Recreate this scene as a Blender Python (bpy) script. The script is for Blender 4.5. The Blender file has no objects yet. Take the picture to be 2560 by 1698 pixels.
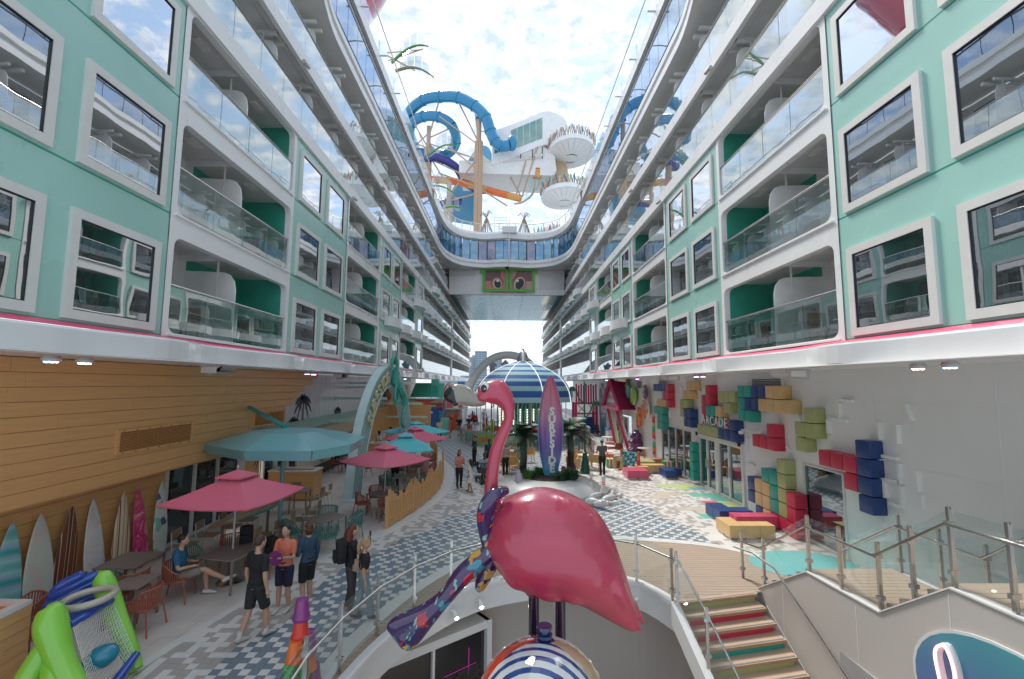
import bpy, bmesh, math, random
from mathutils import Vector, Matrix, noise
R = math.radians; PI = math.pi
rnd = random.Random(7)
sc = bpy.context.scene
COL = sc.collection

# ------------------------------------------------------------------ camera
cam_d = bpy.data.cameras.new('camera'); cam = bpy.data.objects.new('camera', cam_d); COL.objects.link(cam)
cam_d.sensor_width = 36.0; cam_d.lens = 16.0; cam_d.clip_end = 6000; cam_d.clip_start = 0.05
cam.location = (0, 0, 4.6)
cam.matrix_world = Matrix.Translation((0, 0, 4.6)) @ Matrix.Rotation(R(-0.7176), 4, 'Z') @ Matrix.Rotation(R(90 + 5.5754), 4, 'X') @ Matrix.Rotation(R(0.35), 4, 'Z')
sc.camera = cam
sc.view_settings.view_transform = 'Standard'; sc.view_settings.look = 'None'
sc.view_settings.exposure = 1.55; sc.view_settings.gamma = 1.0; sc.view_settings.use_curve_mapping = False
try:
    sc.cycles.use_denoising = True; sc.cycles.max_bounces = 9; sc.cycles.diffuse_bounces = 4
    sc.cycles.glossy_bounces = 4; sc.cycles.transparent_max_bounces = 24; sc.cycles.transmission_bounces = 6
    sc.cycles.sample_clamp_indirect = 4.0; sc.cycles.caustics_reflective = False; sc.cycles.caustics_refractive = False
except Exception: pass

# ------------------------------------------------------------------ sky and sun
SUN_EL, SUN_AZ = 54.0, -30.0       # azimuth from +Y towards +X
W = bpy.data.worlds.new('World'); sc.world = W; W.use_nodes = True
nt = W.node_tree; N = nt.nodes; Lk = nt.links
for n in list(N): N.remove(n)
out = N.new('ShaderNodeOutputWorld'); bg = N.new('ShaderNodeBackground')
sky = N.new('ShaderNodeTexSky'); sky.sky_type = 'NISHITA'; sky.sun_disc = False
sky.sun_elevation = R(SUN_EL); sky.sun_rotation = R(SUN_AZ); sky.air_density = 1.2; sky.dust_density = 1.5
tc = N.new('ShaderNodeTexCoord'); sep = N.new('ShaderNodeSeparateXYZ'); Lk.new(tc.outputs['Generated'], sep.inputs[0])
def math_n(op, a, b=None, clamp=False):
    m = N.new('ShaderNodeMath'); m.operation = op; m.use_clamp = clamp
    for i, v in enumerate((a, b)):
        if v is None: continue
        if isinstance(v, (int, float)): m.inputs[i].default_value = v
        else: Lk.new(v, m.inputs[i])
    return m.outputs[0]
zz = math_n('MAXIMUM', math_n('ADD', sep.outputs[2], 0.12), 0.05)
cx_ = math_n('DIVIDE', sep.outputs[0], zz); cy_ = math_n('DIVIDE', sep.outputs[1], zz)
cmb = N.new('ShaderNodeCombineXYZ'); Lk.new(cx_, cmb.inputs[0]); Lk.new(cy_, cmb.inputs[1])
def noise_n(scale, det, rough, vec, dist=0.0):
    n = N.new('ShaderNodeTexNoise'); n.inputs['Scale'].default_value = scale; n.inputs['Detail'].default_value = det
    n.inputs['Roughness'].default_value = rough; n.inputs['Distortion'].default_value = dist; Lk.new(vec, n.inputs['Vector']); return n.outputs['Fac']
n1 = noise_n(9.0, 7, 0.6, cmb.outputs[0], 0.2); n2 = noise_n(1.3, 4, 0.5, cmb.outputs[0]); n3 = noise_n(30.0, 4, 0.6, cmb.outputs[0])
mixn = math_n('ADD', math_n('MULTIPLY', n1, 0.90), math_n('ADD', math_n('MULTIPLY', n2, 0.30), math_n('MULTIPLY', n3, 0.20)))
rampc = N.new('ShaderNodeValToRGB'); Lk.new(mixn, rampc.inputs[0])
rampc.color_ramp.elements[0].position = 0.615; rampc.color_ramp.elements[1].position = 0.72
rampc.color_ramp.elements[0].color = (0, 0, 0, 1); rampc.color_ramp.elements[1].color = (1, 1, 1, 1)
shade = N.new('ShaderNodeValToRGB'); Lk.new(noise_n(17.0, 4, 0.6, cmb.outputs[0]), shade.inputs[0])
shade.color_ramp.elements[0].position = 0.36; shade.color_ramp.elements[1].position = 0.64
shade.color_ramp.elements[0].color = (2.1, 2.5, 3.1, 1); shade.color_ramp.elements[1].color = (4.0, 4.0, 4.0, 1)
mixc = N.new('ShaderNodeMixRGB'); Lk.new(math_n('MULTIPLY', rampc.outputs[0], 0.95), mixc.inputs[0])
pale = N.new('ShaderNodeMixRGB'); pale.inputs[0].default_value = 0.7; Lk.new(sky.outputs[0], pale.inputs[1]); pale.inputs[2].default_value = (1.7, 2.3, 3.1, 1)
Lk.new(pale.outputs[0], mixc.inputs[1]); Lk.new(shade.outputs[0], mixc.inputs[2])
Lk.new(mixc.outputs[0], bg.inputs[0]); bg.inputs[1].default_value = 0.12; Lk.new(bg.outputs[0], out.inputs[0])
sun_d = bpy.data.lights.new('sun', 'SUN'); # thin high cloud softens the sun
sun_d.energy = 1.5; sun_d.angle = R(14); sun_d.color = (1, 0.95, 0.87)
sun = bpy.data.objects.new('sun', sun_d); COL.objects.link(sun)
sdir = Vector((math.cos(R(SUN_EL)) * math.sin(R(SUN_AZ)), math.cos(R(SUN_EL)) * math.cos(R(SUN_AZ)), math.sin(R(SUN_EL))))
sun.rotation_euler = sdir.to_track_quat('Z', 'Y').to_euler(); sun.location = (0, 0, 60)

# ------------------------------------------------------------------ materials
M = {}
def new_mat(name):
    m = bpy.data.materials.new(name); m.use_nodes = True; nt = m.node_tree
    for n in list(nt.nodes): nt.nodes.remove(n)
    o = nt.nodes.new('ShaderNodeOutputMaterial'); M[name] = m
    return m, nt, nt.nodes, nt.links, o
def c4(c): return (c[0], c[1], c[2], 1)
def mat(name, col, rough=0.5, metal=0.0, var=0.08, scale=3.0, bump=0.0, bscale=60.0, coat=0.0, col2=None, stretch=(1, 1, 1), emit=0, spec=0.5, sheen=0):
    m, nt, N, L, o = new_mat(name)
    p = N.new('ShaderNodeBsdfPrincipled'); L.new(p.outputs[0], o.inputs[0])
    p.inputs['Roughness'].default_value = rough; p.inputs['Metallic'].default_value = metal
    p.inputs['Specular IOR Level'].default_value = spec
    if coat: p.inputs['Coat Weight'].default_value = coat; p.inputs['Coat Roughness'].default_value = 0.06
    if sheen: p.inputs['Sheen Weight'].default_value = sheen
    tc = N.new('ShaderNodeTexCoord'); mp = N.new('ShaderNodeMapping'); mp.inputs['Scale'].default_value = stretch
    L.new(tc.outputs['Object'], mp.inputs[0])
    ns = N.new('ShaderNodeTexNoise'); ns.inputs['Scale'].default_value = scale; ns.inputs['Detail'].default_value = 5; L.new(mp.outputs[0], ns.inputs['Vector'])
    r = N.new('ShaderNodeValToRGB'); L.new(ns.outputs['Fac'], r.inputs[0])
    a = col if col2 is None else col2
    f = 1 - var
    r.color_ramp.elements[0].position = 0.3; r.color_ramp.elements[1].position = 0.7
    r.color_ramp.elements[0].color = c4([x * f for x in a]); r.color_ramp.elements[1].color = c4([min(1, x * (1 + var * 0.4)) for x in col])
    L.new(r.outputs[0], p.inputs['Base Color'])
    mr = N.new('ShaderNodeMapRange'); mr.inputs[3].default_value = max(0.02, rough * 0.82); mr.inputs[4].default_value = min(1, rough * 1.2)
    L.new(ns.outputs['Fac'], mr.inputs[0]); L.new(mr.outputs[0], p.inputs['Roughness'])
    if bump:
        nb = N.new('ShaderNodeTexNoise'); nb.inputs['Scale'].default_value = bscale; nb.inputs['Detail'].default_value = 3; L.new(mp.outputs[0], nb.inputs['Vector'])
        b = N.new('ShaderNodeBump'); b.inputs['Strength'].default_value = bump; b.inputs['Distance'].default_value = 0.01
        L.new(nb.outputs['Fac'], b.inputs['Height']); L.new(b.outputs[0], p.inputs['Normal'])
    if emit: p.inputs['Emission Color'].default_value = c4(col); p.inputs['Emission Strength'].default_value = emit
    return m
def grazing(N, L, refl):
    lw_ = N.new('ShaderNodeLayerWeight'); lw_.inputs[0].default_value = 0.5
    pw_ = N.new('ShaderNodeMath'); pw_.operation = 'POWER'; L.new(lw_.outputs['Facing'], pw_.inputs[0]); pw_.inputs[1].default_value = 4.0
    ma = N.new('ShaderNodeMath'); ma.operation = 'MULTIPLY_ADD'; ma.use_clamp = True; L.new(pw_.outputs[0], ma.inputs[0]); ma.inputs[1].default_value = 1 - refl; ma.inputs[2].default_value = refl
    return ma
def glass(name, tint=(0.86, 0.93, 0.91), refl=0.10, gcol=(0.95, 0.97, 1), wav=0.0, wscale=1.5, ior=1.5):
    m, nt, N, L, o = new_mat(name)
    t = N.new('ShaderNodeBsdfTransparent'); t.inputs[0].default_value = c4(tint)
    g = N.new('ShaderNodeBsdfGlossy'); g.inputs['Roughness'].default_value = 0.015; g.inputs['Color'].default_value = c4(gcol)
    ad = grazing(N, L, refl)
    mx = N.new('ShaderNodeMixShader'); L.new(ad.outputs[0], mx.inputs[0]); L.new(t.outputs[0], mx.inputs[1]); L.new(g.outputs[0], mx.inputs[2]); L.new(mx.outputs[0], o.inputs[0])
    if wav:
        tc = N.new('ShaderNodeTexCoord'); nb = N.new('ShaderNodeTexNoise'); nb.inputs['Scale'].default_value = wscale; nb.inputs['Detail'].default_value = 1; L.new(tc.outputs['Object'], nb.inputs['Vector'])
        b = N.new('ShaderNodeBump'); b.inputs['Strength'].default_value = wav; b.inputs['Distance'].default_value = 0.05
        L.new(nb.outputs['Fac'], b.inputs['Height']); L.new(b.outputs[0], g.inputs['Normal'])
    return m
def mirror_glass(name, dark=(0.02, 0.03, 0.035), refl=0.5, wav=0.12, wscale=1.6, gcol=(0.8, 0.9, 1.0), curtain=False):
    m, nt, N, L, o = new_mat(name)
    d = N.new('ShaderNodeBsdfDiffuse'); d.inputs[0].default_value = c4(dark)
    g = N.new('ShaderNodeBsdfGlossy'); g.inputs['Roughness'].default_value = 0.01; g.inputs['Color'].default_value = c4(gcol)
    ad = grazing(N, L, refl)
    mx = N.new('ShaderNodeMixShader'); L.new(ad.outputs[0], mx.inputs[0]); L.new(d.outputs[0], mx.inputs[1]); L.new(g.outputs[0], mx.inputs[2]); L.new(mx.outputs[0], o.inputs[0])
    tc = N.new('ShaderNodeTexCoord'); nb = N.new('ShaderNodeTexNoise'); nb.inputs['Scale'].default_value = wscale; nb.inputs['Detail'].default_value = 1; L.new(tc.outputs['Object'], nb.inputs['Vector'])
    b = N.new('ShaderNodeBump'); b.inputs['Strength'].default_value = wav; b.inputs['Distance'].default_value = 0.06
    L.new(nb.outputs['Fac'], b.inputs['Height']); L.new(b.outputs[0], g.inputs['Normal'])
    if curtain:
        w = N.new('ShaderNodeTexWave'); w.bands_direction = 'Y'; w.inputs['Scale'].default_value = 5.0; w.inputs['Distortion'].default_value = 1.5
        L.new(tc.outputs['Object'], w.inputs['Vector']); r = N.new('ShaderNodeValToRGB'); L.new(w.outputs[0], r.inputs[0])
        r.color_ramp.elements[0].color = (0.03, 0.035, 0.04, 1); r.color_ramp.elements[1].color = (0.075, 0.08, 0.08, 1); L.new(r.outputs[0], d.inputs[0])
    return m
def ramp_mat(name, kind, stops, rough=0.35, scale=4.0, axis='Z', dist=3.0, coat=0.3, stretch=(1, 1, 1), rot=(0, 0, 0), interp='LINEAR', coords='Object', offset=(0, 0, 0), mul=1.0):
    """surface print: colours picked by a gradient / bands / noise / cells"""
    m, nt, N, L, o = new_mat(name)
    p = N.new('ShaderNodeBsdfPrincipled'); L.new(p.outputs[0], o.inputs[0]); p.inputs['Roughness'].default_value = rough
    p.inputs['Coat Weight'].default_value = coat; p.inputs['Coat Roughness'].default_value = 0.05
    tc = N.new('ShaderNodeTexCoord'); mp = N.new('ShaderNodeMapping'); L.new(tc.outputs[coords], mp.inputs[0])
    mp.inputs['Scale'].default_value = stretch; mp.inputs['Rotation'].default_value = rot; mp.inputs['Location'].default_value = offset
    r = N.new('ShaderNodeValToRGB'); r.color_ramp.interpolation = interp
    while len(r.color_ramp.elements) < len(stops): r.color_ramp.elements.new(0.5)
    for e, (pos, c) in zip(r.color_ramp.elements, stops): e.position = pos; e.color = c4(c)
    if kind == 'grad':
        s = N.new('ShaderNodeSeparateXYZ'); L.new(mp.outputs[0], s.inputs[0]); mm = N.new('ShaderNodeMath'); mm.operation = 'MULTIPLY'; mm.inputs[1].default_value = mul
        L.new(s.outputs['XYZ'.index(axis)], mm.inputs[0]); nz = N.new('ShaderNodeTexNoise'); nz.inputs['Scale'].default_value = scale; L.new(mp.outputs[0], nz.inputs['Vector'])
        m2 = N.new('ShaderNodeMath'); m2.operation = 'MULTIPLY_ADD'; L.new(nz.outputs['Fac'], m2.inputs[0]); m2.inputs[1].default_value = dist; 
        m3 = N.new('ShaderNodeMath'); m3.operation = 'SUBTRACT'; L.new(mm.outputs[0], m3.inputs[0]); m3.inputs[1].default_value = dist * 0.5; L.new(m3.outputs[0], m2.inputs[2])
        L.new(m2.outputs[0], r.inputs[0])
    elif kind == 'repeat':
        s = N.new('ShaderNodeSeparateXYZ'); L.new(mp.outputs[0], s.inputs[0]); mm = N.new('ShaderNodeMath'); mm.operation = 'MULTIPLY'; mm.inputs[1].default_value = mul
        L.new(s.outputs['XYZ'.index(axis)], mm.inputs[0]); f = N.new('ShaderNodeMath'); f.operation = 'FRACT'; L.new(mm.outputs[0], f.inputs[0]); L.new(f.outputs[0], r.inputs[0])
    elif kind == 'wave':
        w = N.new('ShaderNodeTexWave'); w.bands_direction = axis; w.inputs['Scale'].default_value = scale; w.inputs['Distortion'].default_value = dist; w.inputs['Detail Scale'].default_value = 0.7
        L.new(mp.outputs[0], w.inputs['Vector']); L.new(w.outputs['Fac'], r.inputs[0])
    elif kind == 'cells':
        w = N.new('ShaderNodeTexVoronoi'); w.inputs['Scale'].default_value = scale; L.new(mp.outputs[0], w.inputs['Vector'])
        s = N.new('ShaderNodeSeparateXYZ'); L.new(w.outputs['Color'], s.inputs[0]); L.new(s.outputs[0], r.inputs[0])
    else:
        w = N.new('ShaderNodeTexNoise'); w.inputs['Scale'].default_value = scale; w.inputs['Detail'].default_value = 2; w.inputs['Distortion'].default_value = dist
        L.new(mp.outputs[0], w.inputs['Vector']); L.new(w.outputs['Fac'], r.inputs[0])
    L.new(r.outputs[0], p.inputs['Base Color'])
    return m
white = mat('white_paint', (0.82, 0.82, 0.81), 0.28, var=0.05, scale=0.8)
whitewall = mat('white_wall', (0.82, 0.815, 0.80), 0.32, var=0.05, scale=0.5)
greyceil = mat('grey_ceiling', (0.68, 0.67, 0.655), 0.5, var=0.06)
steelp = mat('satin_white_steel', (0.76, 0.76, 0.76), 0.16, var=0.06, scale=0.7, coat=0.5)
teal = mat('mint_paint', (0.36, 0.62, 0.55), 0.26, var=0.09, scale=0.5, bump=0.35, bscale=0.8, coat=0.25)
tealdk = mat('deep_green_paint', (0.05, 0.36, 0.26), 0.4, var=0.1)
frame_w = mat('window_frame_white', (0.70, 0.69, 0.66), 0.35, var=0.04)
gapm = mat('black_gasket', (0.015, 0.017, 0.018), 0.5)
pink = mat('pink_line', (0.78, 0.10, 0.20), 0.35)
pane = mirror_glass('window_pane', refl=0.66, wav=0.03, wscale=1.2, gcol=(0.92, 0.95, 0.98), curtain=True)
railglass = glass('balcony_glass', (0.86, 0.93, 0.91), 0.26, wav=0.025)
clearglass = glass('railing_glass', (0.955, 0.985, 0.975), 0.05)
skyglass = mirror_glass('skyline_glass', (0.05, 0.08, 0.12), 0.45, 0.03, 0.8, (0.72, 0.84, 1.0))
alu = mat('brushed_steel', (0.60, 0.58, 0.55), 0.22, 1.0, var=0.1, scale=12, stretch=(1, 1, 0.1))
divid = mat('divider_white', (0.80, 0.79, 0.77), 0.4)
cabin_dark = mirror_glass('cabin_door_glass', (0.10, 0.11, 0.11), 0.2, 0.03)
wood = mat('honey_wood', (0.74, 0.41, 0.165), 0.34, var=0.05, scale=3.0, col2=(0.69, 0.37, 0.145), stretch=(2, 0.35, 9), bump=0.08, bscale=20)
woodseam = mat('wood_joint', (0.42, 0.20, 0.06), 0.7)
teak = mat('teak_deck', (0.40, 0.31, 0.24), 0.6, var=0.12, scale=4, stretch=(0.6, 8, 1))
teakseam = mat('pale_caulk', (0.52, 0.47, 0.42), 0.7)
conc = mat('grey_floor_tile', (0.62, 0.575, 0.535), 0.5, var=0.12, scale=2.0)
t_blue = mat('tile_blue', (0.18, 0.235, 0.28), 0.45, var=0.1, scale=1.2)
t_white = mat('tile_white', (0.66, 0.645, 0.62), 0.45, var=0.06, scale=1.2)
t_taupe = mat('tile_taupe', (0.42, 0.385, 0.355), 0.45, var=0.08, scale=1.2)
grout = mat('grout', (0.33, 0.32, 0.31), 0.8)
kerbw = mat('white_strip', (0.66, 0.65, 0.62), 0.45)
black = mat('black_plastic', (0.02, 0.02, 0.022), 0.4)
cyanp = mat('aqua_steel', (0.17, 0.42, 0.45), 0.3, var=0.05, coat=0.2)
archm = mat('pale_aqua_steel', (0.54, 0.72, 0.70), 0.35)
arch_hole = mat('slot_shadow', (0.07, 0.14, 0.15), 0.7)
rope_red = mat('terracotta_rope', (0.36, 0.115, 0.075), 0.55)
rope_grn = mat('sage_rope', (0.09, 0.22, 0.18), 0.55)
tabletop_m = mat('taupe_table', (0.24, 0.20, 0.18), 0.5)
tan_seat = mat('tan_seat', (0.33, 0.22, 0.12), 0.6)
leg_w = mat('pale_leg', (0.55, 0.54, 0.52), 0.4)
yel_seat = mat('mustard_plastic', (0.66, 0.40, 0.15), 0.45)
umb_pink = mat('pink_canvas', (0.66, 0.12, 0.20), 0.75, var=0.06, bump=0.1, bscale=200, sheen=0.2)
umb_cyan = mat('turquoise_canvas', (0.10, 0.52, 0.56), 0.75, var=0.06, bump=0.1, bscale=200, sheen=0.2)
B_NAVY = mat('navy_vinyl', (0.02, 0.055, 0.19), 0.38); B_RED = mat('crimson_vinyl', (0.56, 0.035, 0.075), 0.38)
B_OLIVE = mat('olive_vinyl', (0.40, 0.42, 0.18), 0.4); B_TEAL = mat('teal_vinyl', (0.03, 0.33, 0.26), 0.38); B_SAND = mat('sand_vinyl', (0.66, 0.44, 0.20), 0.4)
BK = dict(N=B_NAVY, R=B_RED, O=B_OLIVE, T=B_TEAL, S=B_SAND)
flam = mat('flamingo_pink_gloss', (0.48, 0.04, 0.085), 0.28, var=0.14, scale=0.9, coat=0.7)
orange_m = mat('orange_plastic', (0.80, 0.17, 0.03), 0.35); red_m = mat('red_plastic', (0.68, 0.05, 0.03), 0.35)
green_m = mat('green_plastic', (0.06, 0.42, 0.10), 0.35); purple_m = mat('purple_plastic', (0.24, 0.03, 0.20), 0.35, coat=0.3)
dkgreen = mat('dark_green_iron', (0.008, 0.09, 0.06), 0.35)
magenta_m = mat('hot_pink_paint', (0.62, 0.03, 0.13), 0.4)
tan_steel = mat('tan_column', (0.52, 0.36, 0.24), 0.45, var=0.1)

# ------------------------------------------------------------------ mesh helpers
class MB:
    def __init__(s): s.v = []; s.f = []; s.m = []
    def add(s, vs, fs, mi=0):
        n = len(s.v); s.v += [tuple(v) for v in vs]; s.f += [tuple(i + n for i in f) for f in fs]; s.m += [mi] * len(fs); return s
    def box(s, x0, x1, y0, y1, z0, z1, mi=0):
        return s.add([(x0, y0, z0), (x1, y0, z0), (x1, y1, z0), (x0, y1, z0), (x0, y0, z1), (x1, y0, z1), (x1, y1, z1), (x0, y1, z1)],
                     [(0, 3, 2, 1), (4, 5, 6, 7), (0, 1, 5, 4), (1, 2, 6, 5), (2, 3, 7, 6), (3, 0, 4, 7)], mi)
    def obox(s, c, size, rz=0, mi=0, rx=0, ry=0):
        mt = Matrix.Translation(c) @ Matrix.Rotation(rz, 4, 'Z') @ Matrix.Rotation(ry, 4, 'Y') @ Matrix.Rotation(rx, 4, 'X')
        hx, hy, hz = [a / 2 for a in size]
        vs = [mt @ Vector(p) for p in [(-hx, -hy, -hz), (hx, -hy, -hz), (hx, hy, -hz), (-hx, hy, -hz), (-hx, -hy, hz), (hx, -hy, hz), (hx, hy, hz), (-hx, hy, hz)]]
        return s.add(vs, [(0, 3, 2, 1), (4, 5, 6, 7), (0, 1, 5, 4), (1, 2, 6, 5), (2, 3, 7, 6), (3, 0, 4, 7)], mi)
    def cbox(s, x0, x1, y0, y1, z0, z1, b=0.03, mi=0):
        """box with chamfered edges"""
        bm = bmesh.new(); bmesh.ops.create_cube(bm, size=1)
        for v in bm.verts: v.co = Vector((x0 + (v.co.x + .5) * (x1 - x0), y0 + (v.co.y + .5) * (y1 - y0), z0 + (v.co.z + .5) * (z1 - z0)))
        bmesh.ops.bevel(bm, geom=list(bm.edges), offset=b, segments=2, affect='EDGES', profile=0.6)
        bm.verts.index_update(); s.add([v.co for v in bm.verts], [[v.index for v in f.verts] for f in bm.faces], mi); bm.free(); return s
    def tube(s, pts, r, seg=8, mi=0, cap=True, aspect=1.0, side=None):
        pts = [Vector(p) for p in pts]; n = len(pts); rr = r if isinstance(r, (list, tuple)) else [r] * n
        rings = []; prev = None
        for i, p in enumerate(pts):
            d = (pts[min(i + 1, n - 1)] - pts[max(i - 1, 0)])
            d = d.normalized() if d.length > 1e-9 else Vector((0, 0, 1))
            if side is not None: a = Vector(side)
            elif prev is not None: a = prev
            else: a = Vector((1, 0, 0)) if abs(d.x) < 0.8 else Vector((0, 1, 0))
            a = a - d * a.dot(d)
            if a.length < 1e-5: a = d.orthogonal()
            a.normalize(); prev = a; b = d.cross(a)
            ra = rr[i]; ra, rb = ra if isinstance(ra, (tuple, list)) else (ra, ra * aspect)
            rings.append([p + a * (math.cos(2 * PI * k / seg) * ra) + b * (math.sin(2 * PI * k / seg) * rb) for k in range(seg)])
        vs = [v for rg in rings for v in rg]; fs = []
        for i in range(n - 1):
            for k in range(seg):
                k2 = (k + 1) % seg; fs.append((i * seg + k, i * seg + k2, (i + 1) * seg + k2, (i + 1) * seg + k))
        if cap: fs.append(tuple(range(seg - 1, -1, -1))); fs.append(tuple((n - 1) * seg + k for k in range(seg)))
        return s.add(vs, fs, mi)
    def lathe(s, prof, c=(0, 0, 0), seg=24, mi=0, a0=0, a1=2 * PI, mis=None):
        full = abs(a1 - a0 - 2 * PI) < 1e-6; ns = seg if full else seg + 1
        vs = [(c[0] + r * math.cos(a0 + (a1 - a0) * k / seg), c[1] + r * math.sin(a0 + (a1 - a0) * k / seg), c[2] + z) for r, z in prof for k in range(ns)]
        fs = []; ms = []
        for i in range(len(prof) - 1):
            for k in range(seg):
                k2 = (k + 1) % ns; fs.append((i * ns + k, i * ns + k2, (i + 1) * ns + k2, (i + 1) * ns + k)); ms.append(mis[i] if mis else mi)
        n0 = len(s.m); s.add(vs, fs, mi); s.m[n0:] = ms; return s
    def ell(s, c, r, seg=14, rings=9, mi=0, rot=None):
        c = Vector(c); vs = []; fs = []
        for i in range(rings + 1):
            t = PI * i / rings
            for k in range(seg):
                p = Vector((math.sin(t) * math.cos(2 * PI * k / seg) * r[0], math.sin(t) * math.sin(2 * PI * k / seg) * r[1], math.cos(t) * r[2]))
                if rot is not None: p = rot @ p
                vs.append(c + p)
        for i in range(rings):
            for k in range(seg):
                k2 = (k + 1) % seg; fs.append((i * seg + k, (i + 1) * seg + k, (i + 1) * seg + k2, i * seg + k2))
        return s.add(vs, fs, mi)
    def prism(s, poly, axis, a, b, mi=0):
        """extrude a 2-D polygon along an axis; poly gives the two other coordinates in xyz order"""
        def P(u, v, w): return {'X': (w, u, v), 'Y': (u, w, v), 'Z': (u, v, w)}[axis]
        n = len(poly); vs = [P(u, v, a) for u, v in poly] + [P(u, v, b) for u, v in poly]
        fs = [tuple(range(n)), tuple(range(2 * n - 1, n - 1, -1))] + [(i, (i + 1) % n, n + (i + 1) % n, n + i) for i in range(n)]
        return s.add(vs, fs, mi)
    def quad(s, a, b, c, d, mi=0): return s.add([a, b, c, d], [(0, 1, 2, 3)], mi)
    def build(s, name, mats, parent=None, smooth=False, label=None, absolute=True, kind=None):
        me = bpy.data.meshes.new(name); off = Vector((0, 0, 0))
        if parent is not None and absolute:
            q = parent
            while q is not None: off += q.location; q = q.parent
        me.from_pydata([(v[0] - off.x, v[1] - off.y, v[2] - off.z) for v in s.v], [], s.f)
        for m_ in (mats if isinstance(mats, (list, tuple)) else [mats]): me.materials.append(m_)
        if s.m and max(s.m) > 0: me.polygons.foreach_set('material_index', s.m)
        if smooth:
            me.polygons.foreach_set('use_smooth', [True] * len(me.polygons))
            if smooth != 'all':
                try: me.set_sharp_from_angle(angle=R(smooth if smooth is not True else 40))
                except Exception: pass
        me.update()
        o = bpy.data.objects.new(name, me); COL.objects.link(o)
        if parent is not None: o.parent = parent
        if label: o['label'] = label
        if kind: o['kind'] = kind
        return o
def thing(name, label, cat, loc=(0, 0, 0), rz=0, group=None):
    o = bpy.data.objects.new(name, None); COL.objects.link(o); o.empty_display_size = 0.2
    o.location = loc; o.rotation_euler = (0, 0, rz); o['label'] = label; o['category'] = cat
    if group: o['group'] = group
    return o
def tag(o, label, cat, group=None, kind=None):
    if label: o['label'] = label
    if cat: o['category'] = cat
    if group: o['group'] = group
    if kind: o['kind'] = kind
    return o
def kids(o): return KIDS.get(o.name, [])
def dup(o, loc=None, rz=None, label=None, group=None, parent=None):
    c = o.copy(); COL.objects.link(c)
    if parent is not None: c.parent = parent
    if loc is not None: c.location = loc
    if rz is not None: c.rotation_euler = (0, 0, rz)
    if label: c['label'] = label
    if group: c['group'] = group
    for ch in list(o.children): dup(ch, parent=c)
    return c
def spline(pts, n=6):
    """Catmull-Rom through tuples of any length"""
    P = [tuple(p) for p in pts]; P = [tuple(2 * a - b for a, b in zip(P[0], P[1]))] + P + [tuple(2 * a - b for a, b in zip(P[-1], P[-2]))]
    out = []
    for i in range(1, len(P) - 2):
        for k in range(n):
            t = k / n; q = []
            for a, b, c, d in zip(P[i - 1], P[i], P[i + 1], P[i + 2]):
                q.append(0.5 * ((2 * b) + (-a + c) * t + (2 * a - 5 * b + 4 * c - d) * t * t + (-a + 3 * b - 3 * c + d) * t ** 3))
            out.append(tuple(q))
    out.append(P[-2]); return out
def ssweep(mb, pts, seg=16, n=6, mi=0, side=None, aspect=1.0):
    q = spline(pts, n); mb.tube([p[:3] for p in q], [max(0.004, p[3]) for p in q] if len(q[0]) == 4 else [(max(.004, p[3]), max(.004, p[4])) for p in q], seg, mi, True, aspect, side); return mb
def text_mesh(body, size, depth, material, name, parent=None, loc=(0, 0, 0), rot=(0, 0, 0), align='CENTER', sx=1.0, offset=0.0, spacing=1.0):
    cu = bpy.data.curves.new(name, 'FONT'); cu.body = body; cu.size = size; cu.extrude = depth; cu.align_x = align; cu.align_y = 'CENTER'; cu.offset = offset; cu.resolution_u = 3; cu.space_character = spacing
    t = bpy.data.objects.new(name, cu); COL.objects.link(t); bpy.context.view_layer.update()
    me = bpy.data.meshes.new_from_object(t.evaluated_get(bpy.context.evaluated_depsgraph_get())); bpy.data.objects.remove(t)
    me.materials.clear(); me.materials.append(material)
    o = bpy.data.objects.new(name, me); COL.objects.link(o); o.parent = parent; o.location = loc; o.rotation_euler = rot; o.scale = (sx, 1, 1)
    return o
def in_poly(x, y, poly):
    c = False; j = len(poly) - 1
    for i in range(len(poly)):
        xi, yi = poly[i]; xj, yj = poly[j]
        if (yi > y) != (yj > y) and x < (xj - xi) * (y - yi) / (yj - yi) + xi: c = not c
        j = i
    return c
# ================================================================== LARGE STRUCTURE
DK = [5.6, 8.31, 11.02, 13.73, 16.44, 19.15]      # deck levels of the cabin decks
BAYS = [(9.95, 15.3), (20.8, 26.3), (31.8, 37.2)]
WINS = [(5.1, 7.15), (7.6, 9.6), (15.75, 17.7), (18.2, 20.2), (26.75, 28.7), (29.3, 31.2), (37.65, 39.7)]
YF = 92.0
def rrect(y0, y1, z0, z1, r, n=5):
    pts = []
    for (cy, cz, a) in ((y1 - r, z1 - r, 0), (y0 + r, z1 - r, 90), (y0 + r, z0 + r, 180), (y1 - r, z0 + r, 270)):
        for k in range(n + 1):
            t = R(a + 90 * k / n); pts.append((cy + r * math.cos(t), cz + r * math.sin(t)))
    return pts
def holed(mb, xa, xb, Y0, Y1, Z0, Z1, hole, n=5, mi=0, mi_in=0):
    """wall plate between x=xa (front) and x=xb with a rounded opening"""
    corners = [(Y1, Z1), (Y0, Z1), (Y0, Z0), (Y1, Z0)]; m = len(hole)
    outer = [corners[i // (n + 1)] for i in range(m)]
    for x in (xa, xb):
        vs = [(x, y, z) for y, z in hole] + [(x, y, z) for y, z in outer]; fs = []
        for i in range(m):
            j = (i + 1) % m
            if outer[i] == outer[j]: fs.append((i, j, m + i))
            else: fs.append((i, j, m + j, m + i))
        mb.add(vs, fs, mi)
    vs = [(xa, y, z) for y, z in hole] + [(xb, y, z) for y, z in hole]
    mb.add(vs, [(i, (i + 1) % m, m + (i + 1) % m, m + i) for i in range(m)], mi_in)
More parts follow.
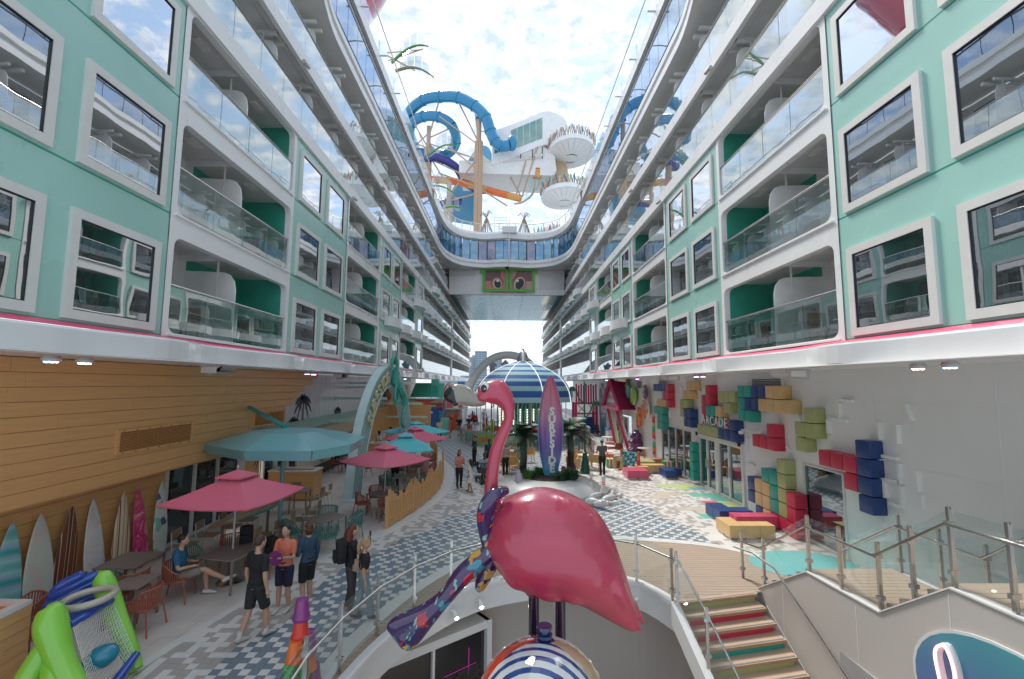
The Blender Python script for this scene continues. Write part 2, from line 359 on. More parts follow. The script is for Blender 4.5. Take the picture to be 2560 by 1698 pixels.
def side_block(s, label):
    root = thing('cabin_block', label, 'building', (s * 9.0, 30, 0))
    def X(a): return s * a
    def bx(mb, xa, xb, *r, **k): return mb.box(min(X(xa), X(xb)), max(X(xa), X(xb)), *r, **k)
    # teal cladding between the balcony bays
    teal_runs = [(-3, BAYS[0][0] - .12), (BAYS[0][1] + .12, BAYS[1][0] - .12), (BAYS[1][1] + .12, BAYS[2][0] - .12), (BAYS[2][1] + .12, 40.2)]
    for d in range(3):
        for a, b in teal_runs:
            mb = MB(); bx(mb, 7.45, 7.6, a, b, DK[d] + .02, DK[d + 1] - .02 if d < 2 else DK[3] - .34)
            bx(mb, 7.455, 7.6, a, b, DK[d] - .02, DK[d] + .02, mi=1)
            y = a + 2.1 + d * .7
            while y < b - 1: bx(mb, 7.447, 7.46, y, y + .012, DK[d] + .02, DK[d] + 2.3, mi=1); y += 6.1
            mb.build('teal_panel', [teal, tealdk], root)
    wf = wp = None
    for d in range(3):
        for (a, b) in WINS:
            z0, z1 = DK[d] + .06, DK[d] + 1.97; w = .16
            mb = MB()
            # mitred frame members
            for (p, q, r_, t_) in (((a, z0), (b, z0), (b - w, z0 + w), (a + w, z0 + w)), ((b, z0), (b, z1), (b - w, z1 - w), (b - w, z0 + w)),
                                   ((b, z1), (a, z1), (a + w, z1 - w), (b - w, z1 - w)), ((a, z1), (a, z0), (a + w, z0 + w), (a + w, z1 - w))):
                mb.prism([p, q, r_, t_], 'X', X(7.385), X(7.452))
            for (u0, u1, v0, v1) in ((a + w, b - w, z0 + w, z0 + w + .016), (a + w, b - w, z1 - w - .016, z1 - w), (a + w, a + w + .016, z0 + w, z1 - w), (b - w - .016, b - w, z0 + w, z1 - w)):
                bx(mb, 7.40, 7.449, u0, u1, v0, v1, mi=1)
            f = mb.build('window', [frame_w, gapm], root)
            p = MB(); bx(p, 7.425, 7.448, a + w + .016, b - w - .016, z0 + w + .016, z1 - w - .016); p.build('pane', pane, f)
    # balcony bays
    for d in range(3):
        for (a, b) in BAYS:
            z0 = DK[d]; zt = DK[d + 1] if d < 2 else DK[3] - .3
            mb = MB(); holed(mb, X(7.43), X(7.62), a - .12, b + .12, z0 - .02, zt - .02, rrect(a + .06, b - .06, z0 + .08, z0 + 2.24, .22), mi=0)
            bx(mb, 7.38, 7.43, a, b, z0 + .0, z0 + .045)
            bay = mb.build('balcony', white, root, smooth=25)
            n = 4; L = (b - a - .16) / n
            for k in range(n):
                g = MB(); y = a + .08 + k * L; bx(g, 7.47, 7.482, y + .012, y + L - .012, z0 + .12, z0 + 1.12); g.build('glass_panel', railglass, bay)
            h = MB(); h.tube([(X(7.47), a + .08, z0 + 1.15), (X(7.47), b - .08, z0 + 1.15)], .028, 8)
            for k in range(n + 1): bx(h, 7.5, 7.52, a + .075 + k * L - .006, a + .075 + k * L + .006, z0 + .1, z0 + 1.14)
            h.build('handrail', alu, bay, smooth=True)
            ins = MB(); bx(ins, 7.62, 9.05, b - .05, b + .02, z0 + .05, z0 + 2.45); bx(ins, 9.0, 9.05, a + (b - a) * .5, b, z0 + .05, z0 + 2.45); ins.build('green_side_wall', tealdk, bay)
            ins = MB(); bx(ins, 7.62, 9.05, a - .02, a + .05, z0 + .05, z0 + 2.45); bx(ins, 9.0, 9.05, a, a + (b - a) * .5, z0 + .05, z0 + 2.45)
            ins.build('white_side_wall', divid, bay)
            ce = MB(); bx(ce, 7.62, 9.05, a - .02, b + .02, z0 + 2.45, z0 + 2.52)
            for yy in (a + (b - a) * .25, a + (b - a) * .75): bx(ce, 8.0, 8.2, yy - .25, yy + .25, z0 + 2.40, z0 + 2.45, mi=1)
            bx(ce, 7.62, 9.0, (a + b) / 2 - .35, (a + b) / 2 - .27, z0 + 2.3, z0 + 2.45, mi=1); bx(ce, 7.62, 7.7, a, b, z0 + 2.3, z0 + 2.45, mi=1)
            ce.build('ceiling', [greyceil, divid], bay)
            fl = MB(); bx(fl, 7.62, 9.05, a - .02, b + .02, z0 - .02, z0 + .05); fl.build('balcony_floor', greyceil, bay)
            dv = MB(); ym = (a + b) / 2; pr = [(X(9.0), z0 + .06), (X(7.58), z0 + .06), (X(7.58), z0 + 1.55)] + [(X(7.58 + .35 - .35 * math.cos(t)), z0 + 1.55 + .5 * math.sin(t)) for t in (R(30), R(60), R(90))] + [(X(9.0), z0 + 2.1)]
            dv.prism(pr, 'Y', ym - .02, ym + .02); dv.tube([(X(7.58), ym, z0 + .06), (X(7.58), ym, z0 + 1.55)] + [(X(7.58 + .35 - .35 * math.cos(t)), ym, z0 + 1.55 + .5 * math.sin(t)) for t in (R(30), R(60), R(90))] + [(X(8.7), ym, z0 + 2.08)], .018, 6)
            dv.tube([(X(8.1), ym, z0 + .05), (X(8.1), ym, z0 + 2.5)], .03, 6); dv.build('divider', divid, bay)
            for k, yy in enumerate((a + 1.3, ym + 1.3)):
                dr = MB(); bx(dr, 8.93, 8.97, yy - .8, yy + .8, z0 + .1, z0 + 2.2); dr.build('cabin_door', cabin_dark, bay)
                tb = MB(); c = (X(8.25), yy - .5, z0 + .05); tb.lathe([(0, 0), (.2, 0), (.2, .02), (.02, .03), (.02, .52), (.33, .53), (.33, .56), (0, .56)], c, 16); tb.build('side_table', leg_w, bay, smooth=True)
                ch = MB(); cy = yy + .55; cx = X(8.35)
                ch.box(cx - .25, cx + .25, cy - .25, cy + .25, z0 + .42, z0 + .47); ch.box(cx - .25, cx + .25, cy + .22, cy + .26, z0 + .45, z0 + .95)
                for ax in (-.22, .22):
                    for ay in (-.22, .22): ch.box(cx + ax - .015, cx + ax + .015, cy + ay - .015, cy + ay + .015, z0 + .05, z0 + .43)
                ch.build('deck_chair', tan_seat, bay)
    # long galleries: upper decks along the whole side, lower decks beyond the teal part
    def gallery(d, ya, yb, name):
        z0 = DK[d]; mb = MB()
        bx(mb, 7.36, 7.52, ya, yb, z0 - .44, z0 + .06); bx(mb, 7.40, 7.5, ya, yb, z0 + .06, z0 + .1)
        xb = 9.05 if d >= 3 else 8.6; bx(mb, 7.52, 9.1, ya, yb, z0 - .1, z0 + .05, mi=0); bx(mb, xb, 9.2, ya, yb, z0 + .05, z0 + 2.61, mi=0)
        if d >= 3: bx(mb, 7.62, 7.8, ya, yb, z0 - .3, z0 - .1, mi=1)
        g = mb.build(name, [white, greyceil], root)
        n = max(1, round((yb - ya) / 1.36)); L = (yb - ya) / n
        me = None
        for k in range(n):
            y = ya + k * L
            if me is None:
                q = MB(); bx(q, 7.435, 7.447, .012, L - .012, z0 + .11, z0 + 1.12); o = q.build('glass_panel', railglass, g, absolute=False); me = o.data
                o.location = (-root.location.x, y - root.location.y, 0)
            else:
                o = bpy.data.objects.new('glass_panel', me); COL.objects.link(o); o.parent = g; o.location = (-root.location.x, y - root.location.y, 0)
        h = MB(); h.tube([(X(7.43), ya, z0 + 1.15), (X(7.43), yb, z0 + 1.15)], .03, 8)
        for k in range(n + 1): bx(h, 7.46, 7.48, ya + k * L - .007, ya + k * L + .007, z0 + .08, z0 + 1.14)
        h.build('handrail', alu, g, smooth=True)
        me = me2 = None; k = 0; y = ya + 1.2
        while y < yb - .3:
            if me is None:
                dv = MB(); pr = [(X(9.05), .06), (X(7.6), .06), (X(7.6), 1.6)] + [(X(7.6 + .35 - .35 * math.cos(t)), 1.6 + .5 * math.sin(t)) for t in (R(30), R(60), R(90))] + [(X(9.05), 2.12)]
                dv.prism(pr, 'Y', -.02, .02); dv.tube([(X(7.6), 0, .06), (X(7.6), 0, 1.6)] + [(X(7.6 + .35 - .35 * math.cos(t)), 0, 1.6 + .5 * math.sin(t)) for t in (R(30), R(60), R(90))], .02, 6)
                dv.tube([(X(8.1), 0, .05), (X(8.1), 0, 2.3)], .035, 6)
                bx(dv, 7.62, 9.05, -.06, .06, 2.3, 2.42); bx(dv, 7.62, 9.0, .5, .62, 2.36, 2.5)
                o = dv.build('divider', divid, g, absolute=False); me = o.data
                dr = MB(); bx(dr, xb - .05, xb - .005, .35, 2.3, .1, 2.2); o2 = dr.build('cabin_door', cabin_dark, g, absolute=False); me2 = o2.data
            else:
                o = bpy.data.objects.new('divider', me); COL.objects.link(o); o.parent = g
                o2 = bpy.data.objects.new('cabin_door', me2); COL.objects.link(o2); o2.parent = g
            for q in (o, o2): q.location = (-root.location.x, y - root.location.y, z0)
            y += 2.72
        return g
    gallery(3, 2, YF, 'deck_gallery'); gallery(4, 2, YF, 'deck_gallery')
    for d in range(3): gallery(d, 40.3, YF, 'deck_gallery')
    for q_ in ((7.38, 61, 62.6, 5.6, DK[3]), (7.4, YF, YF + .3, 5.3, 20), (7.4, 40.12, 40.3, DK[0], DK[3] - .4)): mb = MB(); bx(mb, q_[0], 9.2, *q_[1:]); mb.build('pillar', divid, root)
    # top slab with its inward swoop, under the tall glass
    def edge(y): t = max(0, min(1, (18.5 - y) / 6.5)); return 7.34 - .95 * t * t * (3 - 2 * t)
    ys = [0, 2, 4, 6, 8, 10] + [11 + .6 * k for k in range(14)] + [22, 30, 40, 50, YF]
    mb = MB()
    for (o1, z1, o2, z2, mi) in ((.0, 19.15, .0, 19.5, 0), (.0, 19.5, .10, 19.55, 1), (.10, 19.55, .10, 19.75, 1), (.10, 19.75, .0, 19.8, 0), (.0, 19.8, 0, 20.1, 0), (0, 20.1, 1.2, 20.1, 0), (.0, 19.15, 1.8, 19.12, 1)):
        for a, b in zip(ys[:-1], ys[1:]):
            mb.quad((X(edge(a) + o1), a, z1), (X(edge(b) + o1), b, z1), (X(edge(b) + o2), b, z2), (X(edge(a) + o2), a, z2), mi)
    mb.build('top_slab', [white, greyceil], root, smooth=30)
    # tall glass of the lounge deck
    y = 2.0; me = None
    while y < 54.5:
        if me is None:
            q = MB(); bx(q, 7.5, 7.53, .02, 1.35, 20.12, 22.6); bx(q, 7.52, 7.56, -.02, .02, 20.12, 22.6, mi=1); o = q.build('tall_glass', [skyglass, gapm], root, absolute=False); me = o.data
        else: o = bpy.data.objects.new('tall_glass', me); COL.objects.link(o); o.parent = root
        o.location = (-root.location.x, y - root.location.y, 0); y += 1.37
    mb = MB(); bx(mb, 7.32, 7.8, 0, 56, 22.6, 23.25); bx(mb, 7.6, 9.5, 0, 56, 22.7, 22.9, mi=0); mb.build('roof_beam', white, root)
    mb = MB(); mb.tube([(X(7.08), 2, 21.35), (X(7.08), 55, 21.35)], .045, 8); mb.tube([(X(6.95), 2, 24.1), (X(6.95), 57, 24.1)], .035, 8)
    y = 4
    while y < 56:
        mb.tube([(X(7.5), y, 21.4), (X(7.08), y, 21.35)], .03, 6); bx(mb, 6.95, 7.4, y - .05, y + .05, 23.2, 23.24); bx(mb, 7.38, 7.42, y - .02, y + .02, 23.2, 24.15); y += 3.4
    mb.build('outer_rail', frame_w, root, smooth=True)
    y = 2; me = None
    while y < 54:
        if me is None: q = MB(); bx(q, 7.38, 7.392, .03, 1.67, 23.3, 24.3); o = q.build('wind_screen', clearglass, root, absolute=False); me = o.data
        else: o = bpy.data.objects.new('wind_screen', me); COL.objects.link(o); o.parent = root
        o.location = (-root.location.x, y - root.location.y, 0); y += 1.7
    # wavy planters on the outer edge of the far decks
    for d, ys0 in ((1, 27.5), (2, 36), (3, 44)):
        y = ys0; k = 0
        while y < YF - 4:
            Lp = 3.3; pts = [(X(7.42), y)] + [(X(7.38 - (.18 + .42 * math.sin(PI * (i / 8)) ** .8 * (1 if k % 2 == 0 else .8))), y + Lp * i / 8) for i in range(9)] + [(X(7.42), y + Lp)]
            mb = MB(); z = DK[d]; mb.prism(pts, 'Z', z - .2, z + .38); mb.prism([(a + X(.02) - 0, b) for a, b in pts], 'Z', z - .22, z - .2, mi=1)
            mb.build('planter_box', [white, teal], root); y += Lp + .25; k += 1
    # wavy white band and pink line above the lower walls
    mb = MB(); ys = [i * .35 - 1 for i in range(int((YF + 1) / .35))]
    def wv(y): return 7.2 + .14 * math.sin(2 * PI * y / 5.4) + .05 * math.sin(2 * PI * y / 2.7 + 1)
    for a, b in zip(ys[:-1], ys[1:]):
        for (p, z1, q, z2, mi) in ((0, 5.03, -.02, 5.08, 0), (-.02, 5.08, -.02, 5.46, 0), (-.02, 5.46, .0, 5.5, 0), (0, 5.5, .45, 5.5, 0), (0, 5.03, .1, 5.03, 1)):
            mb.quad((X(wv(a) + p), a, z1), (X(wv(b) + p), b, z1), (X(wv(b) + q) if q < .3 else X(7.46), b, z2), (X(wv(a) + q) if q < .3 else X(7.46), a, z2), mi)
    mb.build('wavy_band', [steelp, pink], root, smooth=30)
    mb = MB()
    for a, b in zip(ys[:-1], ys[1:]):
        if b < 40.5: mb.quad((X(wv(a) + .03), a, 5.51), (X(wv(b) + .03), b, 5.51), (X(7.43), b, 5.6), (X(7.43), a, 5.6))
    mb.build('pink_trim', pink, root, smooth=True)
    mb = MB(); bx(mb, 7.0, 9.4, -1, YF, 5.04, 5.05); mb.build('overhang_ceiling', whitewall, root)
    return root
left_block = side_block(-1, 'left wall of balconies and mint panels above the wooden cladding, seen from the promenade')
right_block = side_block(1, 'right wall of balconies and mint panels above the white block-covered wall')
# ceiling lights, speakers and sensors under the overhang
for s in (-1, 1):
    for k, (y, colr) in enumerate(((7.6, (0.2, .7, 1)), (8.2, (1, .8, .6)), (17.3, (.35, .2, 1)), (17.9, (1, .3, .9)), (26, (.7, .3, 1)), (34, (.4, .5, 1)))):
        mb = MB(); x = s * 7.5; mb.lathe([(.0, .0), (.12, .0), (.13, .05), (.1, .1), (0, .1)], (x, y, 4.92), 14)
        t = thing('spotlight', ['blue', 'warm white', 'violet', 'pink', 'mauve', 'pale blue'][k] + ' cluster spotlight under the ' + ('left' if s < 0 else 'right') + ' overhang, ' + ['nearest the camera', 'second from the camera', 'third from the camera', 'fourth from the camera', 'above the entrance', 'farthest away'][k], 'lamp', (x, y, 4.92), group='spotlights under the overhangs')
        mb.build('housing', leg_w, t, smooth=True)
        lm = MB()
        for i in range(7):
            a = i * PI / 3; rr = 0 if i == 6 else .07; lm.ell((x + rr * math.cos(a), y + rr * math.sin(a), 4.92), (.025, .025, .02), 8, 5)
        lm.build('bulbs', mat('lamp_%s%d' % ('l' if s < 0 else 'r', k), colr, .3, emit=5), t, smooth=True)
    for k, y in enumerate((12.4, 21.5, 31)):
        mb = MB(); x = s * 7.75; mb.prism([(x - .35, 5.04), (x + .35, 5.04), (x + .2 * s + .1, 4.78), (x - .25 * s, 4.86)], 'Y', y - .4, y + .4); mb.box(x - .2, x + .2, y - .42, y - .4, 4.84, 5.0, mi=1)
        tag(mb.build('loudspeaker', [leg_w, divid]), ['nearest', 'middle', 'farthest'][k] + ' white box loudspeaker hung under the ' + ('left' if s < 0 else 'right') + ' overhang', 'loudspeaker', 'loudspeakers under the overhangs')
# cctv cameras on the gallery edges
for s in (-1, 1):
    for k, (y, z) in enumerate(((15.6, 16.0), (21.2, 13.35), (26, 16.0))):
        t = thing('security_camera', ('left' if s < 0 else 'right') + ' wall security camera under a gallery edge, ' + ['nearest', 'middle, on the lower gallery', 'farthest'][k], 'camera', (s * 7.25, y, z), group='security cameras on the galleries')
        mb = MB(); mb.tube([(s * 7.25, y, z), (s * 7.25, y - .42, z - .06)], .07, 10); mb.build('camera_body', leg_w, t, smooth=True)
        mb = MB(); mb.tube([(s * 7.25, y - .1, z), (s * 7.4, y - .1, z + .12)], .03, 6); mb.build('bracket', black, t, smooth=True)

# ------------------------------------------------------------------ the lounge bridge
BR = thing('lounge_bridge', 'white glazed lounge bridging both walls, with green glasses painted below', 'bridge', (0, 57, 15.9))
half = [(7.36, 43), (7.33, 48), (7.1, 51.2), (6.5, 53.3), (5.6, 54.7), (4.3, 55.5), (2.8, 55.9), (1.3, 55.6), (0, 55.35)]
hp = spline(half, 5); curve = [(-x, y) for x, y in hp] + [(x, y) for x, y in reversed(hp)][1:]
def ribbon(mb, off1, z1, off2, z2, mi=0, cv=curve):
    n = len(cv)
    def P(i, off):
        a = Vector(cv[max(0, i - 1)]); b = Vector(cv[min(n - 1, i + 1)]); d = (b - a).normalized(); nn = Vector((-d.y, d.x))
        return (cv[i][0] + nn.x * off, cv[i][1] + nn.y * off)
    for i in range(n - 1):
        a = P(i, off1); b = P(i + 1, off1); c = P(i + 1, off2); d = P(i, off2)
        mb.quad((a[0], a[1], z1), (b[0], b[1], z1), (c[0], c[1], z2), (d[0], d[1], z2), mi)
mb = MB()
for a in ((.0, 19.1, 0, 19.45, 0), (0, 19.45, .12, 19.5, 1), (.12, 19.5, .12, 19.62, 1), (.12, 19.62, .02, 19.68, 0), (.02, 19.68, .02, 20.05, 0), (.02, 20.05, .5, 20.05, 0), (0, 19.1, 3.2, 19.1, 1)): ribbon(mb, *a)
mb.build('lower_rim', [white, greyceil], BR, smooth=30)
mb = MB()
for a in ((.15, 22.55, -.15, 22.7, 0), (-.15, 22.7, -.22, 23.3, 0), (-.22, 23.3, -.1, 23.6, 0), (-.1, 23.6, 3, 23.6, 0)): ribbon(mb, *a)
mb.build('upper_rim', [white], BR, smooth=30)
# the curved glass front, pane by pane
cum = [0]
for a, b in zip(curve[:-1], curve[1:]): cum.append(cum[-1] + math.hypot(b[0] - a[0], b[1] - a[1]))
def at_len(t):
    t = max(0, min(cum[-1] - 1e-6, t)); i = next(k for k in range(len(cum) - 1) if cum[k + 1] > t); f = (t - cum[i]) / (cum[i + 1] - cum[i])
    return (curve[i][0] + (curve[i + 1][0] - curve[i][0]) * f, curve[i][1] + (curve[i + 1][1] - curve[i][1]) * f)
bl_glass = mirror_glass('blue_lounge_glass', (0.05, 0.16, 0.26), 0.28, 0.05, .6, (.55, .8, 1.0)); bl2 = mirror_glass('deep_lounge_glass', (0.03, 0.09, 0.16), 0.3, 0.05, .6, (.5, .7, .95)); bl3 = mirror_glass('violet_lounge_glass', (0.12, 0.08, 0.13), 0.25, .05, .6, (.7, .75, .9))
npan = int(cum[-1] / 1.02)
for k in range(npan):
    a = at_len(cum[-1] * k / npan); b = at_len(cum[-1] * (k + 1) / npan); d = Vector((b[0] - a[0], b[1] - a[1])).normalized(); nn = Vector((-d.y, d.x)) * .3
    a = (a[0] + nn.x + d.x * .02, a[1] + nn.y + d.y * .02); b = (b[0] + nn.x - d.x * .02, b[1] + nn.y - d.y * .02)
    mb = MB(); mb.add([(a[0], a[1], 20.06), (b[0], b[1], 20.06), (b[0], b[1], 22.6), (a[0], a[1], 22.6), (a[0] + d.y * -.03, a[1] + d.x * .03, 20.06), (b[0] - d.y * .03, b[1] + d.x * .03, 20.06), (b[0] - d.y * .03, b[1] + d.x * .03, 22.6), (a[0] - d.y * .03, a[1] + d.x * .03, 22.6)],
                      [(0, 1, 2, 3), (7, 6, 5, 4), (0, 4, 5, 1), (1, 5, 6, 2), (2, 6, 7, 3), (3, 7, 4, 0)]); mb.build('lounge_pane', rnd.choice([bl_glass, bl2, bl_glass, bl3, bl_glass]), BR)
    mb = MB(); mb.obox((b[0] + d.x * .02, b[1] + d.y * .02, 21.33), (.05, .05, 2.54)); mb.build('mullion', gapm, BR)
mb = MB(); mb.box(-7.36, 7.36, 57, 81, 15.95, 19.08); mb.box(-7.3, 7.3, 56.9, 57, 15.85, 16.5, 1); mb.box(-7.3, -3.9, 56.97, 57.0, 16.5, 18.2, 1); mb.box(-7.5, 7.5, 57, 81, 19.3, 22.6, 0); mb.build('body', [greyceil, divid], BR)
soff = ramp_mat('soffit_mural', 'noise', [(0.30, (.16, .33, .34)), (.43, (.24, .42, .41)), (.5, (.42, .53, .50)), (.56, (.30, .38, .42)), (.64, (.50, .52, .44)), (.72, (.20, .40, .40))], rough=.14, scale=.22, dist=1.2, stretch=(1, .6, 1), coat=.6, interp='EASE')
for k, (a, b) in enumerate(((-6.6, -2.1), (-2.06, 2.06), (2.1, 6.6))):
    mb = MB(); mb.box(a, b, 57.5, 80.5, 15.88, 15.945); mb.build('soffit_panel', soff, BR)
mat('deep_teal_edge', (.01, .12, .17), .4)
for q_ in (-7.3, 6.64): mb = MB(); mb.box(q_, q_ + .66, 57.5, 80.5, 15.9, 15.948); mb.build('soffit_edge', M['deep_teal_edge'], BR)
# painted glasses and eyes on the front of the bridge
salmon = mat('salmon_paint', (.66, .26, .20), .5); salmon2 = mat('pale_salmon', (.60, .36, .33), .5); brown_p = mat('brown_paint', (.17, .08, .06), .3); lime = mat('lime_green_paint', (.10, .47, .05), .4); rosep = mat('rose_paint', (.42, .10, .09), .5)
def flat(name, poly, y, m_, th=.03): mb = MB(); mb.prism(poly, 'Y', y - th, y); mb.build(name, m_, BR)
def ell2(cx, cz, rx, rz, n=28, a=0): return [(cx + rx * math.cos(t) * math.cos(a) - rz * math.sin(t) * math.sin(a), cz + rx * math.cos(t) * math.sin(a) + rz * math.sin(t) * math.cos(a)) for t in [2 * PI * k / n for k in range(n)]]
flat('mural_board', [(-4.0, 16.55), (4.1, 16.55), (4.1, 19.05), (-4.0, 19.05)], 56.96, divid)
flat('painted_face', [(x, min(z, 19.05)) for x, z in ell2(.25, 17.4, 2.75, 2.1) if z > 15.9] , 56.93 - .05, salmon2)
for sx, cx in ((-1, -1.45), (1, 1.95)):
    flat('painted_lens', [(cx - 1.35, 16.5), (cx + 1.35, 16.5), (cx + 1.35, 18.95), (cx - 1.35, 18.95)], 56.83, salmon if sx < 0 else salmon2)
    flat('painted_lens_top', [(cx - 1.25, 17.6), (cx + (.35 if sx < 0 else 1.25), 17.6), (cx + (.35 if sx < 0 else 1.25), 18.9), (cx - (1.25 if sx < 0 else .6), 18.9)] if sx > 0 else [(cx - 1.25, 17.6), (cx + .7, 17.6), (cx + .7, 18.9), (cx - 1.25, 18.9)], 56.80, brown_p)  # brown upper area of the lens, part of the mural paint
    e = (cx + (.25 if sx < 0 else -.35), 17.3)
    flat('painted_eyelid', [(x, max(16.5, z)) for x, z in ell2(e[0], e[1] + .1, .85 if sx > 0 else .78, 1.0 if sx > 0 else .8, a=R(15 if sx < 0 else -25))], 56.77, rosep)
    flat('painted_eye_white', [(x, max(16.5, z)) for x, z in ell2(e[0], e[1] - .05, .68 if sx > 0 else .6, .88 if sx > 0 else .7, a=R(15 if sx < 0 else -25))], 56.74, mat('cream_paint%d' % sx, (.62, .60, .48), .5))
    flat('painted_pupil', [(x, max(16.5, z)) for x, z in ell2(e[0] + .05, e[1] - .08, .5 if sx > 0 else .42, .72 if sx > 0 else .55, a=R(15 if sx < 0 else -25))], 56.71, black)
    flat('painted_glint', ell2(e[0] - .15 * sx - .1, e[1] + .3, .2, .16), 56.68, divid)
    w = .3
    fr = MB()
    x0, x1, z0, z1 = cx - 1.6, cx + 1.6, 16.2, 19.2
    for b_ in ((x0, x1, z0, z0 + .32), (x0, x1, z1 - .32, z1), (x0, x0 + w, z0 + .32, z1 - .32), (x1 - w, x1, z0 + .32, z1 - .32)): fr.box(b_[0], b_[1], 56.6, 56.66, b_[2], b_[3])
    fr.box(min(x0, x0 - .35) if sx < 0 else x1, x0 if sx < 0 else x1 + .35, 56.6, 56.66, 18.55, 19.0)
    fr.build('painted_frame', lime, BR)
mb = MB(); mb.box(.15 - .02, .35 + .02, 56.6, 56.66, 17.2, 17.5); mb.build('painted_nose_bridge', lime, BR)
# roof rail with posts, floodlight mast
mb = MB(); cv2 = [(x, y) for x, y in curve]
for i in range(0, len(cv2), 4): mb.tube([(cv2[i][0], cv2[i][1] + .3, 23.6), (cv2[i][0], cv2[i][1] + .3, 24.8)], .05, 6)
mb.tube([(x, y + .3, 24.8) for x, y in cv2], .045, 6); mb.build('roof_railing', frame_w, BR, smooth=True)
gl = MB(); ribbon(gl, .32, 23.65, .32, 24.75); gl.build('roof_railing_glass', clearglass, BR)
mb = MB(); mb.box(-.6, 1.2, 54.9, 55.6, 23.3, 24.1); mb.tube([(.25, 55, 23.3), (.25, 55, 19.3)], .07, 6); mb.box(-.9, 1.0, 55.8, 56.2, 24.1, 24.16)
for z in (24.4, 24.8, 25.2, 25.6): mb.tube([(-1.6, 56, z), (.3, 56, z)], .03, 6)
for x in (-1.6, .3): mb.tube([(x, 56, 23.6), (x, 56, 25.6)], .03, 6)
mb.build('mast_box', frame_w, BR)
# ================================================================== GROUND
LS = [(-6.35, 3.5), (-6.15, 6), (-5.94, 7.63), (-5.72, 8.98), (-5.13, 11.45), (-4.48, 13.26), (-3.6, 15.11), (-2.95, 17.92), (-2.66, 20.89), (-3.06, 25.08), (-3.91, 28.02), (-4.9, 32), (-6.0, 37.7), (-7.2, 43), (-8.6, 48)]
RS = [(-3.05, 3.5), (-3.0, 6), (-2.84, 7.62), (-2.72, 8.62), (-2.2, 10.3), (-1.3, 12.0), (-.1, 13.3), (1.5, 14.1), (3.0, 14.25), (4.2, 14.05), (5.5, 13.75), (6.4, 13.3), (6.9, 12.75)]
VR = [(-2.75, 3.5), (-2.65, 6), (-2.49, 7.62), (-1.97, 9.28), (-.9, 10.8), (.3, 11.5), (1.7, 11.75), (2.95, 11.31), (3.36, 10.82), (3.66, 10.1)]
LSs = spline(LS, 6); RSs = spline(RS, 6); VRs = spline(VR, 6)
sub = MB(); sub.box(-12, 12, 14.3, 115, -.4, -.03); sub.prism([(-12, 3), (-2.8, 3)] + VRs + [(3.66, 14.4), (-12, 14.4)], 'Z', -.38, -.03); sub.prism([(3.6, 10.3), (5.7, 10.75), (12, 10.75), (12, 14.4), (3.6, 14.4)], 'Z', -.37, -.031); sub.box(5.9, 12, 3, 10.76, -.36, -.032)
slab = sub.build('promenade_floor', grout); slab['kind'] = 'structure'
# dining floor: large grey tiles
dn = [(-9.6, 3.5)] + [(x, y) for x, y in LSs] + [(-9.6, 48)]
df = MB(); df.prism(dn, 'Z', -.02, -.006); dining = df.build('dining_floor', grout); dining['kind'] = 'structure'
me = None; cnt = 0; rest = MB()
T = .6
j = 0; y = 4.0
cells = []
while y < 47:
    x = -9.5 + (.3 if j % 2 else 0)
    while x < -2.4:
        if in_poly(x + T * .5, y + T * .5, dn) or in_poly(x + .1, y + .1, dn): cells.append((x, y))
        x += T
    y += T; j += 1
dpoly = [(a, b) for a, b in dn]
def clipx(y0, y1, poly, eps=0.0):
    """x-interval list valid across the row"""
    out = None
    ym = (y0 + y1) / 2; xs = []
    for i in range(len(poly)):
        (xa, ya), (xb, yb) = poly[i], poly[(i + 1) % len(poly)]
        if (ya > ym) != (yb > ym): xs.append(xa + (xb - xa) * (ym - ya) / (yb - ya))
    xs.sort(); return [(xs[i], xs[i + 1]) for i in range(0, len(xs) - 1, 2)]
k = 0
for (x, y) in cells:
    iv = clipx(y, y + T, dn)
    for a, b in iv:
        xa, xb = max(x, a), min(x + T, b)
        if xb - xa < .05: continue
        tgt = MB() if (k < 300 and y < 24) else rest
        tgt.box(xa + .003, xb - .003, y + .003, y + T - .003, -.012, rnd.uniform(-.0008, .0008))
        if tgt is not rest: tgt.build('tile', conc, dining); k += 1
rest.build('tile_field', conc, dining, kind='stuff')
# small square promenade tiles
TP = .156
tile_poly = [(x, y) for x, y in LSs] + [(-9.4, 48), (-9.4, 62), (9.1, 62), (9.1, 5), (7.8, 5), (7.8, 12.2), (6.9, 12.75)] + [(x, y) for x, y in reversed(RSs)]
def blue_zone(x, y):
    # the blue weave flows up the left, round the planter and out to the right
    if y < 12.5: return x > -4.55 + (y - 8) * .16 + .15 * math.sin(y * 2.1)
    if x < 0.3:
        return (x > -3.8 + (y - 12.5) * .55 + .12 * math.sin(y * 3)) and y < 21 or (y > 22 and abs(x + 2.6 - .55 * math.sin((y - 22) / 3.5) + (y - 22) * .08) < 1.15)
    if y < 22: return x < 6.2 - (y - 14) * .24 + .12 * math.sin(y * 2.6)
    return x < 4.5 + .8 * math.sin(y / 2.2) and y < 30
rows = int((62 - 3.5) / TP); tl = {0: [], 1: [], 2: []}; near = []
poly_a = tile_poly
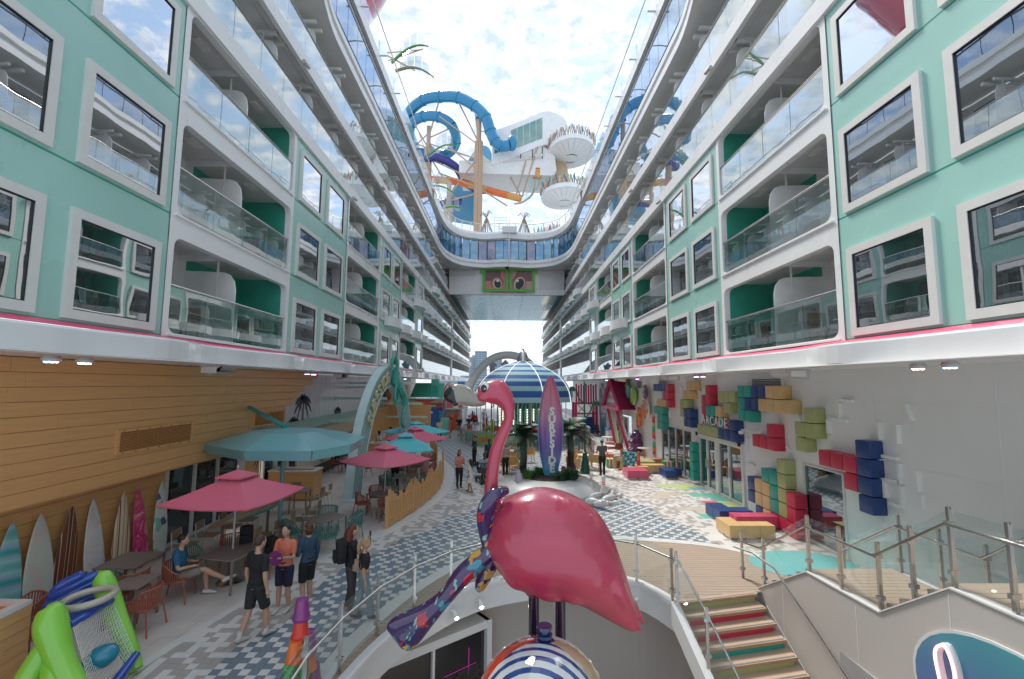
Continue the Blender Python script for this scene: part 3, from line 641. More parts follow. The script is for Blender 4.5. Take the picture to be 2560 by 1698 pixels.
for j in range(rows):
    y = 3.5 + j * TP
    if y + TP < 6.5: continue
    for a, b in clipx(y, y + TP, tile_poly):
        i0 = math.floor(a / TP); i1 = math.ceil(b / TP)
        for i in range(i0, i1):
            xa, xb = max(i * TP, a), min((i + 1) * TP, b)
            if xb - xa < .02: continue
            h = math.sin(i * 12.9898 + j * 78.233) * 43758.5453; h -= math.floor(h)
            if blue_zone((i + .5) * TP, y): c = 1 if ((i * 3 + j) % 8) in (0, 2, 4) else 0
            else:
                h2 = math.sin((i // 2) * 3.17 + (j // 3) * 9.73) * 917.3; h2 -= math.floor(h2); c = 1 if (h * .78 + h2 * .22) > .46 else 2
            if y > 31 and c == 1 and False: pass
            near.append((math.hypot(xa, y) if (xa > -6 and (xa / y) < .62) else 999, xa, xb, y, c))
near.sort(key=lambda q: q[0])
pal = [t_blue, t_white, t_taupe]; cache = {}
tiles_root = slab
bulk = MB()
for k, (d, xa, xb, y, c) in enumerate(near):
    if k < 300:
        w = round(xb - xa, 3); key = (w, c)
        if key not in cache:
            q = MB(); q.box(.002, w - .002, .002, TP - .002, -.03, 0); o = q.build('tile', pal[c], slab, absolute=False); cache[key] = o.data
        else: o = bpy.data.objects.new('tile', cache[key]); COL.objects.link(o); o.parent = slab
        o.location = (xa, y, rnd.uniform(-.0006, .0006))
    elif y < 24:
        z = rnd.uniform(-.0006, .0006); x0, x1, y0, y1 = xa + .002, xb - .002, y + .002, y + TP - .002
        bulk.add([(x0, y0, z), (x1, y0, z), (x1, y1, z), (x0, y1, z), (x0, y0, -.03), (x1, y0, -.03), (x1, y1, -.03), (x0, y1, -.03)], [(0, 1, 2, 3), (0, 4, 5, 1), (1, 5, 6, 2), (2, 6, 7, 3), (3, 7, 4, 0)], c)
    else: bulk.add([(xa, y, 0), (xb, y, 0), (xb, y + TP, 0), (xa, y + TP, 0)], [(0, 1, 2, 3)], c)
bulk.build('tile_field', pal, slab, kind='stuff')
far = MB(); far.box(-9.4, 9.4, 62, 115, -.02, 0); far.box(-9.5, -7, 47.5, 62, -.02, -.002); o = far.build('far_promenade', t_taupe); o['kind'] = 'structure'
# coloured floor inlays by the arcade door (each shape is one inlay of the floor)
def inlay(cells, m_, name='floor_inlay', par=slab, z=.005):
    q = MB()
    for (x0, x1, y0, y1) in cells: q.box(x0, x1, y0, y1, -.005, z)
    return q.build(name, m_, par)
in_lime = mat('lime_inlay', (.46, .55, .24), .5); in_mint = mat('mint_inlay', (.14, .47, .38), .5); in_red = mat('coral_inlay', (.55, .13, .15), .5); in_blue = mat('blue_inlay', (.18, .42, .50), .5); in_sand = mat('sand_inlay', (.54, .47, .38), .5); in_navy = mat('deep_blue_inlay', (.05, .20, .28), .5); in_aqua = mat('aqua_inlay', (.13, .46, .47), .5)
q = .55
def cellsof(ox, oy, lst): return [(ox + a * q, ox + (a + 1) * q - .0, oy + b * q * 1.1, oy + (b + 1) * q * 1.1) for a, b in lst]
inlay([(7.0, 8.7, 21.0, 21.6), (7.6, 8.2, 20.5, 21.0)], in_lime); inlay([(8.2, 9.0, 20.5, 20.98)], in_blue)
inlay([(7.75, 9.0, 19.3, 19.85), (8.4, 9.0, 18.6, 19.3)], in_mint); inlay([(6.4, 7.3, 19.5, 20.1), (6.0, 6.85, 18.9, 19.5)], in_sand)
inlay([(7.8, 8.4, 16.8, 18.58)], in_red); inlay([(8.4, 9.0, 17.6, 18.58)], in_lime); inlay([(8.4, 9.0, 16.8, 17.58)], in_blue)
inlay([(6.4, 7.78, 17.2, 17.7), (7.0, 7.6, 16.75, 17.2)], in_sand); inlay([(6.9, 8.6, 16.2, 16.72), (7.62, 8.2, 16.72, 16.78)], in_mint); inlay([(8.62, 9.0, 16.2, 16.78)], in_navy)
inlay([(7.2, 7.75, 14.9, 16.18)], in_lime)
aq = MB(); aq.prism([(7.75 + 1.35 * math.cos(t), 12.2 + .95 * math.sin(t)) for t in [2 * PI * k / 40 for k in range(40)]], 'Z', -.004, .006)
aq.prism([(6.9, 12.2), (6.95, 10.9), (9.05, 10.9), (9.05, 12.2)], 'Z', -.004, .004); aq.build('aqua_floor_patch', in_aqua, slab)
# white strips
def strip(curve, w, name, par, z=.009, mt=kerbw, h=.03):
    mb = MB(); n = len(curve); L = []; Rr = []
    for i in range(n):
        a = Vector(curve[max(0, i - 1)]); b = Vector(curve[min(n - 1, i + 1)]); d = (b - a).normalized(); nn = Vector((-d.y, d.x)); p = Vector(curve[i])
        ww = w(i / (n - 1)) if callable(w) else w
        L.append(p + nn * ww * .5); Rr.append(p - nn * ww * .5)
    for i in range(n - 1):
        mb.quad((L[i].x, L[i].y, z), (Rr[i].x, Rr[i].y, z), (Rr[i + 1].x, Rr[i + 1].y, z), (L[i + 1].x, L[i + 1].y, z))
        mb.quad((L[i].x, L[i].y, z), (L[i + 1].x, L[i + 1].y, z), (L[i + 1].x, L[i + 1].y, z - h), (L[i].x, L[i].y, z - h))
        mb.quad((Rr[i].x, Rr[i].y, z), (Rr[i + 1].x, Rr[i + 1].y, z), (Rr[i + 1].x, Rr[i + 1].y, z - h), (Rr[i].x, Rr[i].y, z - h))
    return mb.build(name, mt, par)
o = strip([(x, y) for x, y in LSs if y < 13.6], .17, 'white_strip', slab)
o = strip([(x, y) for x, y in LSs if y >= 13.4], lambda t: .3 if t < .05 else .55 if t < .6 else .3, 'white_strip', slab, z=.012)
strip([(x, y) for x, y in RSs], .3, 'white_strip', slab)
# teak planks round the opening
tkp = [(x, y) for x, y in RSs] + [(6.95, 10.9), (5.85, 10.75), (5.6, 10.56), (3.72, 10.1)] + [(x, y) for x, y in reversed(VRs)][1:]
tb = MB(); tb.prism(tkp, 'Z', -.028, -.012); teakf = tb.build('teak_floor', teakseam); teakf['kind'] = 'structure'
y = 3.6; P = .135
while y < 14.2:
    for a, b in clipx(y, y + P, tkp):
        if b - a > .03: q_ = MB(); q_.box(a, b, y + .006, y + P - .006, -.02, 0.0); q_.build('plank', teak, teakf)
    y += P
# ------------------------------------------------------------------ opening to the lower deck
mb = MB(); n = len(VRs)
def off(i, d):
    a = Vector(VRs[max(0, i - 1)]); b = Vector(VRs[min(n - 1, i + 1)]); t = (b - a).normalized(); nn = Vector((t.y, -t.x)); return (VRs[i][0] + nn.x * d, VRs[i][1] + nn.y * d)
prof = [(-.1, .012), (.03, .012), (.05, -.02), (.05, -.1), (.01, -.12), (.01, -.62), (-.05, -.66), (-.75, -.66), (-.75, -4.2)]
for i in range(n - 1):
    for (d0, z0), (d1, z1), mi in zip(prof[:-1], prof[1:], [0, 0, 0, 0, 0, 0, 0, 1]):
        a = off(i, d0); b = off(i + 1, d0); c = off(i + 1, d1); d = off(i, d1)
        mb.quad((a[0], a[1], z0), (b[0], b[1], z0), (c[0], c[1], z1), (d[0], d[1], z1), mi)
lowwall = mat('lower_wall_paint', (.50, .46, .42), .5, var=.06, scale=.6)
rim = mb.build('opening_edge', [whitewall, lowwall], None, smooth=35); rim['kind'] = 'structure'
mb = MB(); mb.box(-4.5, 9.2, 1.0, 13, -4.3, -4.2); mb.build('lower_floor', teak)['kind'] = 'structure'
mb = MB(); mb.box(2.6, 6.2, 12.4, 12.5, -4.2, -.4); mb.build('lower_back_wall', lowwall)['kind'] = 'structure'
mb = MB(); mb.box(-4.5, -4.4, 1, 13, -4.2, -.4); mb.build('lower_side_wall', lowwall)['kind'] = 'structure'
# dark window in the lower wall
t = thing('lower_window', 'dark window glowing magenta and green inside, in the lower deck wall', 'window', (-.9, 11.2, -3.0))
pA, pB = Vector((-2.6, 9.55, 0)), Vector((-.35, 11.35, 0)); dd = (pB - pA).normalized(); nn = Vector((dd.y, -dd.x, 0))
def wq(u, z, o_): p = pA + dd * u + nn * o_; return (p.x, p.y, z)
LL = (pB - pA).length
def wbox(mb, u0, u1, z0, z1, o0, o1, mi=0):
    mb.add([wq(u0, z0, o0), wq(u1, z0, o0), wq(u1, z1, o0), wq(u0, z1, o0), wq(u0, z0, o1), wq(u1, z0, o1), wq(u1, z1, o1), wq(u0, z1, o1)], [(0, 3, 2, 1), (4, 5, 6, 7), (0, 1, 5, 4), (1, 2, 6, 5), (2, 3, 7, 6), (3, 0, 4, 7)], mi)
q_ = MB(); wbox(q_, -.1, LL + .1, -1.18, -1.0, -.55, -.1); wbox(q_, LL, LL + .14, -4.0, -1.0, -.55, -.08); wbox(q_, LL * .5, LL * .5 + .06, -4.0, -1.18, -.4, -.12); q_.build('window_frame', whitewall, t)
q_ = MB(); wbox(q_, 0, LL, -4.0, -1.15, -.3, -.2); q_.build('pane', mirror_glass('lower_pane', (.02, .018, .02), .12, .1, 2), t)
q_ = MB(); wbox(q_, LL * .62, LL * .92, -1.90, -1.885, -.19, -.18); wbox(q_, LL * .84, LL * .848, -2.1, -1.5, -.19, -.18); q_.build('neon_tube', mat('magenta_neon', (.4, .04, .28), .4, emit=.1), t)
q_ = MB()
for r_ in range(14):
    for c_ in range(5):
        u = LL * .72 + c_ * .13 + (.06 if r_ % 2 else 0); wbox(q_, u, u + .12, -2.9 + r_ * .07, -2.9 + r_ * .07 + .06, -.195, -.18)
q_.build('pane_brick_reflection', mat('reflected_brick', (.05, .045, .04), .7), t, kind='stuff')  # reflection in the pane, built as dark bricks against the glass
# ================================================================== LEFT SIDE: cladding, mural wall, furniture of the eatery
mural = ramp_mat('mural_wash', 'grad', [(0.0, (.60, .78, .72)), (.28, (.50, .76, .70)), (.5, (.60, .72, .72)), (.68, (.70, .67, .69)), (1.0, (.76, .64, .67))], rough=.35, axis='Z', scale=.5, dist=.12, coat=.15, offset=(0, 0, -.2), mul=.21)
sandp = mat('sand_paint', (.74, .60, .45), .5); silh = mat('palm_silhouette', (.035, .045, .055), .5)
lw = thing('eatery_wall', 'left lower wall washed from lilac to mint with dark palm silhouettes', 'building', (-9.45, 25, 0))
mb = MB(); mb.box(-9.7, -9.45, 16.9, 48, 2.35, 5.04); mb.build('mural_wall', mural, lw)
mb = MB(); mb.box(-9.7, -9.45, 16.9, 18.0, 0, 2.35); mb.box(-9.7, -9.44, 21.3, 30, 0, 2.35); mb.build('sand_wall', sandp, lw)
for k in range(42):
    y = 17.2 + k * .62; mb = MB(); mb.box(-9.45, -9.437, y, y + .6, 2.36, 5.03); mb.build('wall_sheet', mural, lw)
mb = MB(); mb.prism([(-9.44, 2.3), (-9.1, 2.55), (-9.1, 2.62), (-9.44, 2.9)], 'Y', 17.5, 30); mb.build('mint_ledge', mat('mint_ledge_paint', (.45, .70, .62), .4), lw)
mb = MB(); mb.box(-9.43, -9.38, 21.3, 30, 0, .5); mb.build('skirting', black, lw)
def palm_shape(mb, y, z, h, sc_, x=-9.42):
    mb.prism([(y - .05 * sc_, z - h), (y + .05 * sc_, z - h), (y + .03 * sc_, z), (y - .03 * sc_, z)], 'X', x, x + .015)
    for a in (80, 30, -15, -50, 110, 150, 195, 230):
        n = 6; up = []; dn_ = []
        for i in range(n + 1):
            t = i / n; r = sc_ * t; aa = R(a); yy = y + math.cos(aa) * r; z2 = z + math.sin(aa) * r * .6 - sc_ * .6 * t * t
            w = sc_ * .13 * math.sin(PI * min(1, t * .9 + .1)) + (.05 * sc_ if i % 2 else 0)
            up.append((yy, z2 + w * .4)); dn_.append((yy, z2 - w))
        mb.prism(up + dn_[::-1], 'X', x, x + .012)
for (y, z, h, s_) in ((21.5, 3.9, 1.6, .95), (20.6, 2.95, .7, .75), (25.9, 3.15, .85, .62), (28.8, 1.75, .8, .55), (27.9, 1.6, .7, .45), (35.2, 4.0, 1.9, 1.1), (37, 2.95, .8, .7), (18.0, 1.85, 1.6, .5), (24.0, .95, .6, .35)):
    mb = MB(); palm_shape(mb, y, z, h, s_); mb.build('palm_silhouette', silh, lw)
for y0 in (18.2, 19.2, 20.2):
    f = MB()
    for b in ((y0, y0 + .97, 0, .1), (y0, y0 + .97, 2.2, 2.32), (y0, y0 + .1, .1, 2.2), (y0 + .87, y0 + .97, .1, 2.2)): f.box(-9.6, -9.4, *b)
    f = f.build('door', frame_w, lw); p = MB(); p.box(-9.5, -9.48, y0 + .1, y0 + .87, .1, 2.2); p.build('pane', mirror_glass('door_pane', (.03, .035, .03), .1, .03) if y0 < 18.5 else M['door_pane'], f)
for (y, z, xe) in ((24.0, 2.65, -6.9), (25.5, 3.75, -6.6), (27.2, 4.35, -6.3), (27.8, 4.6, -5.6), (34.4, 3.1, -6.3), (35.3, 2.05, -6.0)):
    mb = MB(); mb.box(-9.44, xe, y - .05, y + .05, z - .07, z + .07); mb.box(-9.44, -9.4, y - .1, y + .1, z - .14, z + .14); mb.build('wall_beam', archm, lw)
# far end of the eatery: second timber piece and orange wall
mb = MB(); mb.box(-9.44, -9.1, 36.5, 44, 2.4, 5.03); mb.build('far_cladding', wood, lw)
for k in range(8): mb = MB(); mb.box(-9.44, -9.0, 36.2 - .25 * (k % 3), 36.8, 2.45 + k * .32, 2.72 + k * .32); mb.build('plank', wood, lw)
# storefront glass behind the bar
sf = thing('storefront', 'white framed dark storefront glass behind the surfboard bar table', 'window', (-9.45, 15, 0))
for y0, y1 in ((13.15, 14.3), (14.3, 15.4), (15.4, 16.6)):
    f = MB()
    for b in ((y0, y1, 0, .08), (y0, y1, 2.12, 2.3), (y0, y0 + .05, .08, 2.12), (y1 - .05, y1, .08, 2.12)): f.box(-9.55, -9.42, *b)
    f = f.build('window_frame', frame_w, sf); p = MB(); p.box(-9.5, -9.48, y0 + .05, y1 - .05, .08, 2.12); p.build('pane', M['door_pane'], f)
for q_ in ((13.02, 13.15), (16.6, 16.9)): mb = MB(); mb.box(-9.5, -9.39, *q_, 0, 2.33); mb.build('post', frame_w, sf)
# timber cladding
cl = thing('timber_cladding', 'large honey-coloured plank cladding stepping up to the mural wall on the left', 'wall', (-8.7, 10, 2.33))
ends = [15.75, 15.8, 15.85, 18.25, 18.3, 18.9, 19.45, 19.9, 20.75, 21.25]
zc = 2.33; hh = (5.03 - 2.33) / len(ends)
for r_, e in enumerate(ends):
    z0 = zc + r_ * hh; y = 2.5 + rnd.uniform(-2, 0)
    while y < e - .1:
        L = rnd.uniform(3.0, 4.6); y1 = min(e, y + L)
        if e - y1 < .8: y1 = e
        if r_ in (2, 3, 4) and y1 > 15.8 and y < 15.8: y1 = 15.8
        if r_ in (3, 4) and y >= 15.8: pass
        mb = MB(); mb.cbox(-9.4, -8.7 + rnd.uniform(-.003, .003), y + .002, y1 - .002, z0 + .004, z0 + hh - .004, .008); mb.build('plank', wood, cl); y = y1
mb = MB(); mb.box(-9.4, -8.75, .5, 15.8, 2.30, 2.335); mb.build('soffit', wood, cl)
mb = MB(); mb.box(-9.42, -8.72, .5, 15.7, 2.34, 5.02); mb.build('backing', woodseam, cl)
bk = thing('timber_back_wall', 'lower honey timber wall behind the leaning surfboards', 'wall', (-9.4, 10, 0))
for k in range(9):
    y = 3.0
    while y < 13.0:
        y1 = min(13.02, y + rnd.uniform(2.6, 4)); y1 = 13.02 if 13.02 - y1 < .5 else y1
        mb = MB(); mb.box(-9.6, -9.40, y + .003, y1 - .003, .02 + k * .257, .02 + k * .257 + .25); mb.build('plank', wood, bk); y = y1
mb = MB(); mb.box(-9.55, -9.42, 16.95, 17.9, 0, 1.9); mb.build('stub_wall', wood, bk)
def vent(y0, y1, z0, z1, lab):
    t = thing('louvre_vent', lab, 'vent', (-8.68, (y0 + y1) / 2, (z0 + z1) / 2), group='timber louvre vents')
    mb = MB()
    for b in ((y0, y1, z0, z0 + .06), (y0, y1, z1 - .06, z1), (y0, y0 + .06, z0 + .06, z1 - .06), (y1 - .06, y1, z0 + .06, z1 - .06)): mb.box(-8.71, -8.64, *b)
    n = 7
    for i in range(n):
        yy = y0 + .15 + (y1 - y0 - .3) * i / (n - 1)
        for zz in (z0 + .03, z1 - .03): mb.ell((-8.63, yy, zz), (.012, .014, .014), 6, 4, mi=1)
    mb.build('vent_frame', [wood, black], t)
    mb = MB(); mb.box(-8.715, -8.69, y0 + .05, y1 - .05, z0 + .05, z1 - .05); mb.build('vent_back', woodseam, t)
    for i in range(3): mb = MB(); yy = y0 + (y1 - y0) * (i + 1) / 4; mb.box(-8.69, -8.655, yy - .012, yy + .012, z0 + .06, z1 - .06); mb.build('mullion', woodseam, t)
    m_ = int((z1 - z0 - .12) / .034)
    for i in range(m_): mb = MB(); z = z0 + .07 + i * .034; mb.prism([(-8.69, z), (-8.655, z + .014), (-8.655, z + .02), (-8.69, z + .006)], 'Y', y0 + .06, y1 - .06); mb.build('slat', wood, t)
vent(10.43, 12.9, 2.96, 3.52, 'timber louvre vent in the middle of the plank wall above the surfboards')
vent(15.95, 18.15, 3.04, 3.57, 'timber louvre vent behind the aqua beam at the end of the plank wall')

# surfboards leaning on the timber wall
def board_mesh(L=1.95, w=.52, th=.05, n=22, nose=.62):
    mb = MB(); rings = []
    for i in range(n + 1):
        t = i / n; ww = w * .5 * max(0.012, math.sin(PI * (t ** nose if t < 1 else 1)) ** .62) if 0 < t < 1 else .006
        ww = .006 if i in (0, n) else ww
        if t < .12: ww = max(ww, w * .5 * (t / .12) ** .6 * .62)
        rings.append((0, 0, t * L, max(.004, ww), max(.003, th * .5 * math.sin(PI * max(.04, min(.96, t))) ** .5)))
    mb.tube([(r[0], r[1] , r[2]) for r in rings], [(r[3], r[4]) for r in rings], 20, 0, True, 1, (1, 0, 0)); return mb
bm_ = {}
wht = (.60, .60, .57)
bm_['wave'] = ramp_mat('print_teal_waves', 'wave', [(0, (.16, .46, .46)), (.35, (.35, .62, .58)), (.55, (.28, .55, .60)), (.8, (.34, .42, .58)), (1, (.03, .40, .36))], scale=.55, axis='Z', dist=5)
bm_['pearl'] = ramp_mat('print_pearl', 'noise', [(.3, (.58, .56, .50)), (.45, (.52, .58, .50)), (.55, (.62, .50, .44)), (.7, (.46, .52, .58))], scale=1.4, dist=1)
bm_['darkwood'] = ramp_mat('print_dark_wood', 'repeat', [(0, (.16, .045, .02)), (.42, (.24, .07, .035)), (.46, (.62, .50, .32)), (.52, (.09, .025, .015)), (.80, (.30, .10, .05)), (.86, (.60, .42, .24)), (.90, (.13, .04, .02))], axis='X', mul=5.2, interp='CONSTANT', offset=(.11, 0, 0))
bm_['cloud'] = ramp_mat('print_pale_clouds', 'noise', [(.35, (.56, .58, .60)), (.5, (.64, .60, .56)), (.6, (.60, .50, .46)), (.7, (.52, .55, .50))], scale=2.4, dist=.8)
bm_['stripe'] = ramp_mat('print_retro_stripes', 'repeat', [(0, (.66, .54, .38)), (.30, (.66, .54, .38)), (.34, (.22, .05, .03)), (.48, (.66, .54, .38)), (.58, (.30, .09, .05)), (.64, (.66, .54, .38)), (.9, (.40, .16, .07))], axis='X', mul=4.1, interp='CONSTANT')
bm_['marble'] = ramp_mat('print_pink_marble', 'noise', [(.30, (.16, .05, .16)), (.42, (.55, .03, .16)), (.50, (.62, .05, .20)), (.56, (.64, .16, .10)), (.60, (.62, .45, .48)), (.66, (.45, .03, .20))], scale=1.8, dist=2.5)
bm_['floral'] = ramp_mat('print_floral', 'cells', [(0, (.60, .62, .58)), (.45, (.58, .60, .56)), (.50, (.24, .52, .34)), (.62, (.60, .62, .60)), (.70, (.55, .26, .36)), (.80, (.60, .60, .56)), (.90, (.08, .07, .26)), (.95, (.60, .62, .60))], scale=4.5, interp='CONSTANT')
sb = [(9.02, 8.72, 'wave', .56, 'teal and lilac surfboard with wave bands, leftmost of the leaning row'), (9.55, 9.35, 'pearl', .60, 'pearly white surfboard without spots, second from the left in the leaning row'),
      (10.22, 9.82, 'darkwood', .52, 'dark brown striped wooden surfboard leaning on the timber wall'), (10.71, 10.58, 'cloud', .52, 'pale cloudy surfboard with faint grey spots between the two striped boards'),
      (11.55, 11.2, 'stripe', .50, 'cream surfboard with retro brown stripes leaning on the timber wall'), (11.97, 11.88, 'marble', .46, 'pink and purple marbled surfboard leaning on the timber wall'), (12.78, 12.45, 'floral', .50, 'white surfboard with floral blotches, nearest the storefront glass')]
for yt, yb, k, w, lab in sb:
    o = board_mesh(w=w).build('surfboard', bm_[k], smooth=60, absolute=False)
    b = Vector((-8.98, yb, .04)); tpt = Vector((-9.30, yt, 1.9)); d = (tpt - b).normalized(); xax = Vector((0, -1, 0)); xax = (xax - d * xax.dot(d)).normalized(); yax = d.cross(xax)
    o.matrix_world = Matrix((xax, yax, d)).transposed().to_4x4(); o.location = b; tag(o, lab, 'surfboard', 'surfboards leaning on the timber wall')
    s_ = MB(); s_.tube([(0, -.027, .05), (0, -.027, 1.88)], .003, 4); s_.build('stringer', woodseam, o, absolute=False)

# faceted aqua canopy with its wall beam
cn = thing('canopy', 'faceted aqua steel canopy over the bar, held by a beam from the cladding', 'canopy', (-6.7, 14.3, 0))
P8_ = [(-6.85, 11.95, 2.78), (-4.85, 12.0, 2.78), (-4.15, 13.4, 2.80), (-4.3, 15.4, 2.82), (-5.6, 16.7, 2.86), (-7.6, 16.8, 2.86), (-8.9, 15.4, 2.82), (-9.0, 13.4, 2.78)]
P8 = [(-6.75 + (p[0] + 6.75) * .88, 14.2 + (p[1] - 14.2) * .88, p[2] + .03) for p in P8_]
ap = (-6.75, 14.2, 3.22); mids = [(ap[0] + (p[0] - ap[0]) * .45, ap[1] + (p[1] - ap[1]) * .45, 3.14) for p in P8]
for i in range(8):
    a, b = P8[i], P8[(i + 1) % 8]; m1, m2 = mids[i], mids[(i + 1) % 8]
    mb = MB(); mb.add([a, b, m2, m1, ap], [(0, 1, 2, 3), (3, 2, 4)]); mb.add([(p[0], p[1], p[2] - .02) for p in (a, b, m2, m1, ap)], [(3, 2, 1, 0), (4, 2, 3)]); mb.build('canopy_facet', cyanp, cn)
    mb = MB(); dx, dy = ap[0] - (a[0] + b[0]) / 2, ap[1] - (a[1] + b[1]) / 2; l = math.hypot(dx, dy); dx /= l; dy /= l
    a2 = (a[0] + (b[0] - a[0]) * .02, a[1] + (b[1] - a[1]) * .02, a[2]); b2 = (b[0] - (b[0] - a[0]) * .02, b[1] - (b[1] - a[1]) * .02, b[2])
    q4 = [a2, b2, (b2[0] + dx * .05, b2[1] + dy * .05, b2[2] - .26), (a2[0] + dx * .05, a2[1] + dy * .05, a2[2] - .26)]
    mb.add(q4 + [(p[0] + dx * .02, p[1] + dy * .02, p[2]) for p in q4], [(0, 1, 2, 3), (7, 6, 5, 4), (0, 3, 7, 4), (1, 5, 6, 2), (3, 2, 6, 7)]); mb.build('edge_panel', cyanp, cn)
mb = MB(); mb.tube([(-8.75, 15.7, 3.78), (-6.75, 14.25, 3.25)], .075, 4, side=(0, 0, 1)); mb.build('wall_beam', mat('deep_aqua_steel', (.04, .30, .30), .35), cn)
mb = MB(); mb.tube([(-6.75, 14.2, 3.1), (-6.75, 14.2, 0)], .06, 10); mb.build('column', cyanp, cn, smooth=True)

# arch of the eatery
ar = thing('entrance_arch', 'tall pale aqua perforated arch lettered SURFSIDE EATERY over the eatery entrance', 'arch', (-5.8, 22, 0))
A0 = Vector((-6.15, 18.35, 0)); A1 = Vector((-5.35, 26.4, 0)); ad = (A1 - A0); AL = ad.length; ad.normalize(); an = Vector((ad.y, -ad.x, 0))
outer = spline([(0, 0), (.25, 1.5), (.95, 3.3), (2.1, 4.7), (3.6, 5.42), (5.2, 5.1), (6.6, 3.9), (7.5, 2.0), (7.95, 0)], 5)
inner = spline([(.92, 0), (1.25, 1.5), (1.9, 2.9), (2.75, 3.95), (3.8, 4.42), (4.9, 4.15), (5.95, 3.2), (6.75, 1.7), (7.1, 0)], 5)
def AP(s_, z, d): p = A0 + ad * s_ + an * d; return (p.x, p.y, z)
mb = MB(); n = len(outer)
for dz, mi in ((.16, 0), (-.16, 0)):
    for i in range(n - 1): mb.quad(AP(*outer[i], dz), AP(*outer[i + 1], dz), AP(*inner[i + 1], dz), AP(*inner[i], dz), mi)
for crv, o_ in ((outer, .02), (inner, -.02)):
    for i in range(n - 1): mb.quad(AP(*crv[i], .18), AP(*crv[i + 1], .18), AP(*crv[i + 1], -.18), AP(*crv[i], -.18))
mb.build('arch_frame', archm, ar, smooth=30)
mb = MB()
for i in range(0, n - 1):
    for sub_ in (0, .33, .66):
        o1 = [outer[i][k] + (outer[i + 1][k] - outer[i][k]) * sub_ for k in (0, 1)]; i1 = [inner[i][k] + (inner[i + 1][k] - inner[i][k]) * sub_ for k in (0, 1)]
        for t in (.16, .3, .44, .58, .72, .86):
            s_ = o1[0] + (i1[0] - o1[0]) * t; z = o1[1] + (i1[1] - o1[1]) * t
            mb.add([AP(s_ - .015, z - .07, .165), AP(s_ + .02, z - .07, .165), AP(s_ + .03, z + .07, .165), AP(s_ - .005, z + .07, .165)], [(0, 1, 2, 3)])
mb.build('perforation', arch_hole, ar, kind='stuff')
mb = MB()
for s_ in (.46, 7.5): p = AP(s_, 0, 0); mb.obox((p[0], p[1], .03), (.55, 1.15, .06), rz=math.atan2(ad.y, ad.x) - PI / 2)
mb.build('base_plate', archm, ar)
cream = mat('cream_letter', (.62, .56, .33), .45); tealsign = mat('teal_sign', (.04, .36, .27), .35)
for i, ch in enumerate('SURFSIDE'):
    t = (i + .5) / 8; idx = 9 + t * 10.2; k = int(idx); f = idx - k
    o1 = [outer[k][q_] + (outer[k + 1][q_] - outer[k][q_]) * f for q_ in (0, 1)]; i1 = [inner[k][q_] + (inner[k + 1][q_] - inner[k][q_]) * f for q_ in (0, 1)]
    c = AP((o1[0] + i1[0]) / 2, (o1[1] + i1[1]) / 2, .26); ang = math.atan2(outer[k + 1][1] - outer[k - 1][1], outer[k + 1][0] - outer[k - 1][0]) * .8
    base = Matrix((Vector((ad.x, ad.y, 0)), Vector((0, 0, 1)), an)).transposed().to_4x4()
    o = text_mesh(ch, .72, .03, cream, 'letter', None, offset=.004)
    o.matrix_world = Matrix.Translation(Vector(c)) @ base @ Matrix.Rotation(ang, 4, 'Z'); mw = o.matrix_world.copy(); o.parent = ar; o.matrix_parent_inverse = Matrix.Translation(-ar.location)
for i, ch in enumerate('Eatery'):
    c = AP(4.25 + i * .3, 4.85 - i * .17 - .03 * i, .3); base = Matrix((Vector((ad.x, ad.y, 0)), Vector((0, 0, 1)), an)).transposed().to_4x4()
    o = text_mesh(ch, .78 if i else 1.15, .06, tealsign, 'letter', None, offset=.02); o.matrix_world = Matrix.Translation(Vector(c)) @ base @ Matrix.Rotation(R(-28), 4, 'Z') @ Matrix.Rotation(0, 4, 'X'); o.parent = ar; o.matrix_parent_inverse = Matrix.Translation(-ar.location)
mb = MB(); sw = [AP(s_, z, .34) for s_, z in spline([(3.55, 5.2), (3.6, 5.75), (3.95, 5.9), (4.25, 5.6), (4.3, 4.9), (4.1, 4.0), (4.25, 3.65), (4.6, 3.75), (4.55, 4.1)], 5)]; mb.tube(sw, .075, 8)
sw = [AP(s_, z, .34) for s_, z in spline([(5.9, 3.9), (5.8, 3.4), (5.45, 3.1), (5.3, 2.6), (5.55, 2.35)], 5)]; mb.tube(sw, .08, 8); mb.build('script_swash', tealsign, ar, smooth=True)

# kiosks
def kiosk(x0, x1, y0, y1, h, lab, rz=0, name='kiosk', loc=None, inset=True):
    t = thing(name, lab, 'counter', ((x0 + x1) / 2, (y0 + y1) / 2, 0))
    k = 0; n = max(2, round(h / .2)); hh_ = (h - .08) / n
    for i in range(n):
        mb = MB(); z = .06 + i * hh_; mb.box(x0, x1, y0, y1, z + .003, z + hh_ - .003); mb.build('plank', wood, t)
    mb = MB(); mb.box(x0 + .02, x1 - .02, y0 + .02, y1 - .02, 0, h - .02); mb.build('core', woodseam, t)
    mb = MB()
    for b in ((x0 - .03, x1 + .03, y0 - .03, y0 + .12), (x0 - .03, x1 + .03, y1 - .12, y1 + .03), (x0 - .03, x0 + .12, y0 + .12, y1 - .12), (x1 - .12, x1 + .03, y0 + .12, y1 - .12)): mb.box(b[0], b[1], b[2], b[3], h - .015, h + .04)
    mb.build('white_rim', frame_w, t); return t
kk = kiosk(-9.3, -7.5, 18.4, 19.2, 1.12, 'honey wood counter with white rim behind the aqua canopy')
mb = MB(); mb.box(-8.35, -8.0, 18.36, 18.4, .55, .72); mb.build('sign_plate', tan_seat, kk)
kiosk(-7.9, -5.9, 26.8, 27.6, 1.12, 'honey wood service counter under the aqua arch')
ow = thing('timber_booth', 'orange timber booth wall beyond the arch, beside the blue door', 'wall', (-8.3, 36, 0))
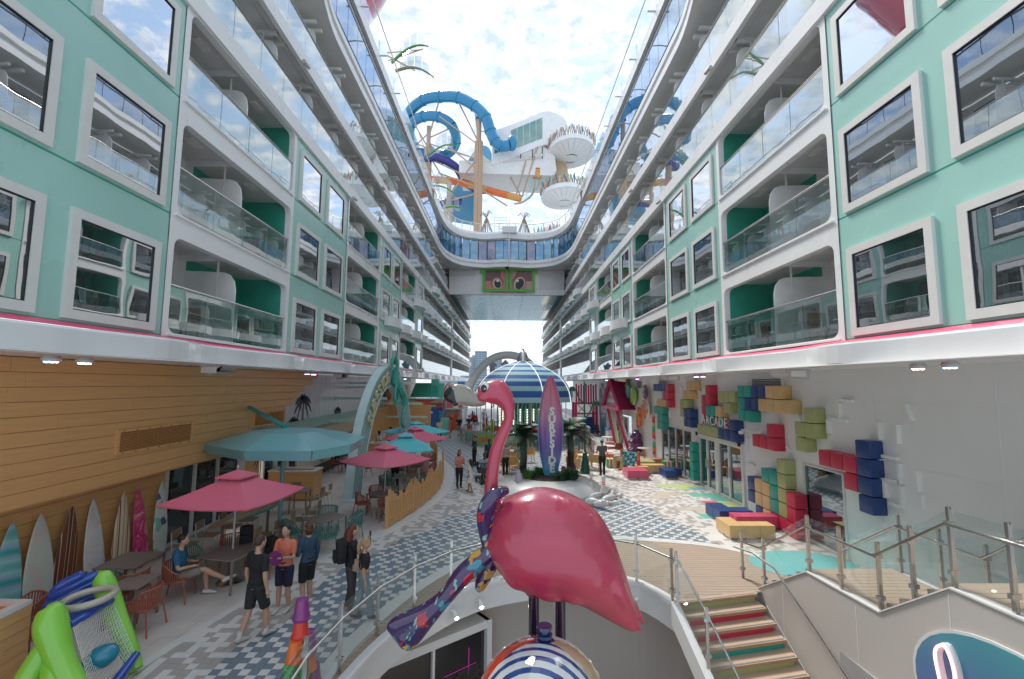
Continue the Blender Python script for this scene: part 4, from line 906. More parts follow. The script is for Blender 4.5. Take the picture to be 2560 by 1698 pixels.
for k in range(9): mb = MB(); mb.box(-9.4, -6.2, 38.0, 38.2, .05 + k * .31, .05 + k * .31 + .3); mb.build('plank', wood, ow)
for k in range(9): mb = MB(); mb.box(-9.35, -9.15, 30.2, 38, .05 + k * .31, .05 + k * .31 + .3); mb.build('plank', wood, ow)
mb = MB(); mb.box(-9.2, -7.4, 33, 34, 0, 1.1); mb.build('serving_hatch', frame_w, ow)
# near counter at the left edge: footprint and top from its two visible edges
nc = thing('near_counter', 'honey plank counter with white rim at the bottom left corner', 'counter', (-7.9, 6.5, 0))
Pn = [(-7.5, 7.7), (-7.28, 4.6), (-9.0, 4.6), (-9.0, 7.75)]
for i in range(6):
    mb = MB(); z = .05 + i * .172; mb.prism(Pn, 'Z', z + .003, z + .169); mb.build('plank', wood, nc)
mb = MB(); cxn, cyn = -8.2, 6.2; Pi = [(cxn + (x - cxn) * .80, cyn + (y - cyn) * .93) for x, y in Pn]
for i in range(4):
    a, b = Pn[i], Pn[(i + 1) % 4]; c, d = Pi[(i + 1) % 4], Pi[i]; mb.prism([a, b, c, d], 'Z', 1.085, 1.15)
mb.build('white_rim', frame_w, nc); mb = MB(); mb.prism(Pi, 'Z', 1.03, 1.085); mb.build('orange_top', orange_m, nc)

# ---------------------------------------------------------------- furniture prototypes
def rope_chair(name, m_, label, seatm=None):
    t = thing(name, label, 'chair'); sm = seatm or m_
    def rail(z, r_, a0=-200, a1=20, zf=None):
        pts = []
        for i in range(13):
            a = R(a0 + (a1 - a0) * i / 12); k = 1 - abs(i - 6) / 6
            pts.append((r_ * .29 * math.cos(a) * 1.02, r_ * .26 * math.sin(a) * 1.0 + .0, z + (.17 * min(1, k * 2.2))))
        return pts
    top = rail(.62, 1.0); bot = [(x * .9, y * .9, .45) for x, y, z in top]
    mb = MB(); mb.tube(top, .016, 6); mb.tube(bot, .012, 6); mb.build('arm_rail', m_, t, smooth=True)
    mb = MB(); dense = spline(top, 2); db = spline(bot, 2)
    for i, (p, q_) in enumerate(zip(dense, db)): mb.tube([p, q_], .0115, 4)
    mb.build('rope_back', m_, t, kind='stuff')
    mb = MB(); mb.cbox(-.25, .25, -.22, .24, .42, .47, .02); mb.build('seat', sm, t)
    for sx in (-1, 1):
        for sy in (-1, 1):
            mb = MB(); mb.tube([(sx * .23, sy * .2, .46), (sx * .28, sy * .27, 0)], .014, 6); mb.build('leg', m_, t, smooth=True)
            if sy > 0: mb2 = MB(); mb2.tube([(sx * .23, .2, .46), (sx * .27, .1, .64)], .014, 6); mb2.build('arm_post', m_, t, smooth=True)
    return t
def cafe_chair(label):
    t = thing('cafe_chair', label, 'chair')
    mb = MB(); mb.cbox(-.22, .22, -.2, .22, .45, .475, .01); mb.build('seat', tan_seat, t)
    mb = MB(); n = 6
    pts = [(-.22 + .44 * i / n, -.235 - .02 * math.sin(PI * i / n)) for i in range(n + 1)]
    mb.prism([(x, y) for x, y in pts] + [(x, y - .018) for x, y in reversed(pts)], 'Z', .62, .84); mb.build('backrest', tan_seat, t)
    for sx in (-1, 1):
        mb = MB(); mb.tube([(sx * .22, -.27, 0), (sx * .215, -.22, .45), (sx * .215, -.25, .82)], .013, 5); mb.build('leg', leg_w, t, smooth=True)
        mb = MB(); mb.tube([(sx * .22, .25, 0), (sx * .205, .19, .45), (sx * .205, -.21, .44)], .013, 5); mb.build('leg', leg_w, t, smooth=True)
    return t
def tub_chair(label):
    t = thing('armchair', label, 'chair')
    mb = MB()
    def u(z, r1, yb): return [(-.27 * r1, .25), (-.28 * r1, .0), (-.24 * r1, yb), (0, yb - .05), (.24 * r1, yb), (.28 * r1, .0), (.27 * r1, .25)]
    lo = spline(u(.43, .88, -.2), 3); hi = spline(u(.8, 1.08, -.26), 3); n = len(lo)
    def hz(i): k = 1 - abs(i - (n - 1) / 2) / ((n - 1) / 2); return .62 + .22 * min(1, k * 1.9)
    for i in range(n - 1):
        for o_ in (1, .955):
            a = (lo[i][0] * o_, lo[i][1] * o_, .42); b = (lo[i + 1][0] * o_, lo[i + 1][1] * o_, .42); c = (hi[i + 1][0] * o_, hi[i + 1][1] * o_, hz(i + 1)); d = (hi[i][0] * o_, hi[i][1] * o_, hz(i)); mb.quad(a, b, c, d)
        mb.quad((hi[i][0], hi[i][1], hz(i)), (hi[i + 1][0], hi[i + 1][1], hz(i + 1)), (hi[i + 1][0] * .955, hi[i + 1][1] * .955, hz(i + 1)), (hi[i][0] * .955, hi[i][1] * .955, hz(i)))
    mb.build('shell', yel_seat, t, smooth=True)
    mb = MB(); mb.cbox(-.24, .24, -.2, .25, .4, .44, .015); mb.build('seat', yel_seat, t)
    for sx in (-1, 1):
        for sy in (-1, 1): mb = MB(); mb.tube([(sx * .2, sy * .18, .42), (sx * .26, sy * .25, 0)], [.022, .014], 6); mb.build('leg', yel_seat, t, smooth=True)
    return t
def square_table(x, y, rz, lab, w=.84, l=.84, grp='grey tables of the eatery'):
    t = thing('table', lab, 'table', (x, y, 0), rz, grp)
    mb = MB(); mb.cbox(-w / 2, w / 2, -l / 2, l / 2, .71, .74, .008); mb.build('tabletop', tabletop_m, t, absolute=False)
    for sx in (-1, 1):
        for sy in (-1, 1): mb = MB(); mb.box(sx * (w / 2 - .03) - .02, sx * (w / 2 - .03) + .02, sy * (l / 2 - .03) - .02, sy * (l / 2 - .03) + .02, 0, .71); mb.build('leg', tabletop_m, t, absolute=False)
    return t
def umbrella(x, y, m_, lab, rot, half=1.62, zt=2.4, ze=1.88, base=True):
    t = thing('parasol', lab, 'parasol', (x, y, 0), rot, 'square parasols over the eatery tables')
    mb = MB(); cs = [(half * math.cos(R(90 * i)), half * math.sin(R(90 * i)), ze) for i in range(4)]; tip = (0, 0, zt)
    for i in range(4):
        a, b = cs[i], cs[(i + 1) % 4]; n = 5
        rows_ = []
        for j in range(n + 1):
            f = j / n; rows_.append([((a[0] + (b[0] - a[0]) * g) * f, (a[1] + (b[1] - a[1]) * g) * f, zt + (ze - zt) * f - .05 * math.sin(PI * g) * f - .03 * math.sin(PI * f)) for g in [q_ / 6 for q_ in range(7)]])
        for j in range(n):
            for k in range(6): mb.quad(rows_[j][k], rows_[j][k + 1], rows_[j + 1][k + 1], rows_[j + 1][k])
        lst = rows_[-1]
        for k in range(6): mb.quad(lst[k], lst[k + 1], (lst[k + 1][0], lst[k + 1][1], lst[k + 1][2] - .03), (lst[k][0], lst[k][1], lst[k][2] - .03))
    mb.build('canopy', m_, t, smooth=20, absolute=False)
    mb = MB(); v = .3
    for i in range(4):
        a = (v * 1.5 * math.cos(R(90 * i)), v * 1.5 * math.sin(R(90 * i)), zt - .07); b = (v * 1.5 * math.cos(R(90 * i + 90)), v * 1.5 * math.sin(R(90 * i + 90)), zt - .07); mb.add([a, b, (0, 0, zt + .07)], [(0, 1, 2)])
        mb.quad(a, b, (b[0], b[1], b[2] - .03), (a[0], a[1], a[2] - .03))
    mb.build('vent_cap', m_, t, absolute=False)
    mb = MB(); mb.tube([(0, 0, .05), (0, 0, zt + .05)], .022, 8); mb.ell((0, 0, zt + .13), (.02, .02, .05), 8, 6); mb.build('pole', leg_w, t, smooth=True, absolute=False)
    mb = MB()
    for i in range(4): mb.tube([(0, 0, zt - .12), (cs[i][0] * .97, cs[i][1] * .97, ze - .01)], .012, 4)
    mb.build('ribs', leg_w, t, absolute=False)
    if base: mb = MB(); mb.lathe([(0, 0), (.3, 0), (.3, .04), (.24, .07), (.05, .09), (.04, .3), (0, .3)], (0, 0, 0), 24); mb.build('base', alu, t, smooth=True, absolute=False)
    return t
umbrella(-6.33, 11.1, umb_pink, 'pink square parasol nearest the camera, over the seated man', R(38), 1.5, 2.48, 1.95)
umbrella(-4.3, 16.75, umb_pink, 'pink square parasol in front of the aqua arch foot', R(12), 1.6, 2.37, 1.86)
umbrella(-4.25, 19.8, umb_cyan, 'turquoise parasol beside the picket fence, nearer of the two turquoise ones', R(-30), 1.5, 2.45, 1.88)
umbrella(-4.45, 22.9, umb_pink, 'pink parasol between the two turquoise ones, farthest of the pink', R(5), 1.6, 2.42, 1.9)
umbrella(-5.0, 25.8, umb_cyan, 'turquoise parasol at the foot of the arch, farthest of all', R(5), 1.9, 2.45, 1.95)
square_table(-8.15, 10.45, R(3), 'empty long grey table in front of the leaning surfboards', .86, .95)
square_table(-6.27, 10.95, R(-12), 'grey table under the near pink parasol beside the seated man', .95, .98)
square_table(-5.2, 13.65, R(-30), 'grey table ringed by sage green chairs in front of the bar', .80, .95)
square_table(-4.32, 16.6, R(-32), 'grey table with terracotta chairs under the second pink parasol', .8, .85)
square_table(-4.2, 19.7, R(0), 'grey table by the fence under the nearer turquoise parasol', .88, 1.1)
square_table(-4.4, 22.6, R(0), 'grey table with plates under the far pink parasol', .9, .9)
square_table(-7.2, 9.35, R(5), 'small grey table hidden behind the inflatable goal', .6, .7)
square_table(-7.4, 17.0, R(10), 'small table at the end of the bar beside the timber counter', .6, .7)
square_table(-8.1, 24.4, R(0), 'table by the black skirting where a woman in black eats', .7, .7)
CH = 'rope chairs of the eatery'
red0 = rope_chair('rope_chair', rope_red, ''); grn0 = rope_chair('rope_chair', rope_grn, '')
def put(proto, x, y, rz, lab, grp, first=[]):
    if proto.name not in first: first.append(proto.name); proto.location = (x, y, 0); proto.rotation_euler = (0, 0, R(rz)); proto['label'] = lab; proto['group'] = grp; return proto
    return dup(proto, (x, y, 0), R(rz), lab, grp)
# rz: direction the sitter faces, 0 = away from the camera
for (p, x, y, rz, lab) in (
    (red0, -6.95, 10.2, -75, 'terracotta rope chair with the man in the blue polo in it'),
    (red0, -6.75, 11.85, -150, 'terracotta rope chair behind the seated man, partly hidden by the table'),
    (red0, -5.55, 11.6, 140, 'terracotta rope chair across the table holding a black backpack'),
    (grn0, -7.35, 11.2, -80, 'sage rope chair left of the parasol table, behind the seated man'),
    (grn0, -8.2, 9.85, 5, 'dark sage rope chair tucked at the near side of the surfboard table'),
    (red0, -7.55, 9.75, 70, 'terracotta rope chair between the goal and the surfboard table'),
    (red0, -6.72, 9.0, 95, 'terracotta rope chair right of the inflatable goal'),
    (red0, -8.45, 8.55, 150, 'terracotta rope chair between the goal and the timber wall'),
    (red0, -7.9, 7.95, 20, 'terracotta rope chair behind the near counter'),
    (grn0, -5.95, 13.2, -60, 'sage rope chair at the left of the green-chair table'),
    (grn0, -4.85, 12.9, 20, 'sage rope chair with its back to the camera at the green-chair table'),
    (grn0, -4.45, 13.95, 110, 'sage rope chair at the right of the green-chair table'),
    (grn0, -5.45, 14.5, 175, 'sage rope chair on the far side of the green-chair table'),
    (red0, -4.95, 16.35, -60, 'terracotta rope chair left of the second parasol table'),
    (red0, -4.0, 15.9, 25, 'terracotta rope chair with its back to the camera at the second parasol table'),
    (red0, -4.75, 17.4, 200, 'terracotta rope chair on the far left of the second parasol table'),
    (red0, -3.6, 17.0, 110, 'terracotta rope chair between the second parasol table and the fence'),
    (grn0, -4.95, 19.3, -85, 'sage rope chair left of the turquoise parasol table, near one'),
    (grn0, -4.95, 20.1, -85, 'sage rope chair left of the turquoise parasol table, far one'),
    (grn0, -3.45, 19.3, 90, 'sage rope chair by the fence at the turquoise parasol table, near one'),
    (grn0, -3.4, 20.1, 90, 'sage rope chair by the fence at the turquoise parasol table, far one'),
    (red0, -5.15, 22.5, -85, 'terracotta rope chair left of the plate-laden table'),
    (red0, -3.6, 22.5, 90, 'terracotta rope chair right of the plate-laden table'),
    (red0, -4.4, 21.7, 0, 'terracotta rope chair in front of the plate-laden table'),
    (red0, -4.5, 23.6, 180, 'terracotta rope chair behind the plate-laden table'),
    (red0, -8.8, 24.3, -90, 'terracotta rope chair where the woman in black sits'),
    (red0, -7.4, 24.4, 90, 'empty terracotta rope chair opposite the woman in black'),
    (red0, -6.9, 22.9, 60, 'terracotta rope chair behind the arch foot'),
    (grn0, -6.3, 25.6, -85, 'sage rope chair under the farthest turquoise parasol'),
    (red0, -4.0, 25.2, 90, 'terracotta rope chair under the farthest turquoise parasol')):
    put(p, x, y, rz, lab, CH)
# surfboard bar table with cafe chairs
stb = thing('surfboard_table', 'long surfboard-topped bar table with rainbow stripes and blue rim', 'table', (-7.3, 13.4, 0), R(0))
ang = math.atan2(14.9 - 12.1, -7.0 + 7.45); 
brd = board_mesh(L=3.1, w=.72, th=.07, nose=.95); o = brd.build('tabletop', ramp_mat('print_rainbow', 'repeat', [(0, (.06, .30, .36)), (.14, (.06, .30, .36)), (.16, (.45, .34, .18)), (.40, (.50, .30, .16)), (.44, (.50, .12, .10)), (.50, (.48, .38, .16)), (.58, (.20, .40, .40)), (.62, (.50, .32, .18)), (.86, (.06, .30, .36))], axis='X', mul=1.39, offset=(.36, 0, 0), interp='CONSTANT'), stb, smooth=60, absolute=False)
o.matrix_local = Matrix.Translation((-.15, -1.45, .93)) @ Matrix.Rotation(R(-9), 4, 'Z') @ Matrix.Rotation(R(-90), 4, 'X')
for yy in (-.9, .9):
    mb = MB(); mb.box(-.03 + yy * .15, .03 + yy * .15, yy - .03, yy + .03, 0, .9); mb.box(-.25 + yy * .15, .25 + yy * .15, yy - .05, yy + .05, 0, .03); mb.build('leg', tabletop_m, stb, absolute=False)
cf0 = cafe_chair('')
desc = ['nearest', 'second', 'third', 'fourth', 'fifth']
for k, (x, y) in enumerate(((-8.15, 12.2), (-8.05, 12.95), (-7.9, 13.7), (-7.8, 14.4))): put(cf0, x, y, -83, desc[k] + ' tan cafe chair on the storefront side of the surfboard table', 'tan cafe chairs')
for k, (x, y) in enumerate(((-6.65, 12.3), (-6.52, 13.0), (-6.4, 13.7), (-6.3, 14.4), (-6.2, 15.1))): put(cf0, x, y, 97, desc[k] + ' tan cafe chair on the promenade side of the surfboard table', 'tan cafe chairs')
for k, (x, y, rz) in enumerate(((-7.9, 16.8, -90), (-6.85, 17.0, 90), (-6.8, 17.6, 95))): put(cf0, x, y, rz, ['tan cafe chair left of the small end table', 'near tan cafe chair right of the small end table', 'far tan cafe chair right of the small end table'][k], 'tan cafe chairs')
# picket fence
def fence(pts, lab):
    f = thing('picket_fence', lab, 'fence', (pts[0][0], pts[0][1], 0)); c = spline(pts, 12); cu = [0]
    for a, b in zip(c[:-1], c[1:]): cu.append(cu[-1] + math.hypot(b[0] - a[0], b[1] - a[1]))
    def at(t):
        t = min(t, cu[-1] - 1e-5); i = next(k for k in range(len(cu) - 1) if cu[k + 1] > t); g = (t - cu[i]) / (cu[i + 1] - cu[i]); a, b = c[i], c[i + 1]
        return a[0] + (b[0] - a[0]) * g, a[1] + (b[1] - a[1]) * g, math.atan2(b[1] - a[1], b[0] - a[0])
    t = 0; k = 0; step = .095; per = 10
    while t < cu[-1]:
        x, y, a = at(t); ph = (k % per) / per
        if k % per == 0: mb = MB(); mb.obox((x, y, .5), (.09, .08, 1.0), a); mb.build('post', wood, f)
        else: h = .98 + .22 * math.cos(2 * PI * (k / (per * 2.0))) * (1) - .04 * (k % 2); mb = MB(); mb.obox((x, y, .06 + h / 2), (.045, .03, h), a); mb.build('picket', wood, f)
        t += step; k += 1
    for z in (.28, .82):
        mb = MB(); q_ = [at(cu[-1] * i / 40) for i in range(41)]; mb.tube([(p[0], p[1], z) for p in q_], .018, 4, side=(0, 0, 1)); mb.build('rail', wood, f)
fence([(-3.75, 14.95), (-3.15, 17.6), (-2.88, 20.4), (-3.1, 23.2), (-3.42, 25.2)], 'honey wood picket fence curving along the promenade, nearer stretch')
fence([(-4.0, 27.1), (-4.6, 29.7), (-5.3, 32.6)], 'honey wood picket fence beyond the gap, farther stretch')
# food on the far table
for k, (dx, dy, c) in enumerate(((-.2, -.1, (.7, .3, .08)), (.15, .15, (.65, .5, .2)))):
    t = thing('plate', ('left' if k == 0 else 'right') + ' plate of food on the table under the far pink parasol', 'plate', (-4.4 + dx, 22.6 + dy, .742)); mb = MB(); mb.lathe([(0, 0), (.1, 0), (.14, .02), (.13, .022), (0, .01)], (-4.4 + dx, 22.6 + dy, .742), 18); mb.build('dish', frame_w, t, smooth=True)
    mb = MB(); mb.ell((-4.4 + dx, 22.6 + dy, .765), (.08, .07, .03), 10, 6); mb.build('food', mat('food%d' % k, c, .6), t, smooth=True)

# ================================================================== RIGHT SIDE
rw = thing('arcade_wall', 'white lower right wall with windows, doors and relief bars behind the coloured blocks', 'building', (9.1, 25, 0))
def wall_with(mb, ya, yb, openings, x0=9.1, x1=9.4, zt=5.04):
    y = ya
    for (a, b, z0, z1) in sorted(openings):
        mb.box(x0, x1, y, a, 0, zt); mb.box(x0, x1, a, b, z1, zt)
        if z0 > 0: mb.box(x0, x1, a, b, 0, z0)
        y = b
    mb.box(x0, x1, y, yb, 0, zt)
ops = [(12.4, 14.1, .0, 2.26), (17.58, 21.72, 0, 2.34), (22.45, 26.75, .0, 2.32), (33.2, 36.6, 0, 2.3)]
mb = MB(); wall_with(mb, -2, 62, ops); mb.build('wall_surface', whitewall, rw)
store_p = mirror_glass('arcade_pane', (.015, .02, .022), .30, .02, 1.0, (.75, .88, .95))
def glazed(y0, y1, z0, z1, nm, fw=.07, mid=None, depth=.06):
    f = MB()
    for b in ((y0, y1, z0, z0 + fw), (y0, y1, z1 - fw, z1), (y0, y0 + fw, z0 + fw, z1 - fw), (y1 - fw, y1, z0 + fw, z1 - fw)): f.box(9.06, 9.06 + depth + .04, *b)
    f = f.build(nm, frame_w, rw); p = MB(); p.box(9.12, 9.13, y0 + fw, y1 - fw, z0 + fw, z1 - fw); p.build('pane', store_p, f); return f
glazed(12.4, 14.1, 0.02, 2.26, 'window', .05)
for k in range(4): glazed(22.45 + k * 1.075, 22.45 + (k + 1) * 1.075, .02, 2.32, 'window', .025)
for a, b in ((17.7, 18.75), (18.75, 19.65), (19.9, 20.75), (20.75, 21.6)):
    d_ = glazed(a, b, .02, 2.22, 'glass_door', .07); h = MB(); yh = b - .1 if a in (17.7, 19.9) else a + .1; h.tube([(9.03, yh, .9), (9.03, yh, 1.3)], .015, 6); h.build('handle', alu, d_)
mb = MB(); mb.box(9.0, 9.1, 17.55, 21.75, 2.24, 2.36); mb.box(9.02, 9.1, 19.65, 19.9, 0, 2.24); mb.box(9.02, 9.1, 17.55, 17.7, 0, 2.24); mb.box(9.02, 9.1, 21.6, 21.75, 0, 2.24); mb.build('door_surround', frame_w, rw)
for y in (17.7, 21.6): mb = MB(); mb.box(8.94, 9.0, y - .06, y + .06, 2.26, 2.42); mb.build('door_sensor', black, rw)
for z in (1.39, 2.79, 4.2):
    mb = MB(); 
    for a, b in ((-2, 12.3), (14.2, 17.5), (21.8, 22.4), (26.8, 33)) if z < 2.3 else ((-2, 33),): mb.box(9.094, 9.101, a, b, z, z + .008)
    mb.build('panel_joint', divid, rw)
for y in (2.9, 5.7, 8.4, 11.2, 14.75, 17.2): mb = MB(); mb.box(9.094, 9.101, y, y + .008, 0, 5.03); mb.build('panel_joint', divid, rw)
rel = [(12.1, 4.21, .5, 0), (12.35, 3.93, .42, 90), (12.45, 3.68, .7, 0), (12.82, 3.48, .4, 90), (10.22, 4.01, .4, 70), (11.07, 3.52, .42, 90), (10.56, 3.5, .44, 90), (10.81, 2.93, .42, 0), (11.09, 2.62, .5, 90), (10.56, 2.6, .46, 90), (10.77, 2.4, .4, 0), (11.02, 2.18, .44, 90), (10.55, 2.11, .44, 90), (10.13, 2.53, .44, 90), (10.71, 1.86, .4, 0), (14.08, 3.67, .3, 60), (14.68, 2.57, .25, 40), (10.06, 2.1, .3, 90), (15.07, 4.37, .5, 0), (15.0, 4.1, .3, 90), (17.2, 2.2, .9, 90), (17.0, 1.7, .5, 0), (20.9, 3.6, .5, 90), (22.0, 3.3, .5, 0), (23.4, 3.8, .5, 90), (23.6, 4.5, .6, 0), (24.0, 3.2, .4, 90), (21.3, 4.3, .4, 0), (25.3, 3.0, .4, 90)]
for (y, z, l, a) in rel: mb = MB(); mb.obox((9.05, y, z), (.1, l, .075), 0, rx=R(a)); mb.build('relief_bar', whitewall, rw)
for (y0, y1) in ((14.9, 16.8), (25.6, 27.0), (30.3, 31.6), (34.2, 35.5), (38, 39)):
    mb = MB()
    for b in ((y0, y1, 4.84, 4.92), (y0, y1, 4.3, 4.36), (y0, y0 + .06, 4.36, 4.84), (y1 - .06, y1, 4.36, 4.84)): mb.box(9.06, 9.1, *b)
    for i in range(8): mb.box(9.07, 9.098, y0 + .06, y1 - .06, 4.38 + i * .058, 4.38 + i * .058 + .03, mi=1)
    mb.build('air_grille', [whitewall, mat('grille_grey', (.12, .12, .12), .5) if 'grille_grey' not in M else M['grille_grey']], rw)
# coloured padded blocks, each cluster a thing, each block a part
CLN = {'N': 'navy', 'R': 'crimson', 'O': 'olive', 'T': 'teal', 'S': 'sand'}
def cluster(y, z, rows_, lab, p=.46, x=8.74, pz=.44):
    h = len(rows_); t = thing('block_cluster', lab, 'wall blocks', (9.0, y, z), group='padded blocks on the arcade wall'); me_ = {}
    for r_, row in enumerate(rows_):
        for c, ch in enumerate(row):
            if ch in '. ': continue
            mb = MB(); mb.cbox(x, 9.099, y - (c + 1) * p + .008, y - c * p - .008, z - (r_ + 1) * pz + .008, z - r_ * pz - .008, .035); mb.build('block', BK[ch], t, smooth=30)
cluster(12.87, 3.28, ['...N', 'RRRN', '..RN', '...N'], 'crimson hook of blocks against a tall navy column, nearest the stairs')
cluster(13.87, 3.97, ['.O', 'OO', 'O.'], 'four olive blocks in a zigzag high above the stair window')
cluster(16.3, 3.34, ['..R', 'RRR'], 'crimson L of four blocks right of the glass doors')
cluster(17.2, 4.6, ['TTNNSS', 'TNNSSSS', 'TT'], 'large high cluster of teal, navy and sand blocks under the air grille')
cluster(20.45, 4.62, ['.R', 'RR', 'RTTS'], 'crimson blocks with two teal and one sand above the arcade sign', .45)
cluster(18.8, 4.37, ['OOO', '.O.'], 'olive T of four blocks right of the crimson ones')
cluster(20.99, 3.27, ['......N', 'OOOONNN'], 'four olive and four navy blocks over the glass doors', .5, 8.76, .42)
cluster(22.56, 4.8, ['.SS', 'SS.'], 'sand zigzag of four blocks highest above the long window')
cluster(23.0, 3.9, ['OO.', 'ONN', '.NN'], 'olive corner wrapped round a navy square of blocks')
cluster(27.15, 4.66, ['NNNNR', '...RR', '.SSSR', 'TTT..', '.TT..', '.TT..'], 'farthest cluster of navy, crimson, sand and teal blocks beside the candies', .52, 8.76, .43)
cluster(21.98, 1.92, ['T', 'T', 'T', 'T'], 'teal column of four blocks left of the glass doors', .42)
cluster(16.75, 2.27, ['....O', '..TTO', 'NSSTO', 'NSSTO', '.NSRR'], 'tall mixed block cluster right of the glass doors, reaching the floor', .46, 8.74, .45)
cluster(14.42, 1.34, ['R', 'R', 'R'], 'crimson column of three blocks low beside the stair window', .46, 8.70)
ag = thing('arcade_sign', 'white ARCADE sign with coloured edges above the glass doors', 'sign', (8.85, 19.4, 3.05))
mb = MB(); mb.box(8.86, 8.9, 18.2, 20.6, 2.84, 2.875); mb.build('ledge', frame_w, ag)
lc = [in_red, M['mint_inlay'], B_TEAL, in_red, M['mint_inlay'], in_red]
for i, ch in enumerate('ARCADE'):
    for (d_, m_, nm, off_) in ((.03, whitewall, 'letter', -.004), (.04, lc[i], 'letter_edge', .012)):
        o = text_mesh(ch, (.55), d_, m_, nm, ag, (-.03 if nm == 'letter' else .0, 1.0 - i * .41, .02), (R(90), 0, R(-90)), offset=off_)
# bracket camera on wall
t = thing('security_camera', 'white dome camera on a bracket between the doors and the crimson L', 'camera', (8.8, 16.7, 2.9)); mb = MB(); mb.box(8.5, 9.1, 16.5, 16.58, 2.95, 3.03); mb.lathe([(0, .12), (.1, .1), (.1, 0), (0, -.02)], (8.5, 16.54, 2.86), 12); mb.build('camera_housing', frame_w, t, smooth=30); mb = MB(); mb.ell((8.5, 16.54, 2.85), (.07, .07, .07), 10, 6); mb.build('lens_dome', black, t, smooth=True)
# benches made of block shapes
def bench(cells, col, lab, p=.55, h=.42, origin=(0, 0)):
    t = thing('bench', lab, 'bench', (origin[0], origin[1], 0), group='coloured block benches')
    for (a, b) in cells:
        mb = MB(); x, y = origin[0] + a * p, origin[1] + b * p; mb.cbox(x + .002, x + p - .002, y + .002, y + p - .002, .06, h, .012); mb.build('seat_block', BK[col] if col in BK else col, t)
        mb = MB(); mb.box(x + .04, x + p - .04, y + .04, y + p - .04, 0, .06); mb.build('plinth', alu, t)
pinkb = mat('rose_laminate', (.62, .09, .17), .3)
bench([(0, 0), (1, 0), (0, 1), (1, 1)], pinkb, 'rose square bench standing alone by the colourful seating', .52, .42, (5.95, 22.6))
bench([(0, 0), (0, 1), (1, 1), (2, 1)], 'S', 'sand coloured L bench against the navy one, by the long window', .5, .42, (6.85, 23.7)); bench([(0, 0), (0, 1), (1, 1)], 'N', 'navy stepped bench in front of the long window', .5, .42, (7.85, 22.7)); bench([(0, 0), (1, 0), (0, 1), (1, 1)], M['olive_vinyl'], 'pale olive bench block behind the sand bench', .5, .42, (7.2, 25.3))
bench([(0, 0), (0, 1), (1, 0)], 'N', 'navy stepped bench nearest the glass doors', .56, .42, (7.15, 15.55)); bench([(0, 0), (1, 0), (2, 0)], pinkb, 'long rose bench between the navy and sand ones', .5, .42, (7.4, 14.95)); bench([(0, 0), (1, 0), (2, 0), (0, 1)], 'S', 'sand L bench nearest the stairs', .46, .42, (6.72, 14.0))
# ================================================================== STAIRS, PARAPET, RAILINGS
st = thing('staircase', 'stairs with wood treads and coloured risers going down to the lower deck', 'stairs', (4.7, 9, 0))
rcol = [M['olive_vinyl'], B_RED, B_RED, M['teal_vinyl'], M['olive_vinyl'], B_RED, M['teal_vinyl'], B_SAND, B_RED, M['teal_vinyl'], B_RED, B_SAND]
trd = mat('stair_tread', (.52, .38, .27), .5, var=.1, stretch=(.5, 6, 1)); nosem = mat('nosing_grey', (.20, .20, .205), .6); rwood = mat('nosing_wood', (.38, .23, .12), .5, var=.15)
def sp(k): return (3.70 + .035 * k, 10.08 - .275 * k), (5.60 + .035 * k, 10.52 - .285 * k), -.17 * k
for k in range(13):
    a, b, z = sp(k); c, d, z2 = sp(k + 1)
    mb = MB(); mb.prism([(a[0], a[1]), (b[0], b[1]), (b[0], b[1] - .012), (a[0], a[1] - .012)], 'Z', z - .055, z + .002); mb.build('wood_nosing', rwood, st)
    mb = MB(); e = .2; mb.prism([(a[0] + .03, a[1] + .02), (b[0] - .03, b[1] + .02), (b[0] - .03, b[1] + .06), (a[0] + .03, a[1] + .06)], 'Z', z, z + .006); mb.build('grip_strip', nosem, st)
    mb = MB(); mb.prism([(a[0] + .08, a[1] + .03), (b[0] - .05, b[1] + .03), (b[0] - .05, b[1] + .06), (a[0] + .08, a[1] + .06)], 'Z', z - .17, z - .055); mb.build('riser', rcol[k % 12], st)
    mb = MB(); mb.prism([(a[0], a[1] + .025), (a[0] + .08, a[1] + .025), (a[0] + .08, a[1] + .07), (a[0], a[1] + .07)], 'Z', z - .17, z - .055); mb.prism([(a[0], a[1] + .0), (b[0], b[1] + .0), (b[0], b[1] + (.34 if k else .14)), (a[0], a[1] + (.34 if k else .14))], 'Z', z - .05, z + (0 if k else .004)); mb.build('tread', trd, st)
mb = MB(); a, _, z = sp(0); c, _, z2 = sp(13)
mb.add([(a[0] - .16, a[1] + .05, .02), (a[0] + .0, a[1] + .05, .02), (c[0], c[1], z2 + .0), (c[0] - .16, c[1], z2), (a[0] - .16, a[1] + .05, -.45), (a[0], a[1] + .05, -.45), (c[0], c[1], z2 - .45), (c[0] - .16, c[1], z2 - .45)], [(0, 1, 2, 3), (0, 3, 7, 4), (1, 5, 6, 2), (4, 7, 6, 5), (0, 4, 5, 1), (3, 2, 6, 7)]); mb.build('stringer', whitewall, st)
def PX(y): return 5.76 + .06 * (10.75 - y)
pw = thing('stair_parapet', 'white stepped parapet wall beside the stairs with surfboard sign', 'wall', (5.9, 8, 0))
prof = [(10.75, .02), (9.15, 1.0), (7.53, 1.02), (6.37, 1.88), (3.0, 1.88)]
